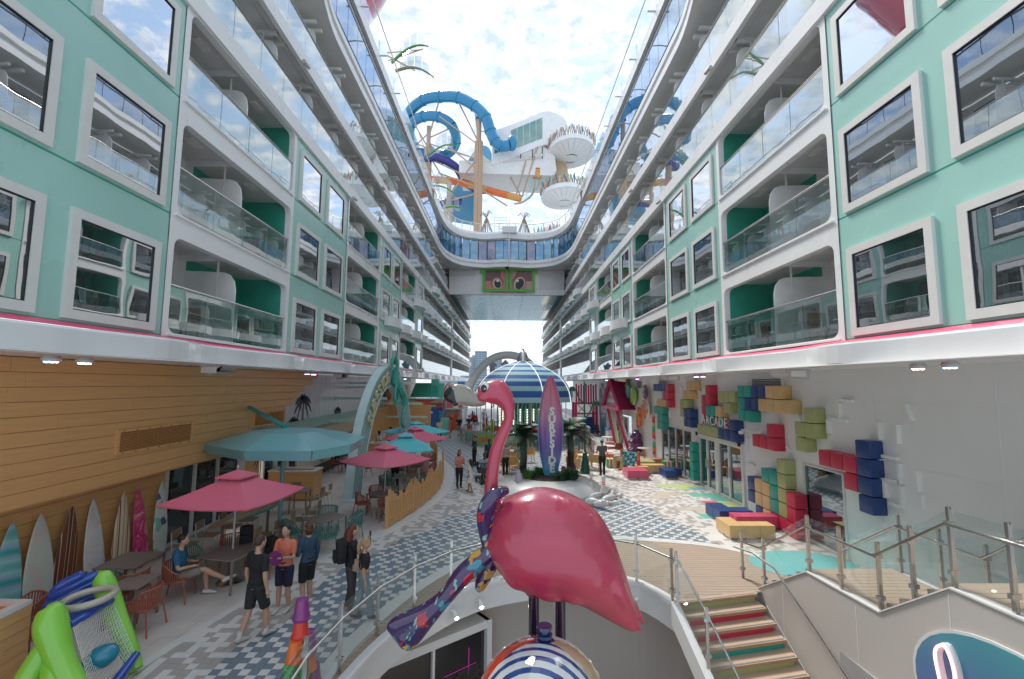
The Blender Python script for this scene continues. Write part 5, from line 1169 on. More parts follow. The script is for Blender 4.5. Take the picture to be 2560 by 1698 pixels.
def wall_sheet(mb, pr, dx0, dx1, zb, mi=0):
    for (ya, za), (yb, zb_) in zip(pr[:-1], pr[1:]):
        mb.add([(PX(ya) + dx0, ya, zb), (PX(yb) + dx0, yb, zb), (PX(yb) + dx0, yb, zb_), (PX(ya) + dx0, ya, za), (PX(ya) + dx1, ya, zb), (PX(yb) + dx1, yb, zb), (PX(yb) + dx1, yb, zb_), (PX(ya) + dx1, ya, za)], [(0, 1, 2, 3), (7, 6, 5, 4), (3, 2, 6, 7), (0, 3, 7, 4), (1, 5, 6, 2)], mi)
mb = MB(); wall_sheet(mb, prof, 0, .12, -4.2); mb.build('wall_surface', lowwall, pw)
mb = MB()
for (ya, za), (yb, zb_) in zip(prof[:-1], prof[1:]): mb.add([(PX(ya) - .02, ya, za), (PX(yb) - .02, yb, zb_), (PX(yb) + .14, yb, zb_ + .0), (PX(ya) + .14, ya, za), (PX(ya) - .02, ya, za + .025), (PX(yb) - .02, yb, zb_ + .025), (PX(yb) + .14, yb, zb_ + .025), (PX(ya) + .14, ya, za + .025)], [(4, 5, 6, 7), (0, 1, 5, 4), (3, 7, 6, 2), (0, 4, 7, 3), (1, 2, 6, 5)])
mb.build('coping', frame_w, pw)
for y in (9.9, 8.0, 6.4, 4.9): mb = MB(); mb.box(PX(y) - .004, PX(y), y, y + .008, -4, .9 if y > 6.5 else 1.8); mb.build('panel_joint', divid, pw)
for (y0, z0, y1, z1) in ((10.75, .0, 8.3, -.9),): mb = MB(); mb.tube([(PX(y0) - .004, y0 - .3, z0 - .2), (PX(4) - .004, 4.0, -4.4 + .3)], .006, 4); mb.build('panel_joint', divid, pw)
for s_ in (1,):
    mb = MB(); mb.box(PX(9) + .12, 7.7, 7.53, 9.15, .8, .985); mb.box(PX(5) + .12, 7.7, 3.0, 6.37, 1.65, 1.865); mb.build('landing', teakseam, pw)
    for (ya, yb, z) in ((7.55, 9.13, 1.0), (3.2, 6.35, 1.88)):
        y = ya
        while y < yb: mb = MB(); mb.box(PX(y) + .13, 7.68, y, min(yb, y + .13), z - .014, z); mb.build('plank', teak, pw); y += .138
    for k in range(6): mb = MB(); y = 10.7 - k * .27; mb.box(PX(y) + .12, 7.7, y - .27, y, -.02 + k * .165, (k + 1) * .165); mb.build('step', teak, pw)
    for k in range(5): mb = MB(); y = 7.53 - k * .235; mb.box(PX(y) + .12, 7.7, y - .235, y, .9 + k * .17, 1.0 + (k + 1) * .172); mb.build('step', teak, pw)
    mb = MB(); mb.add([(7.7, 10.75, 0), (7.7, 9.15, 1.0), (7.7, 7.53, 1.02), (7.7, 6.37, 1.88), (7.7, 3, 1.88), (7.7, 3, 0)] + [(7.8, 10.75, 0), (7.8, 9.15, 1.0), (7.8, 7.53, 1.02), (7.8, 6.37, 1.88), (7.8, 3, 1.88), (7.8, 3, 0)], [(0, 1, 2, 3, 4, 5), (11, 10, 9, 8, 7, 6), (0, 6, 7, 1), (1, 7, 8, 2), (2, 8, 9, 3), (3, 9, 10, 4)]); mb.build('far_stringer', frame_w, pw)
# the long board-shaped sign on the parapet with its neon script
bs = thing('parapet_sign', 'violet to teal surfboard sign with pink neon script on the parapet', 'sign', (5.95, 5.6, .3))
signm = ramp_mat('print_sign_dusk', 'grad', [(0, (.20, .10, .30)), (.35, (.10, .16, .36)), (.6, (.08, .26, .34)), (1, (.10, .36, .34))], axis='Z', scale=1.2, dist=.25, mul=.5, offset=(0, 0, .4), coat=.4)
def oval(cx, cz, rx, rz, a, n=40, nose=.25):
    out = []
    for k in range(n):
        t = 2 * PI * k / n; u = rx * math.cos(t); v = rz * math.sin(t) * (1 - nose * math.cos(t) * .5); out.append((cx + u * math.cos(a) - v * math.sin(a), cz + u * math.sin(a) + v * math.cos(a)))
    return out
for (g, m_, x0, x1) in ((1.03, frame_w, 5.985, 5.99), (1.0, signm, 5.96, 5.984)):
    mb = MB(); pts = oval(5.22, .42, 1.72 * g, .98 * g, R(8), nose=-.25); mb.add([(PX(y) - .03 - (0 if g > 1 else .012), y, z) for y, z in pts] + [(PX(y) - .002, y, z) for y, z in pts], [tuple(range(40)), tuple(range(79, 39, -1))] + [(i, (i + 1) % 40, 40 + (i + 1) % 40, 40 + i) for i in range(40)]); mb.build('sign_board' if g == 1 else 'white_edge', m_, bs)
neon = mat('pink_neon', (1, .35, .45), .4, emit=1.6)
mb = MB(); w_ = spline([(a + .36, b + .62) for a, b in [(6.15, -.05), (6.2, .35), (6.05, .5), (5.95, .2), (6.0, -.25), (5.9, -.4), (5.85, .0), (5.75, .1), (5.7, -.3), (5.6, -.4), (5.55, .05), (5.45, -.1), (5.4, -.5), (5.3, -.5), (5.2, -.1), (5.1, -.5)]], 5)
mb.tube([(PX(y) - .10, y, z) for y, z in w_], .016, 6); mb.build('neon_script', neon, bs, smooth=True)
mb = MB(); mb.tube([(PX(y) - .06, y - .03, z + .02) for y, z in w_], .035, 6); mb.build('script_backing', frame_w, bs, smooth=True)

RG = 'glass railings round the opening'
def railing(pts, lab, h=1.08, hand=(0, 0), side=1, glass_gap=.03, low=.1, loop=None):
    t = thing('glass_railing', lab, 'railing', pts[0], group=RG)
    for (x, y, z) in pts:
        mb = MB(); mb.box(x - .028, x - .008, y - .022, y + .022, z, z + h); mb.box(x + .008, x + .028, y - .022, y + .022, z, z + h); mb.box(x - .012, x + .012, y - .018, y + .018, z, z + h - .03); mb.build('post', alu, t)
        mb = MB()
        for zz in (z + .22, z + h - .22): mb.box(x - .06, x + .06, y - .03, y + .03, zz - .03, zz + .03)
        mb.build('clamp', alu, t)
    hp_ = []
    for a, b in zip(pts[:-1], pts[1:]):
        A, B = Vector(a), Vector(b); d = B - A; d2 = Vector((d.x, d.y, 0)).normalized(); g0 = A + d * (.05 / d.length); g1 = B - d * (.05 / d.length); n = Vector((-d2.y, d2.x, 0)) * .006
        mb = MB(); V_ = [g0 - n, g1 - n, g1 + n, g0 + n]; mb.add([(v.x, v.y, v.z + low) for v in V_] + [(v.x, v.y, v.z + h - .04) for v in V_], [(0, 3, 2, 1), (4, 5, 6, 7), (0, 1, 5, 4), (1, 2, 6, 5), (2, 3, 7, 6), (3, 0, 4, 7)]); mb.build('glass_panel', clearglass, t)
    hd = [(x + hand[0], y + hand[1], z + h - .22) for x, y, z in pts]
    mb = MB(); mb.tube(hd, .022, 8); mb.build('handrail', alu, t, smooth=True); return t
railing([(-2.68, 4.9, 0), (-2.72, 5.8, 0), (-2.75, 6.75, 0), (-2.62, 7.75, 0), (-2.33, 8.85, 0), (-1.85, 9.85, 0), (-1.2, 10.7, 0), (-.25, 11.4, 0), (.9, 11.82, 0), (2.1, 11.75, 0), (3.1, 11.15, 0), (3.6, 10.2, 0)], 'long curved glass railing round the opening, behind the flamingo', hand=(.05, -.05))
railing([(3.64, 10.02, 0), (3.78, 8.92, -.62), (3.9, 7.85, -1.3), (4.02, 6.8, -1.98)], 'glass railing descending on the left side of the stairs', hand=(.06, 0))
railing([(5.72, 11.35, 0), (PX(10.5) + .05, 10.6, .08), (PX(9.15) + .05, 9.13, 1.0), (PX(8.3) + .05, 8.35, 1.02), (PX(7.53) + .05, 7.55, 1.02), (PX(7) + .05, 6.95, 1.45), (PX(6.37) + .05, 6.35, 1.88), (PX(5.6) + .05, 5.65, 1.88), (PX(4.9) + .05, 4.9, 1.88), (PX(4.2) + .05, 4.2, 1.88)], 'glass railing rising in steps on top of the white parapet', hand=(-.07, 0))
railing([(7.72, 10.7, .0), (7.72, 9.15, 1.0), (7.72, 8.3, 1.0), (7.72, 7.5, 1.0), (7.72, 6.4, 1.88), (7.72, 5.5, 1.88), (7.72, 4.6, 1.88)], 'far glass railing of the rising stairs, by the white wall', hand=(-.07, 0))
hr = MB(); hr.tube([(5.3, 10.9, .88), (5.55, 10.55, .86), (5.66, 9.9, .78), (5.74, 8.9, .2), (5.92, 6.9, -1.1), (5.98, 6.2, -1.45), (6.0, 5.4, -1.95)], .022, 8); tag(hr.build('wall_handrail', alu, smooth=True), 'steel handrail running down the parapet beside the stairs', 'handrail')
# rim spotlights
for k, (x, y, lab) in enumerate(((-1.15, 10.45, 'left of the pair of spotlights on the rim of the opening'), (-.6, 10.95, 'right of the pair of spotlights on the rim of the opening'), (3.05, 10.95, 'spotlight on the rim under the stairs head, right of the flamingo'), (-2.32, 7.85, 'spotlight on the rim at the bottom, below the beaker stack'))):
    t = thing('rim_spotlight', lab, 'lamp', (x, y, -.35), group='spotlights on the rim of the opening')
    c = Vector((.7, 8, -.9)); d = (c - Vector((x, y, -.35))); d.z = 0; d.normalize(); p0 = Vector((x, y, -.32)); p1 = p0 + d * .1; p2 = p1 + d * .12 + Vector((0, 0, -.07))
    mb = MB(); mb.tube([p0, p1], .05, 10); mb.build('base', frame_w, t, smooth=True)
    mb = MB(); mb.tube([p1 + Vector((0, 0, .03)), p2], [.05, .06], 12); mb.build('housing', frame_w, t, smooth=True)
    mb = MB(); mb.ell(p2, (.045, .045, .03), 10, 6); mb.build('bulb', mat('rim_bulb', (1, .86, .68), .3, emit=9) if 'rim_bulb' not in M else M['rim_bulb'], t, smooth=True)

# ================================================================== FLAMINGO
FY = 6.3
def FP(u, v, y=FY): return ((u - 1265) * .00554, y, 4.6 - (v - 960) * .00530)
fl = thing('flamingo_statue', 'giant glossy pink flamingo statue with floral scarf standing in the opening', 'statue', (.55, FY, -4.2))
mb = MB(); body = [(-.24, 2.66, .06, .06), (-.17, 2.64, .30, .26), (0, 2.62, .49, .45), (.22, 2.58, .62, .57), (.5, 2.53, .68, .62), (.78, 2.44, .66, .60), (1.02, 2.25, .56, .52), (1.24, 2.02, .41, .40), (1.42, 1.80, .29, .28), (1.58, 1.60, .18, .19), (1.68, 1.47, .10, .13), (1.74, 1.40, .03, .05)]
pts = spline([(x, FY, z, ra, rb) for x, z, ra, rb in body], 5)
mb.tube([p[:3] for p in pts], [(max(.01, p[4]), max(.01, p[3])) for p in pts], 36, 0, True, 1, (0, 1, 0))
# feather folds under the belly and at the tail
for (u0, v0, u1, v1, r_, dy) in ((1350, 1390, 1470, 1490, .16, -.28), (1400, 1340, 1520, 1475, .15, -.34), (1450, 1330, 1575, 1530, .13, -.25), (1250, 1370, 1340, 1455, .17, -.25), (1290, 1390, 1420, 1478, .16, -.3), (1500, 1430, 1588, 1562, .09, -.12), (1530, 1440, 1600, 1555, .08, .05)):
    a = FP(u0, v0, FY + dy * .3); b = FP((u0 + u1) / 2, (v0 + v1) / 2 + 3, FY + dy); c = FP(u1, v1, FY + dy * .5); q_ = spline([(*a, .04), (*b, r_), (*c, .02)], 6); mb.tube([p[:3] for p in q_], [max(.01, p[3]) for p in q_], 16)
for (u, v) in ((1335, 1468), (1398, 1478)): p = FP(u, v); mb.ell((p[0], FY, p[2] + .04), (.15, .15, .15), 16, 10)
# neck and head continue the same skin
nk = [(1240, 1300, .19), (1233, 1250, .115), (1232, 1200, .09), (1241, 1135, .086), (1257, 1090, .079), (1271, 1058, .068), (1273, 1030, .078), (1265, 1005, .125), (1248, 985, .165), (1230, 981, .168), (1214, 983, .140), (1203, 990, .105)]
q_ = spline([(*FP(u, v), r_) for u, v, r_ in nk], 6); mb.tube([p[:3] for p in q_], [p[3] for p in q_], 24, 0, True, 1, (0, 1, 0))
p = FP(1210, 992); mb.ell((p[0], FY - .05, p[2]), (.10, .11, .09), 16, 10); p = FP(1240, 970); mb.ell((p[0], FY, p[2]), (.17, .13, .12), 18, 12)
me_b = mb.build('body', flam, fl, smooth=True)
rm = me_b.modifiers.new('r', 'REMESH'); rm.mode = 'VOXEL'; rm.voxel_size = .022; sm_ = me_b.modifiers.new('s', 'SMOOTH'); sm_.iterations = 6; sm_.factor = .6
def bake(o, smooth=True):
    dg = bpy.context.evaluated_depsgraph_get(); bpy.context.view_layer.update(); me = bpy.data.meshes.new_from_object(o.evaluated_get(dg)); o.modifiers.clear(); old = o.data; o.data = me; me.name = old.name
    me.polygons.foreach_set('use_smooth', [True] * len(me.polygons)); me.update()
bake(me_b)
beakm = mat('beak_cream', (.27, .245, .185), .2, coat=.5); blackg = mat('gloss_black', (.008, .008, .009), .2, coat=.3)
mb = MB(); bk_ = [(1212, 996, .10, .09), (1198, 999, .105, .10), (1182, 999, .108, .10), (1168, 993, .125, .10), (1155, 989, .145, .10), (1145, 989, .15, .10), (1140, 990, .148, .098)]
q_ = spline([(*FP(u, v), a, b) for u, v, a, b in bk_], 6); mb.tube([p[:3] for p in q_], [(p[4], p[3]) for p in q_], 24, 0, True, 1, (0, 1, 0)); mb.build('beak', beakm, fl, smooth=50)
mb = MB(); bk_ = [(1141, 990, .148, .098), (1135, 993, .143, .095), (1128, 998, .125, .085), (1123, 1003, .09, .06), (1121, 1006, .03, .03)]
q_ = spline([(*FP(u, v), a, b) for u, v, a, b in bk_], 6); mb.tube([p[:3] for p in q_], [(p[4], p[3]) for p in q_], 24, 0, True, 1, (0, 1, 0)); 
q_ = spline([(*FP(1136, 1008), .06, .07), (*FP(1146, 1008), .045, .075), (*FP(1152, 1006), .01, .03)], 5); mb.tube([p[:3] for p in q_], [(p[4], p[3]) for p in q_], 16, 0, True, 1, (0, 1, 0)); mb.build('beak_tip', blackg, fl, smooth=50)
p = FP(1213, 970)
mb = MB(); mb.ell((p[0], FY - .125, p[2] + .01), (.062, .035, .075), 16, 10); mb.build('eye_white', frame_w, fl, smooth=True)
mb = MB(); mb.ell((p[0] - .008, FY - .148, p[2] - .008), (.042, .022, .055), 14, 9); mb.build('pupil', blackg, fl, smooth=True)
mb = MB(); mb.ell((p[0] + .006, FY - .168, p[2] - .015), (.010, .006, .012), 8, 6); mb.build('eye_glint', frame_w, fl, smooth=True)
legm = mat('flamingo_leg', (.035, .012, .03), .15, coat=.8)
for u in (1335, 1398): p = FP(u, 1480); mb = MB(); mb.tube([(p[0], FY, p[2] + .1), (p[0], FY, -4.2)], .072, 18); mb.build('leg', legm, fl, smooth=True)
# scarf print: purple ground with leaves and blossoms
def floral(name):
    m, nt, N, L, o = new_mat(name); p = N.new('ShaderNodeBsdfPrincipled'); L.new(p.outputs[0], o.inputs[0]); p.inputs['Roughness'].default_value = .15; p.inputs['Coat Weight'].default_value = 1
    tc = N.new('ShaderNodeTexCoord'); col = None
    base = N.new('ShaderNodeRGB'); base.outputs[0].default_value = (.035, .012, .085, 1); cur = base.outputs[0]
    for sc_, thr, cols, strx in ((4.2, .40, ((.02, .22, .30), (.55, .28, .03), (.42, .01, .03), (.02, .22, .30), (.6, .34, .06)), (1, 1, 1)), (8.5, .26, ((.55, .25, .05), (.20, .42, .36), (.45, .02, .04), (.03, .28, .36)), (1, 1, .45))):
        mp = N.new('ShaderNodeMapping'); mp.inputs['Scale'].default_value = strx; mp.inputs['Rotation'].default_value = (0, .7, 0); L.new(tc.outputs['Object'], mp.inputs[0])
        nz = N.new('ShaderNodeTexNoise'); nz.inputs['Scale'].default_value = 9; L.new(mp.outputs[0], nz.inputs['Vector']); ad_ = N.new('ShaderNodeMixRGB'); ad_.inputs[0].default_value = .12; L.new(mp.outputs[0], ad_.inputs[1]); L.new(nz.outputs['Color'], ad_.inputs[2])
        v = N.new('ShaderNodeTexVoronoi'); v.inputs['Scale'].default_value = sc_; L.new(ad_.outputs[0], v.inputs['Vector']); s = N.new('ShaderNodeSeparateXYZ'); L.new(v.outputs['Color'], s.inputs[0])
        r = N.new('ShaderNodeValToRGB'); r.color_ramp.interpolation = 'CONSTANT'
        while len(r.color_ramp.elements) < len(cols): r.color_ramp.elements.new(.5)
        for i, c in enumerate(cols): r.color_ramp.elements[i].position = i / len(cols); r.color_ramp.elements[i].color = c4(c)
        L.new(s.outputs[0], r.inputs[0]); w = N.new('ShaderNodeTexWave'); w.wave_type = 'RINGS'; w.inputs['Scale'].default_value = sc_ * .9; w.inputs['Distortion'].default_value = 6; L.new(mp.outputs[0], w.inputs['Vector'])
        th = N.new('ShaderNodeMath'); th.operation = 'MULTIPLY_ADD'; L.new(w.outputs['Fac'], th.inputs[0]); th.inputs[1].default_value = .16; L.new(v.outputs['Distance'], th.inputs[2])
        lt = N.new('ShaderNodeMath'); lt.operation = 'LESS_THAN'; L.new(th.outputs[0], lt.inputs[0]); lt.inputs[1].default_value = thr
        mx = N.new('ShaderNodeMixRGB'); L.new(lt.outputs[0], mx.inputs[0]); L.new(cur, mx.inputs[1]); L.new(r.outputs[0], mx.inputs[2]); cur = mx.outputs[0]
    L.new(cur, p.inputs['Base Color']); return m
scm = floral('floral_print')
mb = MB(); q_ = spline([(*FP(1268, 1226, FY - .1), .05, .06), (*FP(1245, 1228, FY - .22), .08, .09), (*FP(1226, 1250, FY - .26), .075, .12), (*FP(1219, 1285, FY - .2), .07, .12), (*FP(1222, 1330, FY - .12), .07, .10), (*FP(1228, 1372, FY - .1), .05, .07)], 6)
mb.tube([p[:3] for p in q_], [(p[3], p[4]) for p in q_], 18); mb.build('scarf_collar', scm, fl, smooth=60)
mb = MB(); q_ = spline([(*FP(1250, 1360, FY - .05), .10, .09), (*FP(1215, 1385, FY - .1), .12, .10), (*FP(1170, 1425, FY - .1), .125, .10), (*FP(1128, 1478, FY - .08), .105, .09), (*FP(1092, 1516, FY - .05), .135, .09), (*FP(1060, 1545, FY - .02), .19, .09), (*FP(1035, 1566, FY), .23, .08), (*FP(1016, 1580, FY), .22, .06), (*FP(1008, 1587, FY), .16, .02)], 6)
mb.tube([p[:3] for p in q_], [(p[4], p[3]) for p in q_], 22, 0, True, 1, (0, 1, 0)); mb.build('scarf_tail', scm, fl, smooth=60)
mb = MB(); q_ = spline([(*FP(1245, 1385, FY + .2), .09, .07), (*FP(1230, 1425, FY + .25), .11, .08), (*FP(1212, 1465, FY + .3), .10, .08), (*FP(1203, 1490, FY + .3), .07, .06), (*FP(1201, 1500, FY + .3), .02, .02)], 6)
mb.tube([p[:3] for p in q_], [(p[4], p[3]) for p in q_], 18, 0, True, 1, (0, 1, 0)); mb.build('scarf_tail', scm, fl, smooth=60)
# beach ball
bb = thing('beach_ball', 'giant beach ball with blue stripes, red and tan panels and navy valve, below the flamingo', 'beach ball', (.42, 5.4, .2))
bc = Vector((.43, 5.4, .93)); RB = .78
def gore(a0, a1, m_, nm, mats=None, stripes=False):
    mb = MB(); n = 10; mm_ = 24; tilt = Matrix.Rotation(R(-6), 3, 'X') @ Matrix.Rotation(R(2), 3, 'Y')
    for i in range(mm_):
        for j in range(n):
            vs = []
            for (ii, jj) in ((i, j), (i, j + 1), (i + 1, j + 1), (i + 1, j)):
                t = PI * ii / mm_; a = R(a0 + (a1 - a0) * jj / n); vs.append(bc + tilt @ Vector((math.sin(t) * math.cos(a), math.sin(t) * math.sin(a), math.cos(t))) * RB)
            mb.add(vs, [(0, 1, 2, 3)])
    return mb.build(nm, m_, bb, smooth='all')
stripem = ramp_mat('print_ball_stripes', 'repeat', [(0, (.66, .66, .64)), (.58, (.01, .05, .22))], axis='Y', mul=9.5, interp='CONSTANT', rough=.1, coat=1, rot=(R(18), 0, R(12)))
gore(-165, -35, stripem, 'striped_panel'); gore(-35, 20, mat('tan_gloss', (.55, .42, .25), .12, coat=1), 'tan_panel'); gore(20, 75, frame_w, 'white_panel'); gore(75, 130, mat('blue_gloss', (.02, .08, .35), .12, coat=1), 'blue_panel'); gore(130, 195, mat('red_gloss', (.70, .05, .015), .12, coat=1), 'red_panel')
mb = MB(); mb.lathe([(0, .05), (.085, .05), (.09, .02), (.05, 0), (.05, -.03), (.09, -.04), (.09, -.07), (.05, -.09), (.12, -.12), (0, -.12)], (bc.x + .03, bc.y + .08, bc.z + RB + .10), 18); mb.build('valve', mat('navy_gloss', (.01, .03, .12), .12, coat=1), bb, smooth=True)
mb = MB(); mb.lathe([(0, .0), (.35, .0), (.4, -4.9), (0, -4.9)], (bc.x, bc.y, bc.z - RB + .02), 20); mb.build('pedestal', frame_w, bb, smooth=True)

# ================================================================== PLANTER, SURF SIGN, PALMS, PINS, BEAKERS
pl = thing('planter', 'white rounded planter mound with grasses, palms and the surfboard sign', 'planter', (2.0, 20.2, 0))
mb = MB(); mb.lathe([(2.3, 0), (2.3, .14), (2.1, .34), (1.6, .52), (1.1, .6), (0, .6)], (1.9, 20.4, 0), 40); mb.build('mound', frame_w, pl, smooth=True)
soil = mat('soil', (.05, .035, .02), .9); mb = MB(); mb.lathe([(1.15, .59), (1.1, .63), (0, .64)], (1.9, 20.4, 0), 24); mb.build('soil', soil, pl)
leafg = mat('grass_leaf', (.06, .17, .025), .5, var=.3, scale=3); leafd = mat('fern_leaf', (.02, .07, .03), .5, var=.3, scale=3); frond_m = mat('palm_frond', (.035, .085, .045), .5, var=.35, scale=2)
def tuft(x, y, z, n, r_, h, m_, nm, seed):
    rr = random.Random(seed); mb = MB()
    for i in range(n):
        a = rr.uniform(0, 2 * PI); l = h * rr.uniform(.5, 1.1); o_ = rr.uniform(0, r_ * .6); bx_, by_ = x + o_ * math.cos(a), y + o_ * math.sin(a); sp_ = rr.uniform(.1, 1) * r_; w = .012
        p0 = (bx_, by_, z); p1 = (bx_ + math.cos(a) * sp_ * .5, by_ + math.sin(a) * sp_ * .5, z + l * .75); p2 = (bx_ + math.cos(a) * sp_, by_ + math.sin(a) * sp_, z + l * (.6 + .4 * rr.random()))
        px, py = -math.sin(a) * w, math.cos(a) * w
        mb.add([(p0[0] - px, p0[1] - py, p0[2]), (p0[0] + px, p0[1] + py, p0[2]), (p1[0] + px, p1[1] + py, p1[2]), (p1[0] - px, p1[1] - py, p1[2]), p2], [(0, 1, 2, 3), (3, 2, 4)])
    return mb.build(nm, m_, None)
for k, (x, y, m_, lab, n) in enumerate(((1.0, 19.9, leafg, 'bright green grass tuft left of the surfboard sign', 360), (2.85, 19.7, leafd, 'dark fern clump right of the surfboard sign', 480), (2.35, 19.5, leafd, 'low fern clump at the foot of the surfboard sign', 120), (2.75, 20.3, leafg, 'green grass tuft behind the fern, right side of the planter', 300), (1.5, 20.6, leafg, 'green grass tuft behind the surfboard sign', 200))):
    o = tuft(x, y, .6, n, .34, .40, m_, 'grass_tuft', k); tag(o, lab, 'plant', 'planter plants')
def cycad(x, y, h, n, L, lab, seed):
    rr = random.Random(seed); t = thing('palm_tree', lab, 'palm', (x, y, .5), group='short palms in the planter')
    mb = MB(); mb.tube([(x, y, .5), (x + .05, y, .5 + h * .5), (x, y, .5 + h)], [.17, .15, .17], 12)
    for k in range(60): a = rr.uniform(0, 6.28); z = .5 + h * rr.random(); mb.add([(x + .15 * math.cos(a), y + .15 * math.sin(a), z), (x + .15 * math.cos(a + .25), y + .15 * math.sin(a + .25), z), (x + .21 * math.cos(a + .12), y + .21 * math.sin(a + .12), z + .09)], [(0, 1, 2)])
    mb.build('trunk', mat('palm_trunk', (.035, .025, .02), .8) if 'palm_trunk' not in M else M['palm_trunk'], t)
    for i in range(n):
        a = 2 * PI * i / n * 1.0 + rr.uniform(-.15, .15) + (i % 2) * .3; el = rr.uniform(-.1, 1.15); l = L * rr.uniform(.75, 1.05); mb = MB(); pts = []
        for s_ in range(11):
            f = s_ / 10; pts.append(Vector((x + math.cos(a) * l * f * math.cos(el) * (1 - .1 * f), y + math.sin(a) * l * f * math.cos(el), .5 + h + l * f * math.sin(el) - l * .55 * f * f)))
        mb.tube(pts, [.014 * (1 - f_ / 11) + .003 for f_ in range(11)], 4)
        for s_ in range(1, 34):
            f = s_ / 34; i0 = int(f * 10); g = f * 10 - i0; p = pts[i0].lerp(pts[min(10, i0 + 1)], g); d = (pts[min(10, i0 + 1)] - pts[i0]).normalized(); side = d.cross(Vector((0, 0, 1))).normalized(); ll = .42 * math.sin(PI * (f * .85 + .12)) * l / 1.3
            for sg in (-1, 1):
                e = p + side * sg * ll + d * ll * .5 - Vector((0, 0, ll * .25)); mb.add([p - d * .02, p + d * .02, e], [(0, 1, 2)])
        mb.build('frond', frond_m, t)
cycad(.8, 21.5, 1.75, 30, 1.7, 'short dark palm left of the surfboard sign', 3); cycad(3.0, 21.6, 1.9, 30, 1.75, 'short dark palm right of the surfboard sign', 5)
ss = thing('surfboard_sign', 'tall upright surfboard sign lettered SURFSIDE, pink over violet and blue', 'sign', (1.98, 20.3, .4))
o = board_mesh(L=4.7, w=1.06, th=.16, n=34, nose=.96).build('board', ramp_mat('print_sunset_board', 'grad', [(0, (.10, .42, .50)), (.16, (.05, .22, .45)), (.32, (.10, .06, .30)), (.48, (.22, .08, .30)), (.62, (.42, .16, .28)), (.8, (.50, .10, .18)), (1, (.45, .02, .10))], axis='Z', scale=.8, dist=.14, mul=.213, coat=.6, rough=.2), ss, smooth=60, absolute=False); o.location = (0, 0, -.1)
o = board_mesh(L=4.76, w=1.12, th=.12, n=34, nose=.96).build('board_edge', mat('pale_blue_edge', (.18, .45, .60), .3), ss, smooth=60, absolute=False); o.location = (0, .03, -.13)
for i, ch in enumerate('SURFSIDE'): text_mesh(ch, .45, .02, frame_w, 'letter', ss, (.05, -.10, 3.0 - i * .352), (R(90), 0, 0), offset=.022)
mb = MB(); mb.tube([(1.98, 20.2, .4), (1.98, 20.22, 4.6)], .006, 4); mb.build('stringer', rosep, ss)
# bowling pins
def pin_mesh(mb, mi0=0, mi1=1):
    prof = [(.0, 0), (.07, 0), (.11, .08), (.145, .22), (.15, .30), (.12, .44), (.07, .60), (.052, .68), (.055, .72), (.075, .80), (.08, .85), (.06, .93), (.03, .96), (0, .97)]
    pp = spline([(r_, z) for r_, z in prof], 3); pp = [(max(0, a), b) for a, b in pp]; mb.lathe(pp, (0, 0, 0), 20, mis=[1 if (.60 < (pp[i][1] + pp[i + 1][1]) / 2 < .64 or .67 < (pp[i][1] + pp[i + 1][1]) / 2 < .71) else 0 for i in range(len(pp) - 1)])
pin_w = mat('pin_white', (.64, .64, .62), .3, coat=.3)
pd = [(3.57, 19.33, 0, 0, 0, 'bowling pin standing on the left'), (3.95, 18.7, 0, 0, 0, 'bowling pin standing in the middle'), (3.25, 18.35, .12, -75, 200, 'toppled bowling pin lying leftmost, base to the camera'), (3.35, 17.55, .13, 78, -35, 'toppled bowling pin nearest the camera'), (3.75, 18.05, .14, 80, 20, 'toppled bowling pin under the others'), (4.1, 18.25, .14, 84, 70, 'toppled bowling pin lying to the right, red bands outward'), (3.1, 17.95, .14, -80, 130, 'toppled bowling pin behind the nearest one')]
pin_me = None
for (x, y, z, tl_, rz, lab) in pd:
    if pin_me is None: mb = MB(); pin_mesh(mb); o = mb.build('bowling_pin', [pin_w, red_m], None, smooth=60); pin_me = o.data
    else: o = bpy.data.objects.new('bowling_pin', pin_me); COL.objects.link(o)
    o.location = (x, y, z); o.rotation_euler = (0, R(tl_), R(rz)); tag(o, lab, 'bowling pin', 'oversized bowling pins')
# giant beakers stacked
def cup(x, y, z, m_, lab, s_=1.0, grp='stacked giant plastic beakers', logo=True):
    t = thing('plastic_cup', lab, 'cup', (x, y, z), rnd.uniform(0, 3), grp)
    mb = MB(); mb.lathe([(.135 * s_, 0), (.14 * s_, .03 * s_), (.128 * s_, .035 * s_), (.125 * s_, .07 * s_), (.12 * s_, .075 * s_), (.092 * s_, .30 * s_), (.088 * s_, .31 * s_), (.075 * s_, .31 * s_), (.07 * s_, .30 * s_), (0, .30 * s_)], (0, 0, 0), 24); mb.build('shell', m_, t, smooth=40, absolute=False)
    mb = MB(); mb.lathe([(.0885 * s_, .302 * s_), (.095 * s_, .29 * s_)], (0, 0, 0), 24); mb.build('rim_band', m_, t, absolute=False)
    return t
cups = [(-3.12, 6.95, 0, purple_m, 'purple beaker at the bottom of the tall stack, left'), (-2.98, 7.2, 0, orange_m, 'orange beaker at the bottom of the stack, by the railing'), (-2.93, 7.5, 0, purple_m, 'purple beaker at the bottom of the stack, farthest'),
        (-3.08, 7.05, .29, green_m, 'green beaker in the second row of the stack, left'), (-2.98, 7.4, .29, orange_m, 'orange beaker in the second row of the stack, right'), (-3.0, 7.2, .30, green_m, 'green beaker in the middle of the stack'), (-3.06, 7.12, .58, orange_m, 'orange beaker in the third row of the stack, left'), (-2.98, 7.4, .58, purple_m, 'purple beaker in the third row of the stack, right'), (-3.05, 7.25, .87, red_m, 'red beaker just under the top one'), (-3.06, 7.28, 1.14, purple_m, 'purple beaker on top of the tall stack')]
for (x, y, z, m_, lab) in cups: cup(x, y, z * .92, m_, lab, .95)
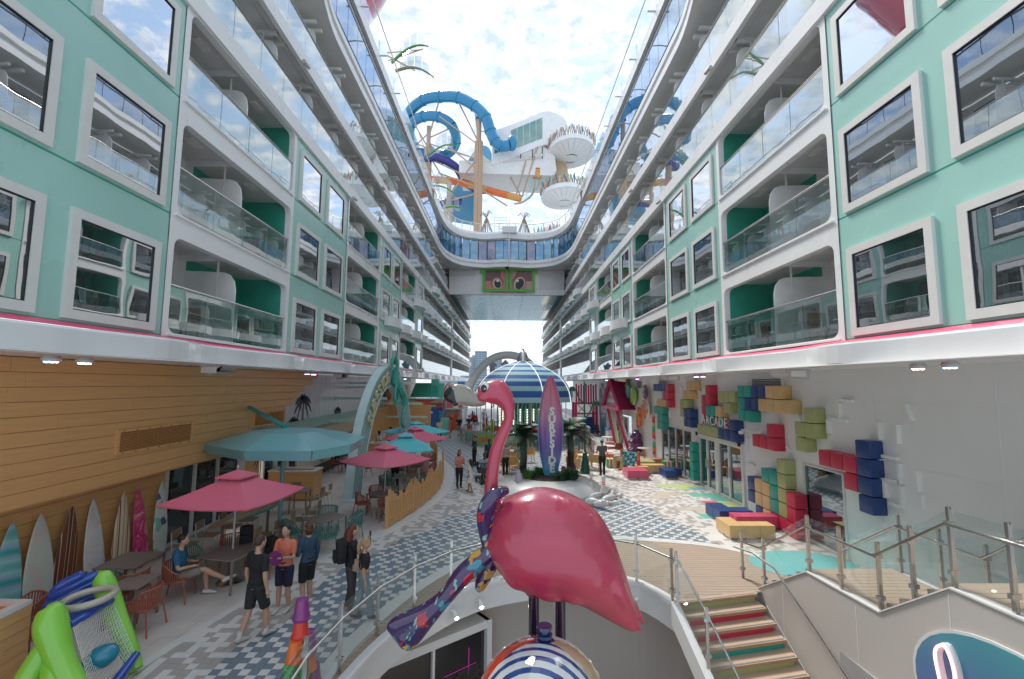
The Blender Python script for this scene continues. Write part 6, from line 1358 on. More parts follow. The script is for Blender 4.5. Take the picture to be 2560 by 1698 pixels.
for (x, y, z, m_, lab) in ((3.15, 22.0, 0, orange_m, 'orange beaker at the bottom of the small far stack'), (3.4, 21.9, 0, red_m, 'red beaker at the bottom of the small far stack'), (2.95, 21.9, 0, green_m, 'green beaker at the bottom of the small far stack'), (3.1, 21.9, .3, M['sand_vinyl'], 'yellow beaker in the small far stack, left'), (3.3, 21.9, .3, M['sand_vinyl'], 'yellow beaker in the small far stack, right'), (3.2, 21.9, .6, purple_m, 'purple beaker on top of the small far stack'), (2.75, 22.0, .42, purple_m, 'purple bucket standing left of the small far stack')): cup(x, y, z, m_, lab, 1.0)
# inflatable water game at the bottom left
gm = thing('inflatable_goal', 'lime green and blue inflatable water goal with hoop and white net', 'inflatable', (-6.5, 7.3, 0))
limeg = mat('lime_vinyl', (.24, .60, .05), .22, coat=.6, bump=.1, bscale=14); bluev = mat('blue_vinyl', (.01, .06, .36), .22, coat=.6, bump=.1, bscale=14); hoopm = mat('cream_vinyl', (.48, .44, .36), .3, coat=.4)
mb = MB(); ssweep(mb, [(-6.57, 7.0, 1.40, .02), (-6.54, 7.0, 1.34, .14), (-6.48, 6.97, 1.1, .2), (-6.27, 6.9, .75, .17), (-5.97, 6.82, .4, .16), (-5.66, 6.75, .1, .15), (-5.55, 6.7, .02, .08)], 20); ssweep(mb, [(-6.45, 6.95, .95, .14), (-6.55, 6.72, .45, .15), (-6.55, 6.6, .08, .12)], 20); ssweep(mb, [(-6.4, 6.95, .8, .12), (-6.15, 6.7, .4, .13), (-6.05, 6.6, .04, .1)], 16); mb.build('near_upright', limeg, gm, smooth=True)
mb = MB(); ssweep(mb, [(-6.82, 8.12, 1.42, .02), (-6.78, 8.1, 1.35, .13), (-6.62, 8.05, 1.1, .16), (-6.36, 7.95, .75, .15), (-6.02, 7.82, .35, .13), (-5.8, 7.72, .08, .1)], 20); mb.build('far_upright', limeg, gm, smooth=True)
mb = MB()
for k in range(7):
    f = k / 6 - .5; y = 7.72 + f * .05; w = .42 * math.sqrt(max(.02, 1 - (2 * f) ** 2 * .92)); c = Vector((-7.14 + .02 * k, 8.0 - .02 * k, 1.04 + f * .72)); d = Vector((.55, .25, .28)).normalized(); mb.tube([c - d * w, c - d * w * .8, c + d * w * .8, c + d * w], [.03, .075, .075, .03], 12)
mb.ell((-7.08, 7.96, 1.04), (.36, .06, .38), 20, 12, rot=Matrix.Rotation(R(24), 3, 'Z')); mb.build('backboard', bluev, gm, smooth=True)
mb = MB(); hc = Vector((-6.52, 7.58, 1.22)); u1 = Vector((.7, .7, .08)).normalized(); u2 = Vector((-.7, .7, .0)); u2 = (u2 - u1 * u1.dot(u2)).normalized(); pts = [hc + u1 * .32 * math.cos(t) + u2 * .30 * math.sin(t) for t in [2 * PI * k / 32 for k in range(33)]]; mb.tube(pts, .052, 12, cap=False); mb.build('hoop', hoopm, gm, smooth=True)
mb = MB(); ssweep(mb, [(-6.3, 7.05, 1.08, .05), (-6.33, 7.45, 1.08, .065), (-6.42, 7.9, 1.04, .05)], 14); mb.build('top_bar', bluev, gm, smooth=True)
mb = MB(); ssweep(mb, [(-5.6, 6.8, .12, .06), (-5.68, 7.2, .22, .075), (-5.8, 7.7, .32, .06)], 14); mb.build('bottom_bar', bluev, gm, smooth=True)
A_, B_, C_, D_ = Vector((-6.24, 7.05, 1.05)), Vector((-6.36, 7.88, 1.0)), Vector((-5.82, 7.7, .34)), Vector((-5.64, 6.82, .16)); mb = MB(); NN = 22
def NP(i, j): u, v = i / NN, j / NN; p = A_.lerp(B_, u).lerp(D_.lerp(C_, u), v); p = p + Vector((-.06, .0, -.10)) * math.sin(PI * u) * math.sin(PI * v) + Vector((0, 0, .012 * math.sin(i * 5 + j * 3))); return p
for i in range(NN + 1): mb.tube([NP(i, j) for j in range(NN + 1)], .0035, 3, cap=False); mb.tube([NP(j, i) for j in range(NN + 1)], .0035, 3, cap=False)
mb.build('net', frame_w, gm)
mb = MB(); mb.ell((-6.02, 7.3, .50), (.23, .16, .16), 22, 14, rot=Matrix.Rotation(R(-25), 3, 'Y') @ Matrix.Rotation(R(28), 3, 'Z')); tag(mb.build('toy_ball', mat('cyan_vinyl', (.01, .22, .32), .2, coat=.5, var=.2, scale=8), smooth=True), 'cyan toy football resting in the net of the inflatable goal', 'ball')

# ================================================================== MID AND FAR PROMENADE
yc0 = tub_chair('')
YG = 'mustard plastic armchairs round the cafe tables'
ypos = [(-.35, 24.6, 170, 'mustard armchair nearest the flamingo neck, left of the cafe group'), (.35, 23.9, 200, 'mustard armchair in front, left of the surfboard sign'), (.3, 25.4, 150, 'mustard armchair behind the front pair, left of the sign'), (.75, 25.9, 20, 'mustard armchair where the man in pale blue sits'), (-.2, 26.9, -60, 'mustard armchair with a woman in white, behind'), (.2, 28.0, 100, 'mustard armchair with a dark-haired woman, farther'), (3.55, 24.8, 160, 'mustard armchair right of the palm'), (3.75, 25.9, 200, 'mustard armchair second right of the palm'), (4.2, 26.7, -30, 'mustard armchair beside the lamp post, far'), (4.85, 25.2, -20, 'mustard armchair between the lamp post and the man in grey'), (3.5, 23.7, 30, 'mustard armchair beside the blonde woman'), (4.1, 28.2, 80, 'mustard armchair farthest right of the palm'), (1.4, 27.4, 200, 'mustard armchair hidden behind the palm')]
for (x, y, rz, lab) in ypos: put(yc0, x, y, rz, lab, YG)
def ped_table(x, y, lab, r_=.38, top=None, leg=None, h=.72):
    t = thing('pedestal_table', lab, 'table', (x, y, 0), group='white pedestal tables'); mb = MB(); mb.lathe([(0, h), (r_, h), (r_, h + .03), (0, h + .03)], (x, y, 0), 24); mb.build('tabletop', top or frame_w, t, smooth=30); mb = MB(); mb.lathe([(0, 0), (.22, 0), (.22, .02), (.04, .05), (.04, h), (0, h)], (x, y, 0), 14); mb.build('pedestal', leg or frame_w, t, smooth=40)
for k, (x, y, lab) in enumerate(((.1, 24.6, 'white pedestal table among the front mustard chairs'), (4.3, 25.5, 'white pedestal table beside the green lamp post'), (.5, 27.0, 'white pedestal table where the seated couple sits'))): ped_table(x, y, lab)
for k, (x, y, lab) in enumerate(((7.6, 34.5, 'white lollipop table farthest, beside the pink cube stool'), (6.6, 29.6, 'white lollipop table beside the hoops'), (6.0, 27.2, 'white lollipop table behind the striped stool'), (8.6, 28.6, 'white round table in front of the purple bear'))): ped_table(x, y, lab, .42, M['white_paint'], orange_m, .68)
def lamppost(x, y, h, lab, heads):
    t = thing('lamp_post', lab, 'lamp post', (x, y, 0), group='dark green lamp posts')
    mb = MB(); mb.lathe([(.30, 0), (.30, .05), (.26, .06), (.10, 1.05), (.06, 1.08), (.045, 1.2), (.04, h), (0, h)], (x, y, 0), 18); mb.build('post', dkgreen, t, smooth=40)
    for (dx, z) in heads:
        mb = MB(); mb.tube([(x, y, z - .75), (x + dx * .35, y, z - .55), (x + dx * .6, y, z), (x + dx * .8, y, z + .02)], .04, 8); mb.build('arm', dkgreen, t, smooth=True); mb = MB(); mb.lathe([(0, .14), (.12, .12), (.17, -.1), (.13, -.12), (0, -.1)], (x + dx * .85, y, z), 14); mb.build('lamp_head', dkgreen, t, smooth=40)
lamppost(4.15, 24.2, 4.75, 'dark green lamp post with two heads beside the surfboard sign', ((-.75, 4.35), (.75, 3.6)))
lamppost(-1.15, 36.6, 4.0, 'dark green lamp post behind the flamingo beak', ((-.4, 3.8), (.4, 3.4))); lamppost(-3.3, 52, 3.8, 'dark green lamp post farthest, beyond the carousel railing', ((.4, 3.6),)); lamppost(-.6, 33.0, 3.0, 'thin dark post left of the flamingo neck', ())
# carousel
ca = thing('carousel', 'carousel with blue and pale striped dome canopy and teal drum', 'carousel', (1.4, 38, 0))
cb = mat('canopy_blue', (.03, .11, .36), .7); cp = mat('canopy_pale', (.34, .56, .60), .7)
prof_ = spline([(4.1, 3.2), (4.05, 3.6), (3.88, 4.2), (3.52, 4.8), (3.0, 5.3), (2.4, 5.7), (1.6, 6.1), (.8, 6.38), (.35, 6.48)], 5)
bands = [.0, .075, .16, .235, .31, .385, .455, .525, .60, .68, .76, .85, 1.01]
mis = []
cumz = [0]
for a, b in zip(prof_[:-1], prof_[1:]): cumz.append(cumz[-1] + math.hypot(b[0] - a[0], b[1] - a[1]))
for i in range(len(prof_) - 1): f = (cumz[i] + cumz[i + 1]) / 2 / cumz[-1]; mis.append(sum(1 for b in bands if b <= f) % 2)
mb = MB(); mb.lathe(prof_, (1.4, 38, 0), 48, mis=mis); mb.build('canopy', [cb, cp], ca, smooth='all')
for k in range(8):
    a = 2 * PI * k / 8 + .35; mb = MB(); mb.tube([(1.4 + (r_ + .03) * math.cos(a), 38 + (r_ + .03) * math.sin(a), z) for r_, z in prof_[::3]], .035, 6); mb.build('canopy_rib', mat('rib_white', (.8, .78, .75), .4, emit=.3) if 'rib_white' not in M else M['rib_white'], ca, smooth=True)
mb = MB(); mb.lathe([(.5, 6.45), (.5, 6.7), (.38, 6.95), (.3, 7.2), (.12, 7.35), (.1, 7.5), (0, 7.55)], (1.4, 38, 0), 18); mb.build('finial', alu, ca, smooth=True)
drum = ramp_mat('print_teal_drum', 'wave', [(0, (.02, .16, .13)), (.5, (.04, .30, .25)), (.8, (.10, .42, .36)), (1, (.45, .55, .50))], axis='X', scale=1.1, dist=3)
mb = MB(); mb.lathe([(1.9, .4), (1.9, 2.6), (2.6, 3.3)], (1.4, 38, 0), 40); mb.build('drum', drum, ca, smooth='all')
mb = MB(); mb.lathe([(4.0, 0), (4.0, .35), (0, .36)], (1.4, 38, 0), 40); mb.build('platform', teak, ca, smooth=30)
ltm = mat('bulb_string', (1, .9, .75), .4, emit=1.5)
for k in range(10):
    a = R(180 + 18 + k * 16); mb = MB()
    for z in range(20): mb.ell((1.4 + 1.97 * math.cos(a), 38 + 1.97 * math.sin(a), .6 + z * .125), (.03, .03, .035), 5, 4)
    mb.build('light_string', ltm, ca, kind='stuff'); mb = MB(); mb.tube([(1.4 + 3.6 * math.cos(a), 38 + 3.6 * math.sin(a), .35), (1.4 + 3.6 * math.cos(a), 38 + 3.6 * math.sin(a), 3.4)], .035, 6); mb.build('pole', alu, ca, smooth=True)
for k in range(9):
    a = R(190 + k * 20); x, y = 1.4 + 3.1 * math.cos(a), 38 + 3.1 * math.sin(a); m_ = [red_m, limeg, orange_m, M['aqua_inlay'], purple_m][k % 5]; d = Vector((-math.sin(a), math.cos(a), 0)); mb = MB(); b = Vector((x, y, 1.15)); ssweep(mb, [(*(b - d * .55), .05), (*(b - d * .35 + Vector((0, 0, .05))), .2), (*b, .18), (*(b + d * .35 + Vector((0, 0, .05))), .2), (*(b + d * .5 + Vector((0, 0, .35))), .12), (*(b + d * .55 + Vector((0, 0, .6))), .1), (*(b + d * .8 + Vector((0, 0, .52))), .06)], 12)
    for s_ in (-.35, .35):
        for q2 in (-.08, .08): n_ = Vector((d.y, -d.x, 0)); mb.tube([b + d * s_ + n_ * q2, b + d * (s_ * 1.25) + n_ * q2 + Vector((0, 0, -.45)), b + d * (s_ * 1.1) + n_ * q2 + Vector((0, 0, -.7))], [.07, .05, .03], 6)
    mb.build('ride_animal', m_, ca, smooth=True)
orl = thing('oval_railing', 'curved steel baluster railing round the carousel', 'railing', (1.4, 38, 0))
pts = [(1.6 + 5.3 * math.cos(t), 38.2 + 5.6 * math.sin(t)) for t in [2 * PI * k / 120 for k in range(121)]]
mb = MB(); mb.tube([(x, y, 1.1) for x, y in pts], .05, 6); mb.build('top_rail', alu, orl, smooth=True); mb = MB(); mb.tube([(x, y, 1.0) for x, y in pts], .03, 6); mb.tube([(x, y, .12) for x, y in pts], .03, 6); mb.build('lower_rail', alu, orl, smooth=True)
for k in range(120): mb = MB(); x, y = pts[k]; mb.obox((x, y, .56), (.045, .045, .9), math.atan2(y - 38.2, x - 1.6)); mb.build('baluster', alu, orl)
for k, (x, y, m_, lab) in enumerate(((-1.6, 34.6, limeg, 'lime green ride panel with an orange window inside the carousel railing'), (.2, 33.6, limeg, 'lime green ride panel right of the thin dark post'), (-2.4, 36.5, M['aqua_inlay'], 'aqua ride gate with slats inside the railing'), (-3.0, 40, orange_m, 'orange queue post by the carousel gate'))):
    t = thing('ride_panel', lab, 'ride part', (x, y, 0)); mb = MB(); mb.cbox(x - .8, x + .8, y - .04, y + .04, .1, .85 if k < 3 else 1.0, .02) if k < 3 else mb.cbox(x - .1, x + .1, y - .1, y + .1, 0, 1.1, .03); mb.build('panel', m_, t); mb = MB(); mb.box(x - .3, x + .3, y - .06, y - .04, .3, .65) if k < 3 else mb.ell((x, y, 1.15), (.12, .12, .12), 10, 6); mb.build('window', orange_m if k != 3 else frame_w, t)
# white arch with hanging navy crown
wa = thing('white_arch', 'tall white arch with a navy crown emblem hanging behind the carousel', 'arch', (.2, 60, 0))
mb = MB(); ap_ = spline([(-5.6, 0), (-5.3, 2.5), (-4.3, 5.2), (-2.3, 7.6), (.2, 8.4), (2.7, 7.6), (4.7, 5.2), (5.7, 2.5), (6.0, 0)], 6); mb.tube([(x, 60, z) for x, z in ap_], [(.5, .32)] * len(ap_), 10, side=(0, 0, 1) if False else None); mb.build('arch_tube', frame_w, wa, smooth=True)
navy = M['navy_gloss']
for (x, z, s_) in ((-1.65, 7.05, .55), (-.1, 7.15, .75), (1.5, 7.05, .55)): mb = MB(); mb.prism([(x - s_ * .85, z), (x, z - s_ * .85), (x + s_ * .85, z), (x, z + s_ * .85)], 'Y', 59.9, 60.05); mb.build('crown_diamond', navy, wa)
mb = MB(); mb.prism([(-2.1, 5.9), (2.0, 5.9), (2.1, 6.15), (-2.2, 6.15)], 'Y', 59.9, 60.05); mb.prism([(-2.3, 7.3), (-1.2, 6.3), (-.1, 6.8), (1.0, 6.3), (2.1, 7.3), (1.9, 6.2), (-2.1, 6.2)], 'Y', 59.92, 60.04); mb.build('crown_base', navy, wa)
for z in (5.2, 6.4): mb = MB(); mb.tube([(-4.2 + (z - 5.2) * .6, 60, z), (4.6 - (z - 5.2) * .6, 60, z)], .05, 6); mb.build('cross_rod', frame_w, wa, smooth=True)
# blue service door wall, striped tent booth, mint roof house
bw = thing('colour_wall', 'wall painted in rainbow facets with a blue service door', 'wall', (-7.3, 43, 0))
facet = ramp_mat('print_rainbow_facets', 'cells', [(0, (.08, .22, .45)), (.14, (.30, .45, .40)), (.28, (.35, .12, .30)), (.42, (.04, .25, .35)), (.55, (.50, .08, .06)), (.66, (.12, .40, .20)), (.78, (.10, .03, .20)), (.9, (.45, .40, .25))], scale=.9, stretch=(.6, 1, 2.6), interp='CONSTANT')
mb = MB(); mb.box(-9.4, -5.9, 43, 43.2, 0, 3.15); mb.box(-6.0, -5.9, 43.2, 47, 0, 3.15); mb.build('painted_wall', facet, bw)
mb = MB(); mb.box(-7.75, -6.25, 42.9, 43, 0, 2.3); mb.build('door_frame', mat('royal_blue', (.01, .09, .30), .4), bw); mb = MB(); mb.box(-7.6, -6.4, 42.86, 42.9, .05, 2.15); d_ = mb.build('door', M['royal_blue'], bw); mb = MB(); mb.box(-6.55, -6.45, 42.8, 42.86, 1.0, 1.08); mb.build('handle', alu, d_); mb = MB(); mb.box(-7.3, -6.8, 42.84, 42.86, 1.85, 2.0); mb.build('sign_plate', frame_w, d_)
mb = MB(); mb.box(-6.95, -6.5, 42.8, 42.9, 2.42, 2.6); mb.build('exit_lamp', M['mint_inlay'], bw)
mb = MB(); mb.box(-9.4, -5.7, 42.6, 43.3, 3.15, 3.22); mb.build('ledge', archm, bw)
mh = thing('mint_roof', 'mint green shingled lean-to roof above the rainbow wall', 'roof', (-7.7, 43.5, 3.2)); rows_n = 7
for r_ in range(rows_n): mb = MB(); z = 3.3 + r_ * .19; mb.prism([(43.2 + r_ * .12, z), (43.2 + r_ * .12 + .16, z + .2), (43.2 + r_ * .12 + .2, z + .2), (43.2 + r_ * .12 + .05, z - .0)], 'X', -9.0 + r_ * .05, -5.9); mb.build('roof_row', mat('mint_shingle', (.08, .48, .36), .35) if 'mint_shingle' not in M else M['mint_shingle'], mh)
mb = MB(); mb.box(-7.0, -6.3, 42.9, 43.5, 4.4, 5.0); mb.box(-6.98, -6.92, 42.95, 43.0, 3.2, 4.4); mb.box(-6.38, -6.32, 42.95, 43.0, 3.2, 4.4); mb.build('lookout_box', M['mint_shingle'], mh)
tn = thing('striped_tent', 'red and white striped conical booth roof over coral faceted walls', 'tent', (-5.85, 47, 0))
for k in range(16):
    a0, a1 = 2 * PI * k / 16, 2 * PI * (k + 1) / 16; mb = MB(); pr = spline([(1.65, 2.15), (1.35, 2.9), (.85, 3.8), (.3, 4.5), (.02, 4.75)], 3); 
    for (r0, z0), (r1, z1) in zip(pr[:-1], pr[1:]): mb.quad((-5.85 + r0 * math.cos(a0), 47 + r0 * math.sin(a0), z0), (-5.85 + r0 * math.cos(a1), 47 + r0 * math.sin(a1), z0), (-5.85 + r1 * math.cos(a1), 47 + r1 * math.sin(a1), z1), (-5.85 + r1 * math.cos(a0), 47 + r1 * math.sin(a0), z1))
    mb.build('roof_gore', mat('tent_red', (.66, .08, .05), .5) if k == 0 else (M['tent_red'] if k % 2 == 0 else frame_w), tn)
coral = ramp_mat('print_coral_facets', 'cells', [(0, (.62, .26, .18)), (.25, (.60, .10, .03)), (.45, (.60, .38, .36)), (.7, (.55, .30, .20)), (.88, (.06, .35, .12))], scale=.8, interp='CONSTANT')
mb = MB(); mb.lathe([(1.45, 0), (1.4, 2.1)], (-5.85, 47, 0), 10); mb.build('booth_wall', coral, tn); mb = MB(); mb.lathe([(1.75, 2.05), (1.75, 2.2), (1.4, 2.2)], (-5.85, 47, 0), 24); mb.build('white_band', frame_w, tn)
mb = MB(); mb.cbox(-5.9, -5.2, 41.8, 42.4, 0, 1.5, .1); tag(mb.build('drink_fountain', M['mint_inlay'], smooth=30), 'mint green rounded drinking station beside the coral booth', 'fountain')
# pink tower and sea mural far right
pt = thing('play_tower', 'hot pink slatted play tower with crossed braces and a blue slide', 'play structure', (7.4, 43.5, 0))
for k in range(9): mb = MB(); x = 6.55 + k * .23; mb.box(x, x + .15, 43.0, 43.06, 2.75, 4.65 - .12 * (k % 2)); mb.build('slat', magenta_m, pt)
for (x, y) in ((6.55, 43), (8.5, 43), (6.55, 44.6), (8.5, 44.6)): mb = MB(); mb.box(x - .12, x + .12, y - .1, y + .1, 0, 2.9); mb.build('post', magenta_m, pt)
for z in (1.8, 2.75): mb = MB(); mb.box(6.4, 8.65, 42.95, 43.1, z, z + .16); mb.build('beam', magenta_m, pt)
for x in (6.75, 7.75):
    for s_ in (0, 1): mb = MB(); mb.tube([(x, 43, 1.96 if s_ else 2.72), (x + .7, 43, 2.72 if s_ else 1.96)], .05, 4); mb.build('brace', M['cream_letter'], pt)
for k in range(5): mb = MB(); mb.box(6.9, 8.3, 43.2 + k * .2, 43.4 + k * .2, 0, .3 + k * .3); mb.build('blue_step', M['royal_blue'], pt)
sea = ramp_mat('print_sea', 'noise', [(.35, (.02, .09, .22)), (.46, (.03, .20, .34)), (.54, (.12, .40, .42)), (.6, (.04, .16, .30)), (.68, (.50, .10, .05))], scale=2.2, dist=2)
sw_ = thing('sea_mural', 'tall wavy white-edged frame with a blue underwater mural beside the pink tower', 'wall art', (8.9, 40.5, 0))
mb = MB(); mb.prism(spline([(39.0, 0), (39.3, 1.6), (39.0, 3.2), (39.3, 4.4), (40.2, 4.8), (41, 4.0), (41.8, 4.7), (42.6, 4.5), (42.8, 3), (42.5, 0)], 4), 'X', 8.7, 9.08); mb.build('white_edge', frame_w, sw_)
mb = MB(); mb.prism(spline([(39.5, 0.02), (39.8, 1.6), (39.5, 3.1), (39.8, 4.1), (40.3, 4.3), (41, 3.4), (41.7, 4.2), (42.3, 4.1), (42.4, 3), (42.1, 0.02)], 4), 'X', 8.66, 8.7); mb.build('painted_sea', sea, sw_)
# ice-cream parlour front with slanted pink frame
ho = thing('parlour_entrance', 'leaning pink gabled candy house entrance with white doors on the right wall', 'building', (8.7, 35, 0))
dk_p = mat('dark_raspberry', (.32, .01, .08), .5)
mb = MB(); mb.prism([(32.3, 2.9), (34.9, 4.85), (34.9, 5.0), (32.0, 2.85)], 'X', 7.9, 9.08); mb.build('roof_slope', dk_p, ho); mb = MB(); mb.prism([(34.9, 4.85), (37.4, 2.95), (37.7, 2.85), (34.9, 5.0)], 'X', 7.9, 9.08); mb.build('roof_slope', dk_p, ho)
for k in range(6):
    z = 2.95 + k * .28; w = (4.75 - z) * 1.25; mb = MB(); mb.box(8.08, 8.14, 34.9 - w, 34.9 + w, z, z + .27); mb.build('gable_board', frame_w if k % 2 else salmon2, ho)
for (a, b) in (((32.2, 2.85), (34.9, 4.9)), ((37.5, 2.85), (34.9, 4.9))): mb = MB(); mb.tube([(7.95, a[0], a[1]), (7.95, b[0], b[1])], .14, 4, side=(0, 0, 1)); mb.build('gable_trim', magenta_m, ho)
mb = MB(); mb.box(7.9, 8.1, 32.3, 37.5, 2.75, 2.95); mb.build('gable_trim', magenta_m, ho)
for (y0, y1) in ((32.9, 33.6), (36.9, 36.4)): mb = MB(); mb.tube([(8.75, y0, 0), (8.1, y1, 2.8)], .11, 4); mb.build('leaning_post', magenta_m, ho); mb = MB(); mb.tube([(8.9, y0 + .35 * (1 if y0 < 34 else -1), 0), (8.3, y1 + .35 * (1 if y0 < 34 else -1), 2.8)], .13, 4); mb.build('cream_post', M['cream_letter'], ho)
for a in (33.7, 34.9):
    f = MB()
    for b_ in ((a, a + 1.15, .02, .1), (a, a + 1.15, 2.1, 2.2), (a, a + .1, .1, 2.1), (a + 1.05, a + 1.15, .1, 2.1)): f.box(8.95, 9.05, *b_)
    f = f.build('door', frame_w, ho); p = MB(); p.box(8.99, 9.0, a + .1, a + 1.05, .1, 2.1); p.build('pane', store_p, f)
sg = mb = MB(); mb.box(8.6, 8.7, 34.2, 35.6, 2.25, 2.75); mb.build('sign_board', salmon2, ho); text_mesh('sugar', .42, .03, mat('sugar_blue', (.02, .22, .45), .4), 'letter', ho, (8.58 - 8.7, 34.9 - 35, 2.55), (R(90), 0, R(-90)), offset=.012); text_mesh('BEACH', .2, .02, M['sugar_blue'], 'letter', ho, (8.58 - 8.7, 34.9 - 35, 2.33), (R(90), 0, R(-90)), offset=.008)
# candies on the wall
def disc(y, z, ry, rz, m_, lab, swirl=False, x=8.85, th=.14):
    t = thing('wall_candy', lab, 'candy decoration', (x, y, z), group='giant sweets on the wall'); mb = MB(); mb.ell((x, y, z), (th, ry, rz), 24, 14); mb.build('sweet', m_, t, smooth=True)
    if swirl:
        for k in range(6):
            a = k * PI / 3; mb = MB(); mb.prism([(y, z)] + [(y + ry * 1.0 * math.cos(a + q_ * .1), z + rz * math.sin(a + q_ * .1)) for q_ in range(6)], 'X', x - .16, x - .14); mb.build('swirl', orange_m, t)
    return t
greenc = mat('lime_candy', (.28, .52, .10), .15, coat=1); bluec = mat('aqua_candy', (.20, .46, .48), .15, coat=1); plumc = mat('plum_candy', (.16, .05, .10), .15, coat=1)
disc(33.0, 4.1, .50, .50, bluec, 'aqua oval sweet overlapping the green ones', th=.2); disc(31.8, 3.85, .62, .68, greenc, 'large lime green oval sweet', th=.22); disc(29.0, 4.15, .45, .48, plumc, 'plum coloured round sweet high on the wall'); disc(28.85, 3.05, .62, .62, frame_w, 'round white sweet with orange swirl', True); disc(38.3, 4.2, .5, .42, orange_m, 'striped orange and white swirl behind the pink roof', False); disc(38.8, 2.5, .5, .3, bluec, 'aqua fish-shaped sweet beyond the parlour')
def wrap(y, z, m_, lab, s_=1):
    t = thing('wrapped_candy', lab, 'candy decoration', (8.9, y, z), group='giant sweets on the wall'); mb = MB(); mb.ell((8.9, y, z), (.15, .28 * s_, .25 * s_), 16, 10); mb.build('sweet', m_, t, smooth=True)
    for s2 in (-1, 1): mb = MB(); mb.prism([(y, z + s2 * .1), (y - .35 * s_ - .1 * s2, z + s2 * .55 * s_), (y + .1, z + s2 * .65 * s_), (y + .4 * s_, z + s2 * .5 * s_)], 'X', 8.84, 8.96); mb.build('wrapper_end', m_, t)
wrap(30.5, 2.45, orange_m, 'orange wrapped sweet low on the wall'); wrap(33.6, 4.5, M['lime_candy'], 'lime wrapped sweet poking above the parlour roof', .8)
# striped candy columns on the wall
for k, (y, lab) in enumerate(((31.5, 'striped candy column right of the parlour'), (28.1, 'striped candy column beside the farthest blocks'), (36.9, 'striped candy column left of the parlour door'))):
    t = thing('candy_column', lab, 'decoration', (9.0, y, 0), group='striped candy columns')
    for i in range(14): mb = MB(); mb.box(8.98, 9.09, y - .12, y + .12, i * .19 + .02, i * .19 + .2); mb.build('stripe', [orange_m, M['mint_inlay'], magenta_m, green_m, M['cream_letter']][(i * 3 + k) % 5], t)
# gummy bear statue
gb = thing('gummy_bear', 'purple gummy bear seat statue by the right wall', 'statue', (8.95, 30.8, 0)); mb = MB(); gx, gy = 8.75, 30.8
mb.ell((gx, gy, .55), (.42, .42, .55), 18, 12); mb.ell((gx - .02, gy - .05, 1.2), (.34, .36, .33), 18, 12)
for s_ in (-1, 1): mb.ell((gx, gy + s_ * .27, 1.48), (.12, .12, .12), 10, 8); mb.ell((gx - .3, gy + s_ * .25, .22), (.3, .16, .2), 12, 8); mb.ell((gx - .3, gy + s_ * .28, .78), (.25, .13, .14), 12, 8)
mb.ell((gx - .33, gy - .05, 1.13), (.14, .15, .12), 12, 8); o = mb.build('body', mat('purple_gummy', (.11, .015, .09), .25, coat=.6), gb, smooth=True); rm = o.modifiers.new('r', 'REMESH'); rm.mode = 'VOXEL'; rm.voxel_size = .04; s2 = o.modifiers.new('s', 'SMOOTH'); s2.iterations = 4; bake(o)
# stools, connect-four game, hoops, stroller, bins
def stool(x, y, kind, lab):
    t = thing('stool', lab, 'stool', (x, y, 0), group='candy stools')
    if kind == 'cup': mb = MB(); mb.lathe([(.0, 0), (.30, 0), (.31, .03), (.24, .44), (.2, .46), (0, .46)], (x, y, 0), 18); mb.build('seat_body', mat('chocolate', (.17, .045, .025), .4) if 'chocolate' not in M else M['chocolate'], t, smooth=40)
    else:
        for k in range(6): mb = MB(); mb.cbox(x - .3 + k * .1, x - .2 + k * .1 - .002, y - .28, y + .28, .02, .46, .02); mb.build('stripe', ([green_m, frame_w, orange_m, frame_w, green_m, orange_m] if kind == 'stripe' else [salmon] * 6)[k], t)
stool(5.95, 26.1, 'stripe', 'green, white and orange striped cube stool beside the chocolate stool'); stool(6.45, 25.6, 'cup', 'chocolate brown cup stool beside the striped cube'); stool(7.6, 33.6, 'pinkc', 'pale pink cube stool far by the parlour'); stool(8.1, 33.0, 'cup', 'chocolate brown cup stool by the parlour door'); stool(8.6, 26.2, 'pinkc', 'pale pink cube stool by the wall near the game'); stool(8.9, 25.3, 'stripe', 'striped cube stool by the wall near the game'); stool(6.2, 28.0, 'pinkc', 'pale pink cube stool behind the striped one')
cg = thing('grid_game', 'giant teal four-in-a-row game with orange frame', 'game', (6.7, 24.9, 0), R(-50))
mb = MB(); mb.box(-.5, .5, -.04, .04, .25, 1.0); mb.build('board', M['aqua_inlay'], cg, absolute=False)
for r_ in range(5):
    for c_ in range(6): mb = MB(); mb.lathe([(0, 0), (.055, 0), (.055, .092), (0, .092)], (0, 0, 0), 10); o = mb.build('disc', B_NAVY if (r_ + c_) % 3 else frame_w, cg, absolute=False); o.rotation_euler = (R(90), 0, 0); o.location = (-.42 + c_ * .165, .046, .33 + r_ * .14)
for sx in (-1, 1): mb = MB(); mb.box(sx * .54 - .05, sx * .54 + .05, -.06, .06, 0, 1.08); mb.box(sx * .54 - .06, sx * .54 + .06, -.3, .3, 0, .08); mb.build('orange_leg', orange_m, cg, absolute=False)
for k, (dx, m_) in enumerate(((-.75, M['olive_vinyl']), (-.3, M['olive_vinyl']), (.75, magenta_m))): mb = MB(); mb.cbox(dx - .07, dx + .07, -.4, -.26, .1, .7, .03); mb.build('pillar', m_, cg, absolute=False)
for k, (x, y, m_, lab) in enumerate(((6.6, 31.2, orange_m, 'orange hoop lying on the pale floor, far one'), (7.2, 30.2, leafg, 'green hoop lying on the pale floor'), (7.0, 29.0, orange_m, 'orange hoop lying on the pale floor, near one'))): mb = MB(); mb.tube([(x + .55 * math.cos(t), y + .45 * math.sin(t), .03) for t in [2 * PI * q_ / 28 for q_ in range(29)]], .02, 6, cap=False); tag(mb.build('hoop', m_, smooth=True), lab, 'hoop', 'hoops on the floor')
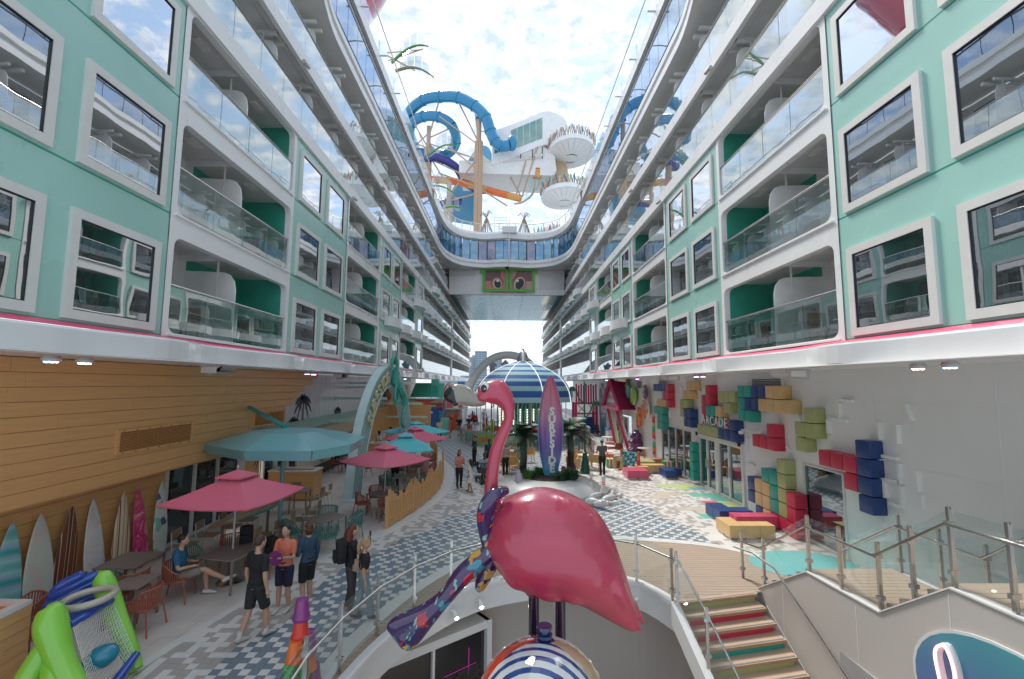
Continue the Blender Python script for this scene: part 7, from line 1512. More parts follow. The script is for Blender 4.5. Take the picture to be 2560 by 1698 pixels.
so = thing('stroller', 'empty black baby stroller parked by the sea mural', 'stroller', (8.1, 41.0, 0)); mb = MB(); mb.prism([(40.7, .35), (41.4, .35), (41.6, .95), (41.3, 1.0), (41.1, .55), (40.8, .5)], 'X', 7.95, 8.35); mb.build('seat', black, so); mb = MB(); mb.tube([(8.15, 40.5, 1.05), (8.15, 41.2, .5), (8.15, 40.7, .1)], .03, 6); mb.tube([(8.15, 41.5, .12), (8.15, 41.0, .6)], .03, 6); mb.build('frame', alu, so)
for (x, y) in ((7.95, 40.7), (8.35, 40.7), (7.95, 41.5), (8.35, 41.5)): mb = MB(); mb.tube([(x - .02, y, .1), (x + .02, y, .1)], .1, 12); mb.build('wheel', black, so)
tr = thing('waste_station', 'white waste station with blue lid by the right wall, far', 'bin', (8.7, 37.8, 0)); mb = MB(); mb.cbox(8.3, 9.0, 37.3, 38.3, 0, .95, .05); mb.build('body', frame_w, tr); mb = MB(); mb.prism([(8.25, .95), (9.0, .95), (9.0, 1.35), (8.5, 1.25)], 'Y', 37.3, 38.3); mb.build('blue_lid', mat('lid_blue', (.02, .22, .38), .4), tr)
ab = thing('a_frame_sign', 'small white a-frame notice standing behind the flamingo back', 'sign', (.55, 19.6, 0), R(20)); 
for s_ in (-1, 1): mb = MB(); mb.add([(-.22, s_ * .25, 0), (.22, s_ * .25, 0), (.06, 0, 1.0), (-.06, 0, 1.0), (-.22, s_ * .27, 0), (.22, s_ * .27, 0), (.06, s_ * .02, 1.0), (-.06, s_ * .02, 1.0)], [(0, 1, 2, 3), (7, 6, 5, 4), (0, 4, 5, 1), (1, 5, 6, 2), (3, 2, 6, 7), (0, 3, 7, 4)]); mb.build('panel', mat('notice_print', (.45, .40, .48), .5) if s_ < 0 else frame_w, ab, absolute=False)
# ================================================================== WATER PARK ABOVE, DISTANT CITY
def tube_slide(pts, r_, mats, lab, name='water_slide', seg=14, per=3, n=5, grp='tube slides of the water park', collars=True):
    t = thing(name, lab, 'water slide', pts[0][:3], group=grp); q_ = spline(pts, n); k = 0; i = 0
    while i < len(q_) - 1:
        j = min(len(q_) - 1, i + n); mb = MB(); mb.tube([p[:3] for p in q_[i:j + 1]], r_, seg, cap=False); mb.tube([p[:3] for p in q_[i:j + 1]], r_ * .93, seg, cap=False); mb.build('tube_section', mats[k % len(mats)], t, smooth='all')
        if collars:
            a, b = Vector(q_[i][:3]), Vector(q_[i + 1][:3]); d = (b - a).normalized(); mb = MB(); mb.tube([a - d * .1, a + d * .1], r_ * 1.12, seg); mb.build('collar', mats[k % len(mats)], t)
        i = j; k += 1
    return t
cyan_s = mat('slide_cyan', (.01, .22, .42), .2, coat=.6); indigo = mat('slide_indigo', (.02, .02, .22), .2, coat=.6); or_s = mat('slide_orange', (.75, .15, .02), .25, coat=.5); yel_s = mat('slide_amber', (.66, .32, .07), .25, coat=.5)
tube_slide([(-19.5, 84, 52), (-18.6, 80, 53.9), (-15.2, 77, 55), (-12, 76, 55), (-8.7, 75, 54.2), (-5.8, 74.5, 52.4), (-3.8, 74, 50), (-3.0, 74, 47.6), (-2.2, 74, 45.8), (-1.1, 74, 44.9), (.2, 74, 45.1)], .95, [cyan_s], 'cyan tube slide sweeping over in a large arc')
tube_slide([(-18.6, 82, 50.6), (-17.8, 80, 52.3), (-15.2, 78, 52.5), (-12.3, 77, 51.8), (-10.0, 77, 50.3), (-9.4, 79, 48.4), (-11.2, 81, 47.1), (-14.2, 82, 47.6), (-17.2, 82, 47.8), (-19, 82, 46.5)], .9, [cyan_s], 'cyan tube slide coiling in the smaller inner loop')
tube_slide([(-16, 80, 44.6), (-13.5, 78, 44.9), (-11.4, 78, 44.4), (-9.2, 78.5, 43.2), (-7.6, 80, 41.2), (-5.0, 82, 40.6), (-1.7, 84, 42.4), (1, 86, 44)], .75, [indigo], 'deep indigo tube slide dipping behind the columns')
tube_slide([(-11, 82, 36), (-12.5, 80, 36.3), (-11, 79, 37), (-8.5, 80, 37.6)], .7, [indigo], 'short indigo slide curl low behind the columns')
tube_slide([(-15, 78, 40.8), (-12.3, 77, 40.2), (-9.8, 77, 40), (-6.7, 77, 39.4), (-3.5, 77, 38.4), (0.1, 77, 37.5), (2.4, 77, 36.9)], .62, [or_s, yel_s], 'orange and amber tube slide running low to the right')
tube_slide([(2.4, 77, 36.9), (3.6, 77, 37.4), (4.6, 77, 38.9), (5.2, 77, 40.8)], .6, [clearglass], 'clear tube section rising from the orange slide', collars=True)
tube_slide([(5.2, 77, 40.8), (5.3, 77, 42), (5.3, 78, 43.2)], .62, [yel_s, or_s], 'orange and amber tube stub under the control room')
mb = MB(); mb.ell((.75, 74.2, 45.6), (.85, 1.0, 1.4), 18, 12); tag(mb.build('slide_mouth', cyan_s, smooth=True), 'flared cyan slide mouth ending at the control room', 'water slide')
# tan columns with struts
def column(x, y, z0, z1, r_, lab, cap=True):
    t = thing('tree_column', lab, 'column', (x, y, z0), group='tan ribbed columns of the water park')
    for k in range(10): a = 2 * PI * k / 10; mb = MB(); mb.tube([(x + r_ * .8 * math.cos(a) * (1.5 if False else 1), y + r_ * .8 * math.sin(a), z0 + 3), (x + r_ * .8 * math.cos(a), y + r_ * .8 * math.sin(a), z1 - 4)], r_ * .3, 6); mb.build('rib', tan_steel, t, smooth=True)
    mb = MB(); mb.tube([(x, y, z0), (x, y, z0 + 3), (x, y, z1)], [r_ * 1.9, r_ * .8, r_ * .62], 16); mb.build('core', tan_steel, t, smooth=True)
    if cap: mb = MB(); mb.tube([(x, y, z1 + .2), (x, y, z1 + .5)], r_ * .95, 16); mb.build('cap_ring', cyan_s, t)
column(-5.0, 75, 24, 50.2, .66, 'tall tan ribbed column nearest the middle of the sky'); column(-14.4, 79, 24, 51.2, .62, 'tan ribbed column behind the cyan loops on the left', False); column(-15.0, 73, 24, 41, .6, 'short tan column low on the left, by the glass', False); column(-10.1, 76, 24, 39.2, .62, 'short tan column left of the middle column', False)
sts = [((-5, 75, 46), (-9, 76.5, 54.8)), ((-5, 75, 46), (-5.9, 77, 53)), ((-5, 75, 48), (-3.4, 78, 50)), ((-5, 75, 45.6), (-12, 76, 51.3)), ((-14.4, 79, 49), (-9.8, 77, 50)), ((-14.4, 79, 49), (-12, 76, 55)), ((-14.4, 79, 47), (-17, 79, 51.6)), ((-5, 75, 43), (-14.4, 79, 48)), ((-5, 75, 41), (-10.5, 76, 46)), ((-5, 75, 38), (-12, 76, 41)), ((-10, 76, 36), (-5, 75, 37)), ((-10, 76, 37), (-5, 75, 43.6)), ((-14.4, 79, 48), (-7.8, 78, 41)), ((-14.4, 79, 46), (-9, 78, 37)), ((-14.4, 79, 50), (-18, 80, 47)), ((-14.4, 79, 47), (-18, 80, 49)), ((-14, 79, 45), (-5, 75, 39)), ((0, 79, 46.8), (1, 79, 43)), ((2.4, 77, 37.3), (-.6, 78, 43.5)), ((2.6, 77, 37.3), (5.2, 76, 46)), ((1.5, 77, 37.4), (3.2, 76, 43.4)), ((-5, 75, 38), (0, 77, 35.6))]
t = thing('support_frame', 'tan steel struts bracing the tube slides', 'steel frame', (-5, 75, 38))
for a, b in sts: mb = MB(); mb.tube([a, b], .13, 6); mb.build('strut', tan_steel, t, smooth=True)
mb = MB(); mb.tube(spline([(1.2, 77, 36.0), (2.6, 76.8, 36.2), (4.2, 76.8, 37.5), (4.8, 76.8, 39.5), (5.0, 76.8, 42)], 5), .16, 6); mb.build('curved_strut', tan_steel, t, smooth=True)
# giant blue funnel shapes behind
big = ramp_mat('print_wave_wall', 'noise', [(.35, (.10, .32, .50)), (.5, (.10, .32, .50)), (.52, (.56, .52, .44)), (.6, (.30, .22, .34)), (.7, (.10, .12, .34))], scale=.08, dist=.5, interp='CONSTANT')
mb = MB(); mb.prism(spline([(-12.5, 37), (-12, 40), (-10.5, 43), (-8.5, 47), (-6.5, 50.5), (-4.5, 51.5), (-3.2, 50), (-3.5, 47), (-5, 43), (-6, 38), (-6.2, 36)], 5), 'Y', 86, 88.5); mb.build('slide_wall', big, None, smooth=30); tag(bpy.data.objects['slide_wall'], 'tall blue and cream wave-painted fin behind the slides', 'wall art')
# control room module and cantilevered decks on the right
cr = thing('control_room', 'white rounded control room with green-grey windows high over the bridge', 'building', (2, 76, 41))
def XZ(pl): return pl
mb = MB(); mb.prism(spline([(-2.7, 48.6), (-.5, 49.6), (3, 51.0), (6.0, 52.4), (7.6, 52.5), (9.6, 51.6), (10.6, 49.6), (10.4, 46.8), (8.6, 46.2), (6.5, 46.4), (3.5, 45.2), (.6, 43.9), (-2.7, 42.6)], 4), 'Y', 76, 82); mb.build('cabin', white, cr, smooth=30)
gwin = mirror_glass('control_pane', (.10, .22, .19), .22, .02, .6, (.8, .95, .9))
for k in range(5): x0 = .55 + k * 1.12; mb = MB(); mb.prism([(x0, 45.3 + k * .46), (x0 + 1.0, 45.3 + (k + 1) * .46 - .05), (x0 + 1.0, 48.9 + k * .5 + .45), (x0, 48.9 + k * .5)], 'Y', 75.93, 76); mb.build('window', gwin, cr)
mb = MB(); mb.prism([(-2.3, 44.6), (-1.6, 44.9), (-1.6, 48.0), (-2.3, 47.7)], 'Y', 75.93, 76); mb.build('window', gwin, cr)
mb = MB(); mb.prism([(-8.5, 41.3), (8.0, 41.0), (8.6, 42), (8.3, 44.6), (6.6, 46.2), (2.0, 44.0), (-2.7, 43.2), (-8.5, 43.6)], 'Y', 76.5, 84); mb.build('gangway_box', divid, cr)
mb = MB(); mb.prism([(-.9, 43.7), (6.3, 46.6), (6.3, 44.2), (-.9, 43.2)], 'Y', 76.2, 76.49); mb.build('soffit', greyceil, cr)
for x in (2.2, 4.3, 6.0): mb = MB(); mb.box(x, x + .12, 76.1, 76.2, 43.9, 44.0 + x * .35); mb.build('soffit_joint', gapm, cr)
for k in range(5): mb = MB(); mb.tube([(1.9 + k * 1.0, 75.9, 44.4), (1.9 + k * 1.0, 75.5, 44.2)], .22, 10); mb.build('floodlight', frame_w, cr)
mb = MB(); mb.tube([(7, 78, 52.4), (7, 78, 53.6)], .1, 6); mb.tube([(6.3, 78, 53.0), (8.2, 78, 53.2)], .07, 6); mb.tube([(1.5, 78, 51.2), (6.6, 78, 52.9)], .05, 4); mb.build('mast', gapm, cr)
ccols = [orange_m, M['aqua_inlay'], mat('steel_blue', (.02, .14, .28), .4), M['salmon_paint'], M['cream_letter'], M['mint_inlay']]
def deck(cx, cy, cz, rx, ry, lab, h=1.5, arc=(150, 380)):
    t = thing('lookout_deck', lab, 'balcony', (cx, cy, cz), group='round lookout decks of the water park')
    pts = [(cx + rx * math.cos(R(a)), cy + ry * math.sin(R(a))) for a in range(0, 360, 9)]; mb = MB(); mb.prism(pts, 'Z', cz - .7, cz); mb.build('deck_edge', white, t, smooth=30)
    n = 10
    for k in range(20):
        a0, a1 = k * 18, (k + 1) * 18 - .8; mb = MB(); mb.add([(cx + rx * .96 * math.cos(R(a0)), cy + ry * .96 * math.sin(R(a0)), cz - .72), (cx + rx * .96 * math.cos(R(a1)), cy + ry * .96 * math.sin(R(a1)), cz - .72), (cx + rx * .3 * math.cos(R(a1)), cy + ry * .3 * math.sin(R(a1)), cz - 1.5), (cx + rx * .3 * math.cos(R(a0)), cy + ry * .3 * math.sin(R(a0)), cz - 1.5)], [(0, 1, 2, 3)]); mb.build('soffit_panel', divid, t)
    mb = MB(); mb.lathe([(0, 0), (rx * .32, .05), (rx * .32, .1)], (cx, cy, cz - 1.58), 20); mb.build('soffit_cap', divid, t)
    k = 0; a = arc[0]; rr = random.Random(int(cz))
    while a < arc[1]:
        x, y = cx + rx * math.cos(R(a)), cy + ry * math.sin(R(a)); tl_ = rr.uniform(-.28, .28); hh2 = h * rr.uniform(.8, 1.15); mb = MB(); mb.tube([(x - tl_, y, cz + .02), (x + tl_, y, cz + hh2)], .085, 4); mb.build('coloured_stick', ccols[k % 6], t); a += 3.6; k += 1
    for z in (.5, 1.1): mb = MB(); mb.tube([(cx + rx * math.cos(R(a_)), cy + ry * math.sin(R(a_)), cz + z) for a_ in range(arc[0], arc[1], 6)], .035, 4); mb.build('rail', frame_w, t)
    return t
deck(11.2, 77, 45.9, 4.1, 5.5, 'upper round white lookout deck with coloured sticks, right of the control room'); deck(9.8, 76, 37.3, 3.9, 5, 'lower round white lookout deck with coloured sticks, below the painted cone')
mb = MB(); mb.lathe([(2.6, 0), (2.3, 2.5), (1.6, 6.2), (1.5, 7)], (9.3, 80, 38), 28); tag(mb.build('painted_cone', ramp_mat('print_cone', 'noise', [(.38, (.52, .40, .24)), (.48, (.52, .40, .24)), (.5, (.30, .20, .42)), (.57, (.56, .54, .52)), (.63, (.62, .18, .05))], scale=.22, dist=.4, interp='CONSTANT'), smooth='all'), 'sand, violet and white painted cone between the two lookout decks', 'wall art')
mb = MB(); mb.prism([(11.0, 35.8), (12.8, 35.8), (15.2, 26), (14.2, 26)], 'Y', 76, 77); tag(mb.build('deck_support', divid), 'pale slanting support below the lower lookout deck', 'column')
# glass leaf shades
def leaf(x, y, z, L, ang, lab, m_=None):
    t = thing('leaf_shade', lab, 'sunshade', (x, y, z), group='green leaf-shaped glass sunshades'); stem = [(x + L * f * math.cos(ang) , y, z + L * f * math.sin(ang) + L * .22 * math.sin(PI * f * .8) - L * .15 * f * f) for f in [i / 10 for i in range(11)]]
    mb = MB(); mb.tube(stem, [.16 - .009 * i for i in range(11)], 8); mb.build('stem', m_ or mat('leaf_green', (.08, .26, .04), .35), t, smooth=True)
    gl_ = M['leaf_glass'] if 'leaf_glass' in M else glass('leaf_glass', (.66, .72, .72), .22, (.75, .8, .82))
    for i in range(1, 9, 2):
        for s_ in (-1, 1):
            w = L * .30 * math.sin(PI * (i + 1) / 11); a, b = Vector(stem[i]), Vector(stem[min(10, i + 2)]) ; b = a.lerp(b, .9); mb = MB(); off_ = Vector((-.15 * w * s_, s_ * w * .6, 1.7 * w if s_ > 0 else -.8 * w)); mb.add([a, b, b + off_, a + off_ * .92], [(0, 1, 2, 3)]); mb.build('glass_blade', gl_, t)
gs = mat('leaf_green', (.08, .26, .04), .35)
leaf(-12.0, 44, 37.4, 4.2, R(28), 'upper green leaf-shaped glass shade against the clouds', gs); leaf(-11.6, 44, 36.5, 4.0, R(-8), 'second leaf-shaped glass shade with pale stem, below the first', mat('leaf_khaki', (.20, .20, .10), .4))
leaf(-12.3, 66, 38.5, 5, R(25), 'green leaf shade in front of the indigo slide', gs); leaf(-12.5, 66, 33.8, 5, R(-12), 'green leaf shade above the bridge rim, upper', gs); leaf(-10.5, 62, 28.0, 4.4, R(14), 'green leaf shade above the bridge rim, lower', gs); leaf(-13.5, 64, 29.2, 3.5, R(0), 'small green leaf shade at the far left of the bridge rim', gs)
mb = MB(); mb.tube([(-12.5, 44, 37.6), (-8.8, 44, 39.0)], .06, 6); mb.tube([(-12.5, 44, 38.5), (-9, 44, 38.9)], .06, 6); mb.tube([(-12.5, 44, 38.2), (-9.6, 44, 36.6)], .08, 6); tag(mb.build('shade_struts', tan_steel), 'thin struts tying the two leaf shades to the side deck', 'steel frame')
# red slide tube glimpsed top left, wooden huts, deck sticks
mb = MB(); mb.tube(spline([(-9.4, 30, 36), (-8.6, 28, 33), (-8.5, 26, 29), (-9.3, 24, 25)], 5), 1.1, 16); tag(mb.build('red_slide', mat('raspberry_gloss', (.45, .03, .07), .15, coat=.8), smooth='all'), 'raspberry slide tube rising behind the left wall top', 'water slide')
straw = mat('straw', (.34, .25, .16), .8)
for k, (x, lab) in enumerate(((-2.8, 'left wicker hut with a straw top on the bridge roof'), (2.3, 'right wicker hut with a straw top on the bridge roof'))):
    t = thing('wicker_hut', lab, 'hut', (x, 60, 23.6), group='wicker huts on the bridge roof')
    for i in range(14): a = 2 * PI * i / 14; mb = MB(); mb.tube([(x + 1.1 * math.cos(a), 60 + 1.1 * math.sin(a), 23.6), (x + .75 * math.cos(a), 60 + .75 * math.sin(a), 25.2), (x + .1 * math.cos(a), 60 + .1 * math.sin(a), 27)], .05, 4); mb.build('cane', straw, t)
    rr = random.Random(k)
    for i in range(16): a = rr.uniform(0, 6.28); mb = MB(); mb.tube([(x, 60, 27), (x + .5 * math.cos(a), 60 + .5 * math.sin(a), 27.7 + rr.uniform(-.2, .4)), (x + .9 * math.cos(a), 60 + .9 * math.sin(a), 27.4)], .03, 3); mb.build('straw_top', straw, t)
    mb = MB(); mb.lathe([(1.0, 0), (.9, 1.1), (0, 1.2)], (x, 60, 23.6), 14); mb.build('wicker_seat', straw, t)
t = thing('stick_screen', 'row of slanting coloured sticks on the right of the bridge roof', 'screen', (5, 58, 23.6)); rr = random.Random(4)
for k in range(34): x = 3.6 + k * .1; tl_ = rr.uniform(-.25, .25); mb = MB(); mb.tube([(x - tl_, 58 + (k % 5) * .2, 23.6), (x + tl_, 58 + (k % 5) * .2, 24.9 + .03 * k + rr.uniform(-.2, .3))], .05, 4); mb.build('coloured_stick', ccols[k % 6], t)
# distant port, city and water
sea_m = mat('harbour_water', (.06, .12, .15), .15, bump=.3, bscale=.5); mb = MB(); mb.box(-4000, 4000, 115, 5500, -26.5, -26); mb.build('water', sea_m)['kind'] = 'structure'
cg_ = [mat('tower_glass_a', (.20, .30, .36), .35), mat('tower_glass_b', (.30, .38, .42), .35), mat('tower_pale', (.55, .56, .56), .5)]
tow = [(-76, 900, 24, 57, 1, 'pale blue-green tower, leftmost in the gap'), (-62, 905, 12, 61, 1, 'slim blue-green tower second from the left'), (-48, 860, 22, 66, 0, 'dark grey-blue tower with notched top, tallest in the gap'), (-22, 980, 26, 58, 0, 'grey-blue tower seen through the white arch'), (-2, 1000, 24, 40, 1, 'low glass tower behind the crown emblem'), (-90, 700, 30, 18, 2, 'white low port building at the left edge of the gap'), (-46, 640, 34, 12, 2, 'wide white port building under the towers'), (16, 1050, 30, 30, 2, 'pale block behind the carousel finial'), (40, 1000, 30, 26, 1, 'low pale tower at the right edge of the gap'), (70, 1000, 30, 22, 2, 'low pale block at far right of the gap')]
for (x, y, w, h, m_, lab) in tow:
    t = thing('city_tower', lab, 'building', (x, y, -26)); mb = MB(); mb.box(x - w / 2, x + w / 2, y, y + 20, -26, h); mb.build('walls', cg_[m_], t)
    nf = int((h + 26) / 3.6)
    for k in range(0, nf): mb = MB(); mb.box(x - w / 2 - .3, x + w / 2 + .3, y - .4, y, -26 + k * 3.6, -26 + k * 3.6 + 1.3); mb.build('floor_band', cg_[2] if m_ < 2 else cg_[0], t)
    for k in range(1, int(w / 6)): mb = MB(); mb.box(x - w / 2 + k * 6, x - w / 2 + k * 6 + .8, y - .5, y, -26, h); mb.build('pier', cg_[2], t)
mb = MB(); mb.box(-44.5, -38, 420, 430, 0, 12); mb.box(-46, -36, 418, 432, -4, 0); tag(mb.build('crane_cabin', M['royal_blue']), 'royal blue port structure left of the white arch', 'port structure')
mb = MB(); mb.box(-400, 400, 1200, 1210, -26, -12); mb.build('far_shore', mat('shore_grey', (.20, .23, .22), .8))['kind'] = 'structure'
# ================================================================== PEOPLE
SK = dict(light=mat('skin_light', (.52, .30, .21), .5), tan=mat('skin_tan', (.38, .20, .12), .5), brown=mat('skin_brown', (.10, .045, .025), .5))
_cl = {}
def cloth(c, r_=.8):
    k = tuple(c)
    if k not in _cl: _cl[k] = mat('cloth_%d' % len(_cl), c, r_, var=.15, scale=9, bump=.12, bscale=40)
    return _cl[k]
BLK, WHT, DEN, GRY = (.012, .012, .014), (.62, .60, .57), (.03, .07, .12), (.09, .09, .09)
def remeshed(mb, name, m_, parent, vox=.016, sm=3, label=None):
    o = mb.build(name, m_, parent, smooth=True, absolute=False)
    r_ = o.modifiers.new('r', 'REMESH'); r_.mode = 'VOXEL'; r_.voxel_size = vox; s_ = o.modifiers.new('s', 'SMOOTH'); s_.iterations = sm; s_.factor = .5
    bake(o); return o
def person(x, y, rz, lab, h=1.72, skin='light', top=BLK, sleeve='short', bottom=BLK, legs='trousers', shoes=WHT, hair=(.05, .03, .02), hairdo='short', pose='stand', arms=('down', 'down'), fem=False, z=0, near=False, cap=None, bag=None, extra=None, grp=None, socks=False):
    t = thing('person', lab, 'person', (x, y, z), R(rz), grp); s = h / 1.75; V3 = Vector
    sw = .165 if fem else .195; hw = .10 if fem else .092
    if pose == 'sit': ph = .50
    else: ph = .93
    pelvis = V3((0, 0, ph)); lean = .10 if pose == 'sit' else .0
    chest = pelvis + V3((0, lean * .6 if pose != 'sit' else -.03, .38)); neck = pelvis + V3((0, lean * .5 if pose != 'sit' else .0, .53)); head = neck + V3((0, .025, .165))
    J = {}
    for i, sd in enumerate((-1, 1)):
        hip = pelvis + V3((sd * hw, 0, -.02))
        if pose == 'stand': kn = V3((sd * .095, .02, .49)); an = V3((sd * .10, -.01 + .03 * sd, .085))
        elif pose == 'walk': kn = hip + V3((0, .09 * sd + .04, -.42)); an = kn + V3((0, .09 * sd - .05, -.40)); an.z = max(.085, an.z)
        else: kn = hip + V3((sd * .03, .42, .02)); an = V3((sd * .10, .50 + (.10 if sd > 0 else -.02), .085))
        if pose == 'sit' and extra == 'crossed' and sd > 0: kn = hip + V3((-.02, .43, .10)); an = kn + V3((-.02, .42, -.24))
        sh = chest + V3((sd * sw, 0, .07)); a = arms[i]
        if a == 'down': el = sh + V3((sd * .055, -.03, -.28)); wr = el + V3((sd * .01, .05, -.24))
        elif a == 'phone': el = sh + V3((sd * .05, .05, -.27)); wr = el + V3((-sd * .09, .22, .06))
        elif a == 'lap': el = sh + V3((sd * .05, .06, -.26)); wr = el + V3((-sd * .10, .21, .0))
        elif a == 'up': el = sh + V3((sd * .04, .16, -.20)); wr = el + V3((-sd * .04, .10, .22))
        elif a == 'hip': el = sh + V3((sd * .17, -.05, -.22)); wr = el + V3((-sd * .10, .10, -.14))
        elif a == 'out': el = sh + V3((sd * .06, .08, -.26)); wr = el + V3((sd * .02, .23, -.02))
        J[sd] = (hip, kn, an, sh, el, wr)
    k = .9 if fem else 1.0
    def sc_(p): return p * s
    body = MB()
    def tb(mb, pts, rs, seg=12): q_ = spline([(*sc_(p), r_ * s) for p, r_ in zip(pts, rs)], 3); mb.tube([p[:3] for p in q_], [p[3] for p in q_], seg)
    def tor(mb, pts, rs, inf=0, seg=16): q_ = spline([(*sc_(p), (a + inf) * s, (b + inf) * s) for p, (a, b) in zip(pts, rs)], 3); mb.tube([p[:3] for p in q_], [(p[3], p[4]) for p in q_], seg, 0, True, 1, (1, 0, 0))
    waist = pelvis + V3((0, 0, .17)) + V3((0, (chest.y - pelvis.y) * .5, 0))
    tp = [pelvis + V3((0, 0, -.08)), pelvis + V3((0, 0, .03)), waist, chest + V3((0, 0, -.05)), chest + V3((0, 0, .08)), neck + V3((0, 0, -.02))]
    tr_ = [(.11, .09), (.155 * (1.0 if fem else .98), .11), (.118 * (1 if fem else 1.15), .092), (.15 * k * 1.05, .115), (.165 * k, .095), (.06, .06)]
    tor(body, tp, tr_)
    for sd in (-1, 1):
        hip, kn, an, sh, el, wr = J[sd]
        tb(body, [hip, hip.lerp(kn, .35), kn, kn.lerp(an, .3), an], [.09, .082, .056, .058, .038]); ft = (V3((0, 1, 0)) if not (extra == 'crossed' and sd > 0) else V3((0, .8, .45)))
        tb(body, [an + V3((0, -.03, -.02)), an + ft * .10 + V3((0, 0, -.045))], [.042, .035])
        tb(body, [sh + V3((-sd * .04, 0, .01)), sh, sh.lerp(el, .5), el, el.lerp(wr, .4), wr], [.05, .054 * k, .045 * k, .037 * k, .036 * k, .025 * k])
        d = (wr - el).normalized(); ps = d.orthogonal().normalized() if abs(d.z) > .9 else V3((1, 0, 0)) - d * d.x; ps.normalize()
        tb(body, [wr, wr + d * .05, wr + d * .085], [.026, .034, .026])
    head_c = head; tb(body, [neck + V3((0, -.01, -.05)), neck + V3((0, .0, .06)), neck + V3((0, .015, .10))], [.052 * k, .05 * k, .05])
    H = .90 + .0
    body.ell(sc_(head_c), (.078 * s, .098 * s, .118 * s), 16, 12); body.ell(sc_(head_c + V3((0, .035, -.05))), (.055 * s, .06 * s, .055 * s), 12, 8); tb(body, [head_c + V3((0, .09, .015)), head_c + V3((0, .108, -.022))], [.012, .016], 6)
    for sd in (-1, 1): body.ell(sc_(head_c + V3((sd * .079, -.005, -.005))), (.014 * s, .022 * s, .032 * s), 8, 6)
    remeshed(body, 'body', SK[skin], t, .0135 if near else .02, 2)
    # fingers, kept apart as their own thin chains rooted in the palm
    if near:
        fg = MB()
        for sd in (-1, 1):
            hip, kn, an, sh, el, wr = J[sd]; d = (wr - el).normalized(); si = d.cross(V3((0, 1, 0) if abs(d.y) < .8 else (0, 0, 1))).normalized(); up_ = si.cross(d).normalized()
            for q_, (o_, L_) in enumerate(((-.026, .06), (-.009, .072), (.009, .068), (.025, .052))): b = wr + d * .075 + si * o_; fg.tube([sc_(b), sc_(b + d * L_ * .5), sc_(b + d * L_ * .8 - up_ * .018)], [.0095 * s, .0088 * s, .007 * s], 6)
            b = wr + d * .04 + si * .028; fg.tube([sc_(b), sc_(b + d * .03 + si * .02), sc_(b + d * .055 + si * .018 - up_ * .01)], [.011 * s, .010 * s, .008 * s], 6)
        fg.build('fingers', SK[skin], t, smooth=True, absolute=False)
    # clothing
    tm = cloth(top); bmt = cloth(bottom); inf = .016
    mb = MB(); lo = 1 if legs not in ('dress',) else 0
    tor(mb, [pelvis + V3((0, 0, .0 if legs != 'crop' else .13))] + tp[1 if legs != 'crop' else 2:] if legs != 'crop' else tp[2:], ([(tr_[1][0] * .98, tr_[1][1])] + tr_[1:]) if legs != 'crop' else tr_[2:], inf)
    if sleeve != 'none':
        f = {'short': .62, 'long': 1.0}[sleeve]
        for sd in (-1, 1):
            hip, kn, an, sh, el, wr = J[sd]
            if sleeve == 'short': tb(mb, [sh + V3((-sd * .05, 0, .01)), sh, sh.lerp(el, .45), sh.lerp(el, .72)], [.062, .068, .062, .06])
            else: tb(mb, [sh + V3((-sd * .05, 0, .01)), sh, sh.lerp(el, .5), el, wr.lerp(el, .5), wr.lerp(el, .08)], [.062, .066, .058, .052, .047, .040])
    remeshed(mb, 'shirt' if legs != 'dress' else 'dress_top', tm, t, .0145 if near else .02, 2)
    mb = MB()
    if legs in ('trousers', 'shorts', 'jeans', 'crop'):
        tor(mb, [pelvis + V3((0, 0, -.06)), pelvis + V3((0, 0, .02)), pelvis + V3((0, 0, .10))], [(.14, .10), (.155, .112), (.135, .105)], .012)
        for sd in (-1, 1):
            hip, kn, an = J[sd][:3]
            if legs == 'shorts': tb(mb, [hip, hip.lerp(kn, .4), hip.lerp(kn, .93)], [.10, .098, .088])
            else: w = .085 if legs == 'crop' else .062; tb(mb, [hip, hip.lerp(kn, .4), kn, kn.lerp(an, .5), an + V3((0, 0, .01))], [.10, .094, .07, w * .95, w])
        nm = 'shorts' if legs == 'shorts' else 'trousers'
    else:
        q_ = [(pelvis + V3((0, 0, .14)), (.125, .10)), (pelvis + V3((0, 0, 0)), (.17, .13)), (pelvis + V3((0, .01, -.22)), (.20, .17)), (pelvis + V3((0, .01, -.42 if legs == 'dress' else -.30)), (.235, .20))]
        tor(mb, [a for a, b in q_], [b for a, b in q_], .0, 20); nm = 'skirt'; 
    remeshed(mb, nm, bmt if legs != 'dress' else tm, t, .0145 if near else .02, 2)
    sh_m = cloth(shoes, .5)
    for sd in (-1, 1):
        an = J[sd][2]; cr = extra == 'crossed' and sd > 0; mb = MB(); ft = V3((0, 1, 0)) if not cr else V3((0, .85, .5)); dn = V3((0, 0, -.05)) if not cr else V3((0, .03, -.04))
        q_ = spline([(*sc_(an + dn * .6 - ft * .07), .03 * s, .03 * s), (*sc_(an + dn * .3 - ft * .03), .045 * s, .05 * s), (*sc_(an + dn * .7 + ft * .07), .047 * s, .038 * s), (*sc_(an + dn + ft * .15), .043 * s, .026 * s), (*sc_(an + dn * 1.1 + ft * .19), .025 * s, .014 * s)], 4)
        mb.tube([p[:3] for p in q_], [(p[3], p[4]) for p in q_], 12, 0, True, 1, (1, 0, 0)); mb.build('shoe', sh_m, t, smooth=True, absolute=False)
        if socks: mb = MB(); mb.tube([sc_(an + V3((0, -.005, .0))), sc_(an + V3((0, 0, .11)))], [.046 * s, .045 * s], 12); mb.build('sock', cloth(WHT), t, smooth=True, absolute=False)
    # hair or cap
    hm = cloth(hair, .55); mb = MB(); hc = head_c
    mb.ell(sc_(hc + V3((0, -.022, .028))), (.086 * s, .098 * s, .108 * s), 16, 10)
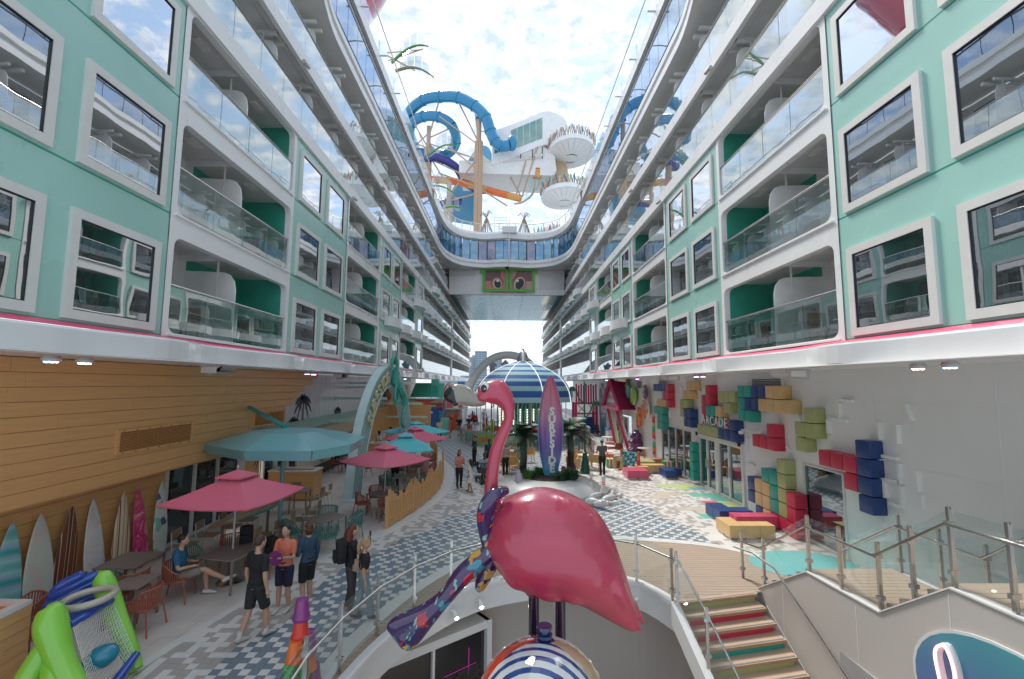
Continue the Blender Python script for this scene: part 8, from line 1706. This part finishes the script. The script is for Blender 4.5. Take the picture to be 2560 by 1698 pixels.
    if hairdo == 'long': ssweep(mb, [(*sc_(hc + V3((0, -.06, .04))), .08 * s), (*sc_(hc + V3((0, -.085, -.10))), .088 * s), (*sc_(hc + V3((0, -.095, -.26))), .09 * s), (*sc_(hc + V3((0, -.09, -.40))), .06 * s), (*sc_(hc + V3((0, -.085, -.45))), .02 * s)], 14)
    if hairdo == 'bob': mb.ell(sc_(hc + V3((0, -.035, -.04))), (.092 * s, .085 * s, .12 * s), 14, 10)
    if hairdo == 'pony': ssweep(mb, [(*sc_(hc + V3((0, -.10, .06))), .03 * s), (*sc_(hc + V3((0, -.16, .0))), .04 * s), (*sc_(hc + V3((0, -.16, -.14))), .035 * s), (*sc_(hc + V3((0, -.15, -.26))), .01 * s)], 10)
    if hairdo == 'bun': mb.ell(sc_(hc + V3((0, -.09, .05))), (.045 * s, .045 * s, .045 * s), 10, 8)
    if hairdo != 'bald': mb.build('hair', hm, t, smooth=True, absolute=False)
    if cap: mb = MB(); mb.ell(sc_(hc + V3((0, -.01, .05))), (.092 * s, .108 * s, .085 * s), 16, 10); mb.box(-.06 * s, .06 * s, (hc.y + .06) * s, (hc.y + .17) * s, (hc.z + .05) * s, (hc.z + .062) * s); mb.build('cap', cloth(cap), t, smooth=True, absolute=False)
    if near:
        mb = MB()
        for sd in (-1, 1): mb.ell(sc_(hc + V3((sd * .03, .085, .012))), (.012 * s, .008 * s, .007 * s), 8, 6)
        mb.build('eyes', black, t, smooth=True, absolute=False); mb = MB(); mb.ell(sc_(hc + V3((0, .092, -.055))), (.024 * s, .010 * s, .006 * s), 8, 6); mb.build('mouth', cloth((.35, .08, .07)), t, smooth=True, absolute=False)
    t['s'] = s
    return t, J, s, t
def world_of(t, p, s): return Matrix.Translation(t.location) @ Matrix.Rotation(t.rotation_euler.z, 4, 'Z') @ (Vector(p) * s)
def pack(x, y, z, rz, lab, col=BLK, s=1, name='backpack'):
    t = thing(name, lab, 'backpack', (x, y, z), R(rz)); mb = MB(); mb.cbox(-.16 * s, .16 * s, -.11 * s, .09 * s, 0, .46 * s, .06 * s); mb.cbox(-.13 * s, .13 * s, -.17 * s, -.10 * s, .03 * s, .25 * s, .03 * s); mb.build('bag_body', cloth(col, .6), t, smooth=30, absolute=False)
    mb = MB(); 
    for sx in (-1, 1): mb.tube([(sx * .09 * s, .08 * s, .42 * s), (sx * .11 * s, .17 * s, .40 * s), (sx * .12 * s, .16 * s, .15 * s), (sx * .1 * s, .09 * s, .04 * s)], .016 * s, 6)
    mb.tube([(-.04 * s, 0, .46 * s), (0, 0, .51 * s), (.04 * s, 0, .46 * s)], .01 * s, 6); mb.build('straps', cloth(col, .6), t, smooth=True, absolute=False)
    return t
# near group
person(-4.5, 8.72, -28, 'man in black t-shirt and dark shorts walking away, white sneakers and socks', 1.82, 'light', BLK, 'short', (.02, .02, .022), 'shorts', (.50, .48, .45), (.05, .03, .02), 'short', 'walk', ('down', 'down'), near=True, socks=True)
t, J, s, _ = person(-4.48, 9.75, 172, 'woman in coral polo and navy shorts facing the camera, holding a purple disc', 1.70, 'light', (.70, .20, .12), 'short', (.02, .018, .05), 'shorts', WHT, (.02, .012, .01), 'bun', 'stand', ('phone', 'phone'), fem=True, near=True)
w = world_of(t, (0, .34, 1.18), s); mb = MB(); mb.tube([w - Vector((0, .015, 0)), w + Vector((0, .015, 0))], .14, 24); tag(mb.build('flying_disc', purple_m, smooth=40), 'purple disc in the hands of the woman in coral polo', 'toy')
t, J, s, _ = person(-4.12, 9.98, 62, 'woman in denim jacket and black shorts with a brown bob, holding a phone', 1.68, 'light', DEN, 'long', BLK, 'shorts', WHT, (.09, .035, .015), 'bob', 'stand', ('phone', 'down'), fem=True, near=True)
w = world_of(t, (-.06, .36, 1.16), s); mb = MB(); mb.obox(w, (.02, .08, .15), R(62)); tag(mb.build('phone', black), 'black phone held by the woman in the denim jacket', 'phone')
t, J, s, _ = person(-3.12, 9.7, -62, 'woman with long auburn hair, black top and grey trousers filming with a camera', 1.72, 'light', BLK, 'short', (.055, .048, .045), 'trousers', (.30, .16, .12), (.13, .03, .012), 'long', 'stand', ('down', 'up'), fem=True, near=True)
w = world_of(t, (.12, .34, 1.52), s); mb = MB(); mb.tube([w - Vector((0, 0, .16)), w], .012, 6); mb.obox(w + Vector((0, 0, .03)), (.05, .03, .09), R(-60)); tag(mb.build('selfie_stick', black), 'small black camera on a grip held by the auburn-haired woman', 'camera')
w = world_of(t, (0, -.20, 1.02), s); pack(w.x, w.y, w.z, -62, 'black backpack worn by the auburn-haired woman', BLK, .95)
t, J, s, _ = person(-2.78, 9.45, -70, 'blonde girl with ponytail, black top and wide pale jeans', 1.52, 'light', BLK, 'short', (.20, .28, .31), 'crop', (.05, .05, .05), (.42, .25, .12), 'pony', 'walk', ('down', 'down'), fem=True, near=True)
w = world_of(t, (.05, -.17, 1.08), s); pack(w.x, w.y, w.z, -70, 'small beige bag on the back of the blonde girl', (.35, .24, .17), .45, 'small_bag')
t, J, s, _ = person(-6.93, 10.25, -72, 'seated man in blue and black striped polo looking at his phone, legs crossed', 1.78, 'light', (.02, .12, .24), 'short', (.25, .22, .18), 'shorts', WHT, (.012, .01, .01), 'short', 'sit', ('lap', 'lap'), near=True, extra='crossed')
w = world_of(t, (-.02, .33, .72), s); mb = MB(); mb.obox(w, (.08, .15, .012), R(-72), rx=R(25)); tag(mb.build('phone', black), 'phone in the lap of the seated man', 'phone')
pack(-6.25, 11.5, .74, 20, 'black backpack with a white tag lying on the parasol table', BLK, .9); pack(-5.6, 11.45, .47, -30, 'black backpack standing on the terracotta chair', BLK, .95)
# middle of the promenade
person(-2.05, 20.75, -150, 'woman in coral cardigan and black trousers facing the girl in white', 1.66, 'tan', (.58, .22, .16), 'long', BLK, 'trousers', (.2, .1, .06), (.03, .015, .01), 'long', 'stand', ('phone', 'phone'), fem=True)
person(-1.5, 19.95, 62, 'girl in white dress with dark hair facing the woman in coral', 1.38, 'tan', WHT, 'short', WHT, 'dress', (.3, .15, .08), (.03, .015, .01), 'long', 'walk', ('down', 'out'), fem=True)
mob = thing('mobility_scooter', 'black mobility scooter ridden by the man in pale denim jacket', 'scooter', (-1.05, 21.9, 0), R(-165))
mb = MB(); mb.cbox(-.22, .22, -.5, .35, .14, .24, .03); mb.build('platform', black, mob, absolute=False)
for (sx, sy) in ((-.25, -.38), (.25, -.38), (-.18, .45), (.18, .45)): mb = MB(); mb.tube([(sx - .04, sy, .13), (sx + .04, sy, .13)], .13, 14); mb.build('wheel', black, mob, smooth=40, absolute=False)
mb = MB(); mb.tube([(0, .42, .2), (0, .36, .75), (0, .25, .92)], .035, 8); mb.tube([(-.26, .22, .9), (.26, .22, .9)], .02, 6); mb.cbox(-.17, .17, .38, .6, .5, .8, .04); mb.build('steering_column', black, mob, smooth=40, absolute=False)
mb = MB(); mb.cbox(-.22, .22, -.42, .02, .42, .5, .03); mb.cbox(-.22, .22, -.5, -.42, .5, .9, .03); mb.tube([(0, -.2, .2), (0, -.2, .45)], .04, 8); mb.build('seat', black, mob, absolute=False)
person(-1.0, 22.08, -165, 'man in pale denim jacket riding the mobility scooter', 1.72, 'brown', (.28, .36, .40), 'long', (.22, .22, .22), 'trousers', (.1, .05, .03), (.01, .01, .01), 'short', 'sit', ('out', 'out'), z=.05)
person(-.85, 24.3, 175, 'woman with sunglasses in dark denim jacket over black, behind the scooter', 1.76, 'brown', (.02, .06, .09), 'long', BLK, 'trousers', BLK, (.05, .015, .01), 'short', 'stand', ('down', 'down'), fem=True)
person(-1.75, 26.2, 120, 'photographer in white shirt and black apron holding a camera', 1.70, 'tan', (.05, .055, .08), 'long', BLK, 'trousers', BLK, (.02, .012, .01), 'bun', 'stand', ('phone', 'phone'), fem=True)
person(.0, 23.6, 25, 'woman with curly blonde hair, pink top and black trousers seen from behind', 1.66, 'light', (.55, .36, .33), 'short', BLK, 'trousers', BLK, (.40, .26, .13), 'bob', 'stand', ('down', 'down'), fem=True)
person(.72, 25.95, 20, 'man in pale blue shirt seated in a mustard chair, seen from behind', 1.75, 'tan', (.38, .44, .48), 'short', (.10, .12, .16), 'shorts', WHT, (.02, .015, .01), 'short', 'sit', ('lap', 'lap'))
person(-.2, 26.95, -60, 'woman in white top with long dark hair seated by the railing', 1.65, 'tan', WHT, 'short', (.1, .12, .18), 'trousers', WHT, (.015, .01, .01), 'long', 'sit', ('lap', 'lap'), fem=True)
person(.2, 28.0, 100, 'person in white t-shirt and headband seated farthest at the cafe tables', 1.68, 'light', WHT, 'short', (.12, .12, .12), 'shorts', WHT, (.06, .03, .02), 'short', 'sit', ('lap', 'lap'), cap=(.02, .25, .28))
person(3.25, 23.1, 60, 'woman with white-blonde hair, black vest and white trousers', 1.62, 'light', BLK, 'none', (.52, .50, .48), 'trousers', WHT, (.52, .48, .40), 'bob', 'stand', ('phone', 'down'), fem=True)
person(4.95, 23.7, 10, 'man in grey t-shirt, black trousers and turquoise cap seen from behind', 1.80, 'tan', (.10, .11, .10), 'short', BLK, 'trousers', BLK, (.03, .02, .015), 'short', 'stand', ('out', 'out'), cap=(.10, .45, .48))
person(4.75, 26.0, -15, 'woman with very long auburn hair and white dress seen from behind', 1.64, 'light', (.50, .48, .46), 'short', (.50, .48, .46), 'dress', WHT, (.22, .06, .02), 'long', 'stand', ('down', 'down'), fem=True)
person(4.9, 31.5, 10, 'person in white top and blue jeans beyond the palm fronds', 1.75, 'light', WHT, 'short', (.08, .16, .28), 'trousers', WHT, (.02, .015, .01), 'short', 'stand', ('out', 'down'))
t, J, s, _ = person(5.4, 33.2, 170, 'person in pink patterned shirt standing near the pink tower', 1.7, 'tan', (.50, .25, .22), 'short', GRY, 'shorts', BLK, (.01, .01, .01), 'bun', 'stand', ('down', 'hip'))
# far left
person(-4.7, 39.2, 95, 'woman in red dress with hand to her face, beside the coral booth', 1.68, 'light', (.60, .06, .07), 'none', (.60, .06, .07), 'dress', (.4, .25, .15), (.012, .01, .01), 'bun', 'stand', ('down', 'up'), fem=True)
person(-4.1, 40.6, 190, 'man in black t-shirt and grey shorts walking towards the camera, far', 1.78, 'light', BLK, 'short', (.22, .20, .18), 'shorts', BLK, (.10, .05, .03), 'short', 'walk', ('down', 'phone'))
person(-3.3, 41.5, 0, 'man in dark shirt and turquoise cap seen from behind, far', 1.8, 'light', (.05, .055, .06), 'short', BLK, 'shorts', BLK, (.05, .03, .02), 'short', 'stand', ('out', 'out'), cap=(.10, .38, .45))
person(-3.2, 47, 160, 'person in red top and dark jacket in the far crowd', 1.7, 'light', (.5, .03, .03), 'long', BLK, 'trousers', BLK, (.01, .01, .01), 'short', 'stand', ('out', 'down'))
person(-2.0, 46.5, 180, 'woman in white top and grey overalls in the far crowd', 1.68, 'light', WHT, 'short', (.28, .28, .28), 'trousers', WHT, (.05, .03, .02), 'long', 'walk', ('down', 'down'), fem=True)
person(-2.4, 51, 10, 'man in pale blue shirt seen from behind in the far crowd', 1.82, 'light', (.35, .42, .52), 'short', (.3, .28, .25), 'shorts', WHT, (.2, .12, .07), 'short', 'stand', ('down', 'down'))
person(-3.6, 50, -20, 'woman in pink top with long dark hair in the far crowd', 1.68, 'light', (.55, .25, .27), 'long', BLK, 'trousers', BLK, (.015, .01, .01), 'long', 'stand', ('down', 'down'), fem=True)
person(-1.2, 45, 30, 'child in white top in the far crowd', 1.25, 'light', WHT, 'short', (.1, .15, .3), 'shorts', WHT, (.25, .15, .08), 'short', 'stand', ('down', 'down'))
person(-.4, 44.2, 200, 'person in white shirt and black trousers beyond the carousel railing', 1.75, 'light', WHT, 'long', BLK, 'trousers', BLK, (.03, .02, .01), 'short', 'stand', ('down', 'down'))
# eatery
person(-8.75, 24.35, -90, 'woman in black eating at the table by the black skirting', 1.68, 'light', BLK, 'short', (.03, .05, .09), 'trousers', WHT, (.20, .09, .04), 'long', 'sit', ('lap', 'out'), fem=True)
person(-7.75, 28.4, -40, 'woman in white shirt and black trousers queuing at the timber booth', 1.7, 'brown', WHT, 'short', BLK, 'trousers', BLK, (.01, .01, .01), 'bun', 'stand', ('down', 'down'), fem=True)
person(-7.35, 29.6, 30, 'tall person in pale olive shirt beside the woman in white shirt', 1.84, 'brown', (.42, .42, .30), 'short', GRY, 'trousers', BLK, (.01, .01, .01), 'short', 'stand', ('down', 'down'))
person(-6.4, 28.6, 100, 'woman in pale patterned shirt with hand on hip at the booth', 1.66, 'tan', (.46, .46, .34), 'short', (.12, .20, .14), 'trousers', BLK, (.02, .015, .01), 'bun', 'stand', ('down', 'hip'), fem=True)
person(-5.9, 34.6, 170, 'man with white hair net behind the turquoise parasol', 1.75, 'tan', WHT, 'short', WHT, 'trousers', BLK, (.7, .7, .68), 'short', 'stand', ('down', 'down'))
person(-5.3, 37.2, 200, 'man in pale yellow shirt behind the farthest parasol', 1.78, 'tan', (.55, .55, .34), 'short', GRY, 'trousers', BLK, (.01, .01, .01), 'short', 'stand', ('down', 'down'))
person(-3.75, 21.9, 20, 'woman in dusty pink patterned dress leaning at the table by the fence', 1.66, 'tan', (.42, .22, .20), 'short', (.42, .22, .20), 'dress', WHT, (.04, .02, .012), 'bun', 'stand', ('down', 'out'), fem=True)
person(-4.95, 21.0, 10, 'person in green and white patterned shirt and black trousers at the far table', 1.74, 'tan', (.42, .50, .36), 'short', BLK, 'trousers', BLK, (.02, .015, .01), 'short', 'stand', ('out', 'down'))
person(1.3, 31.2, 190, 'child in red top behind the cafe tables near the carousel railing', 1.3, 'light', (.6, .05, .03), 'short', (.08, .1, .2), 'shorts', WHT, (.1, .05, .03), 'short', 'stand', ('down', 'down'))
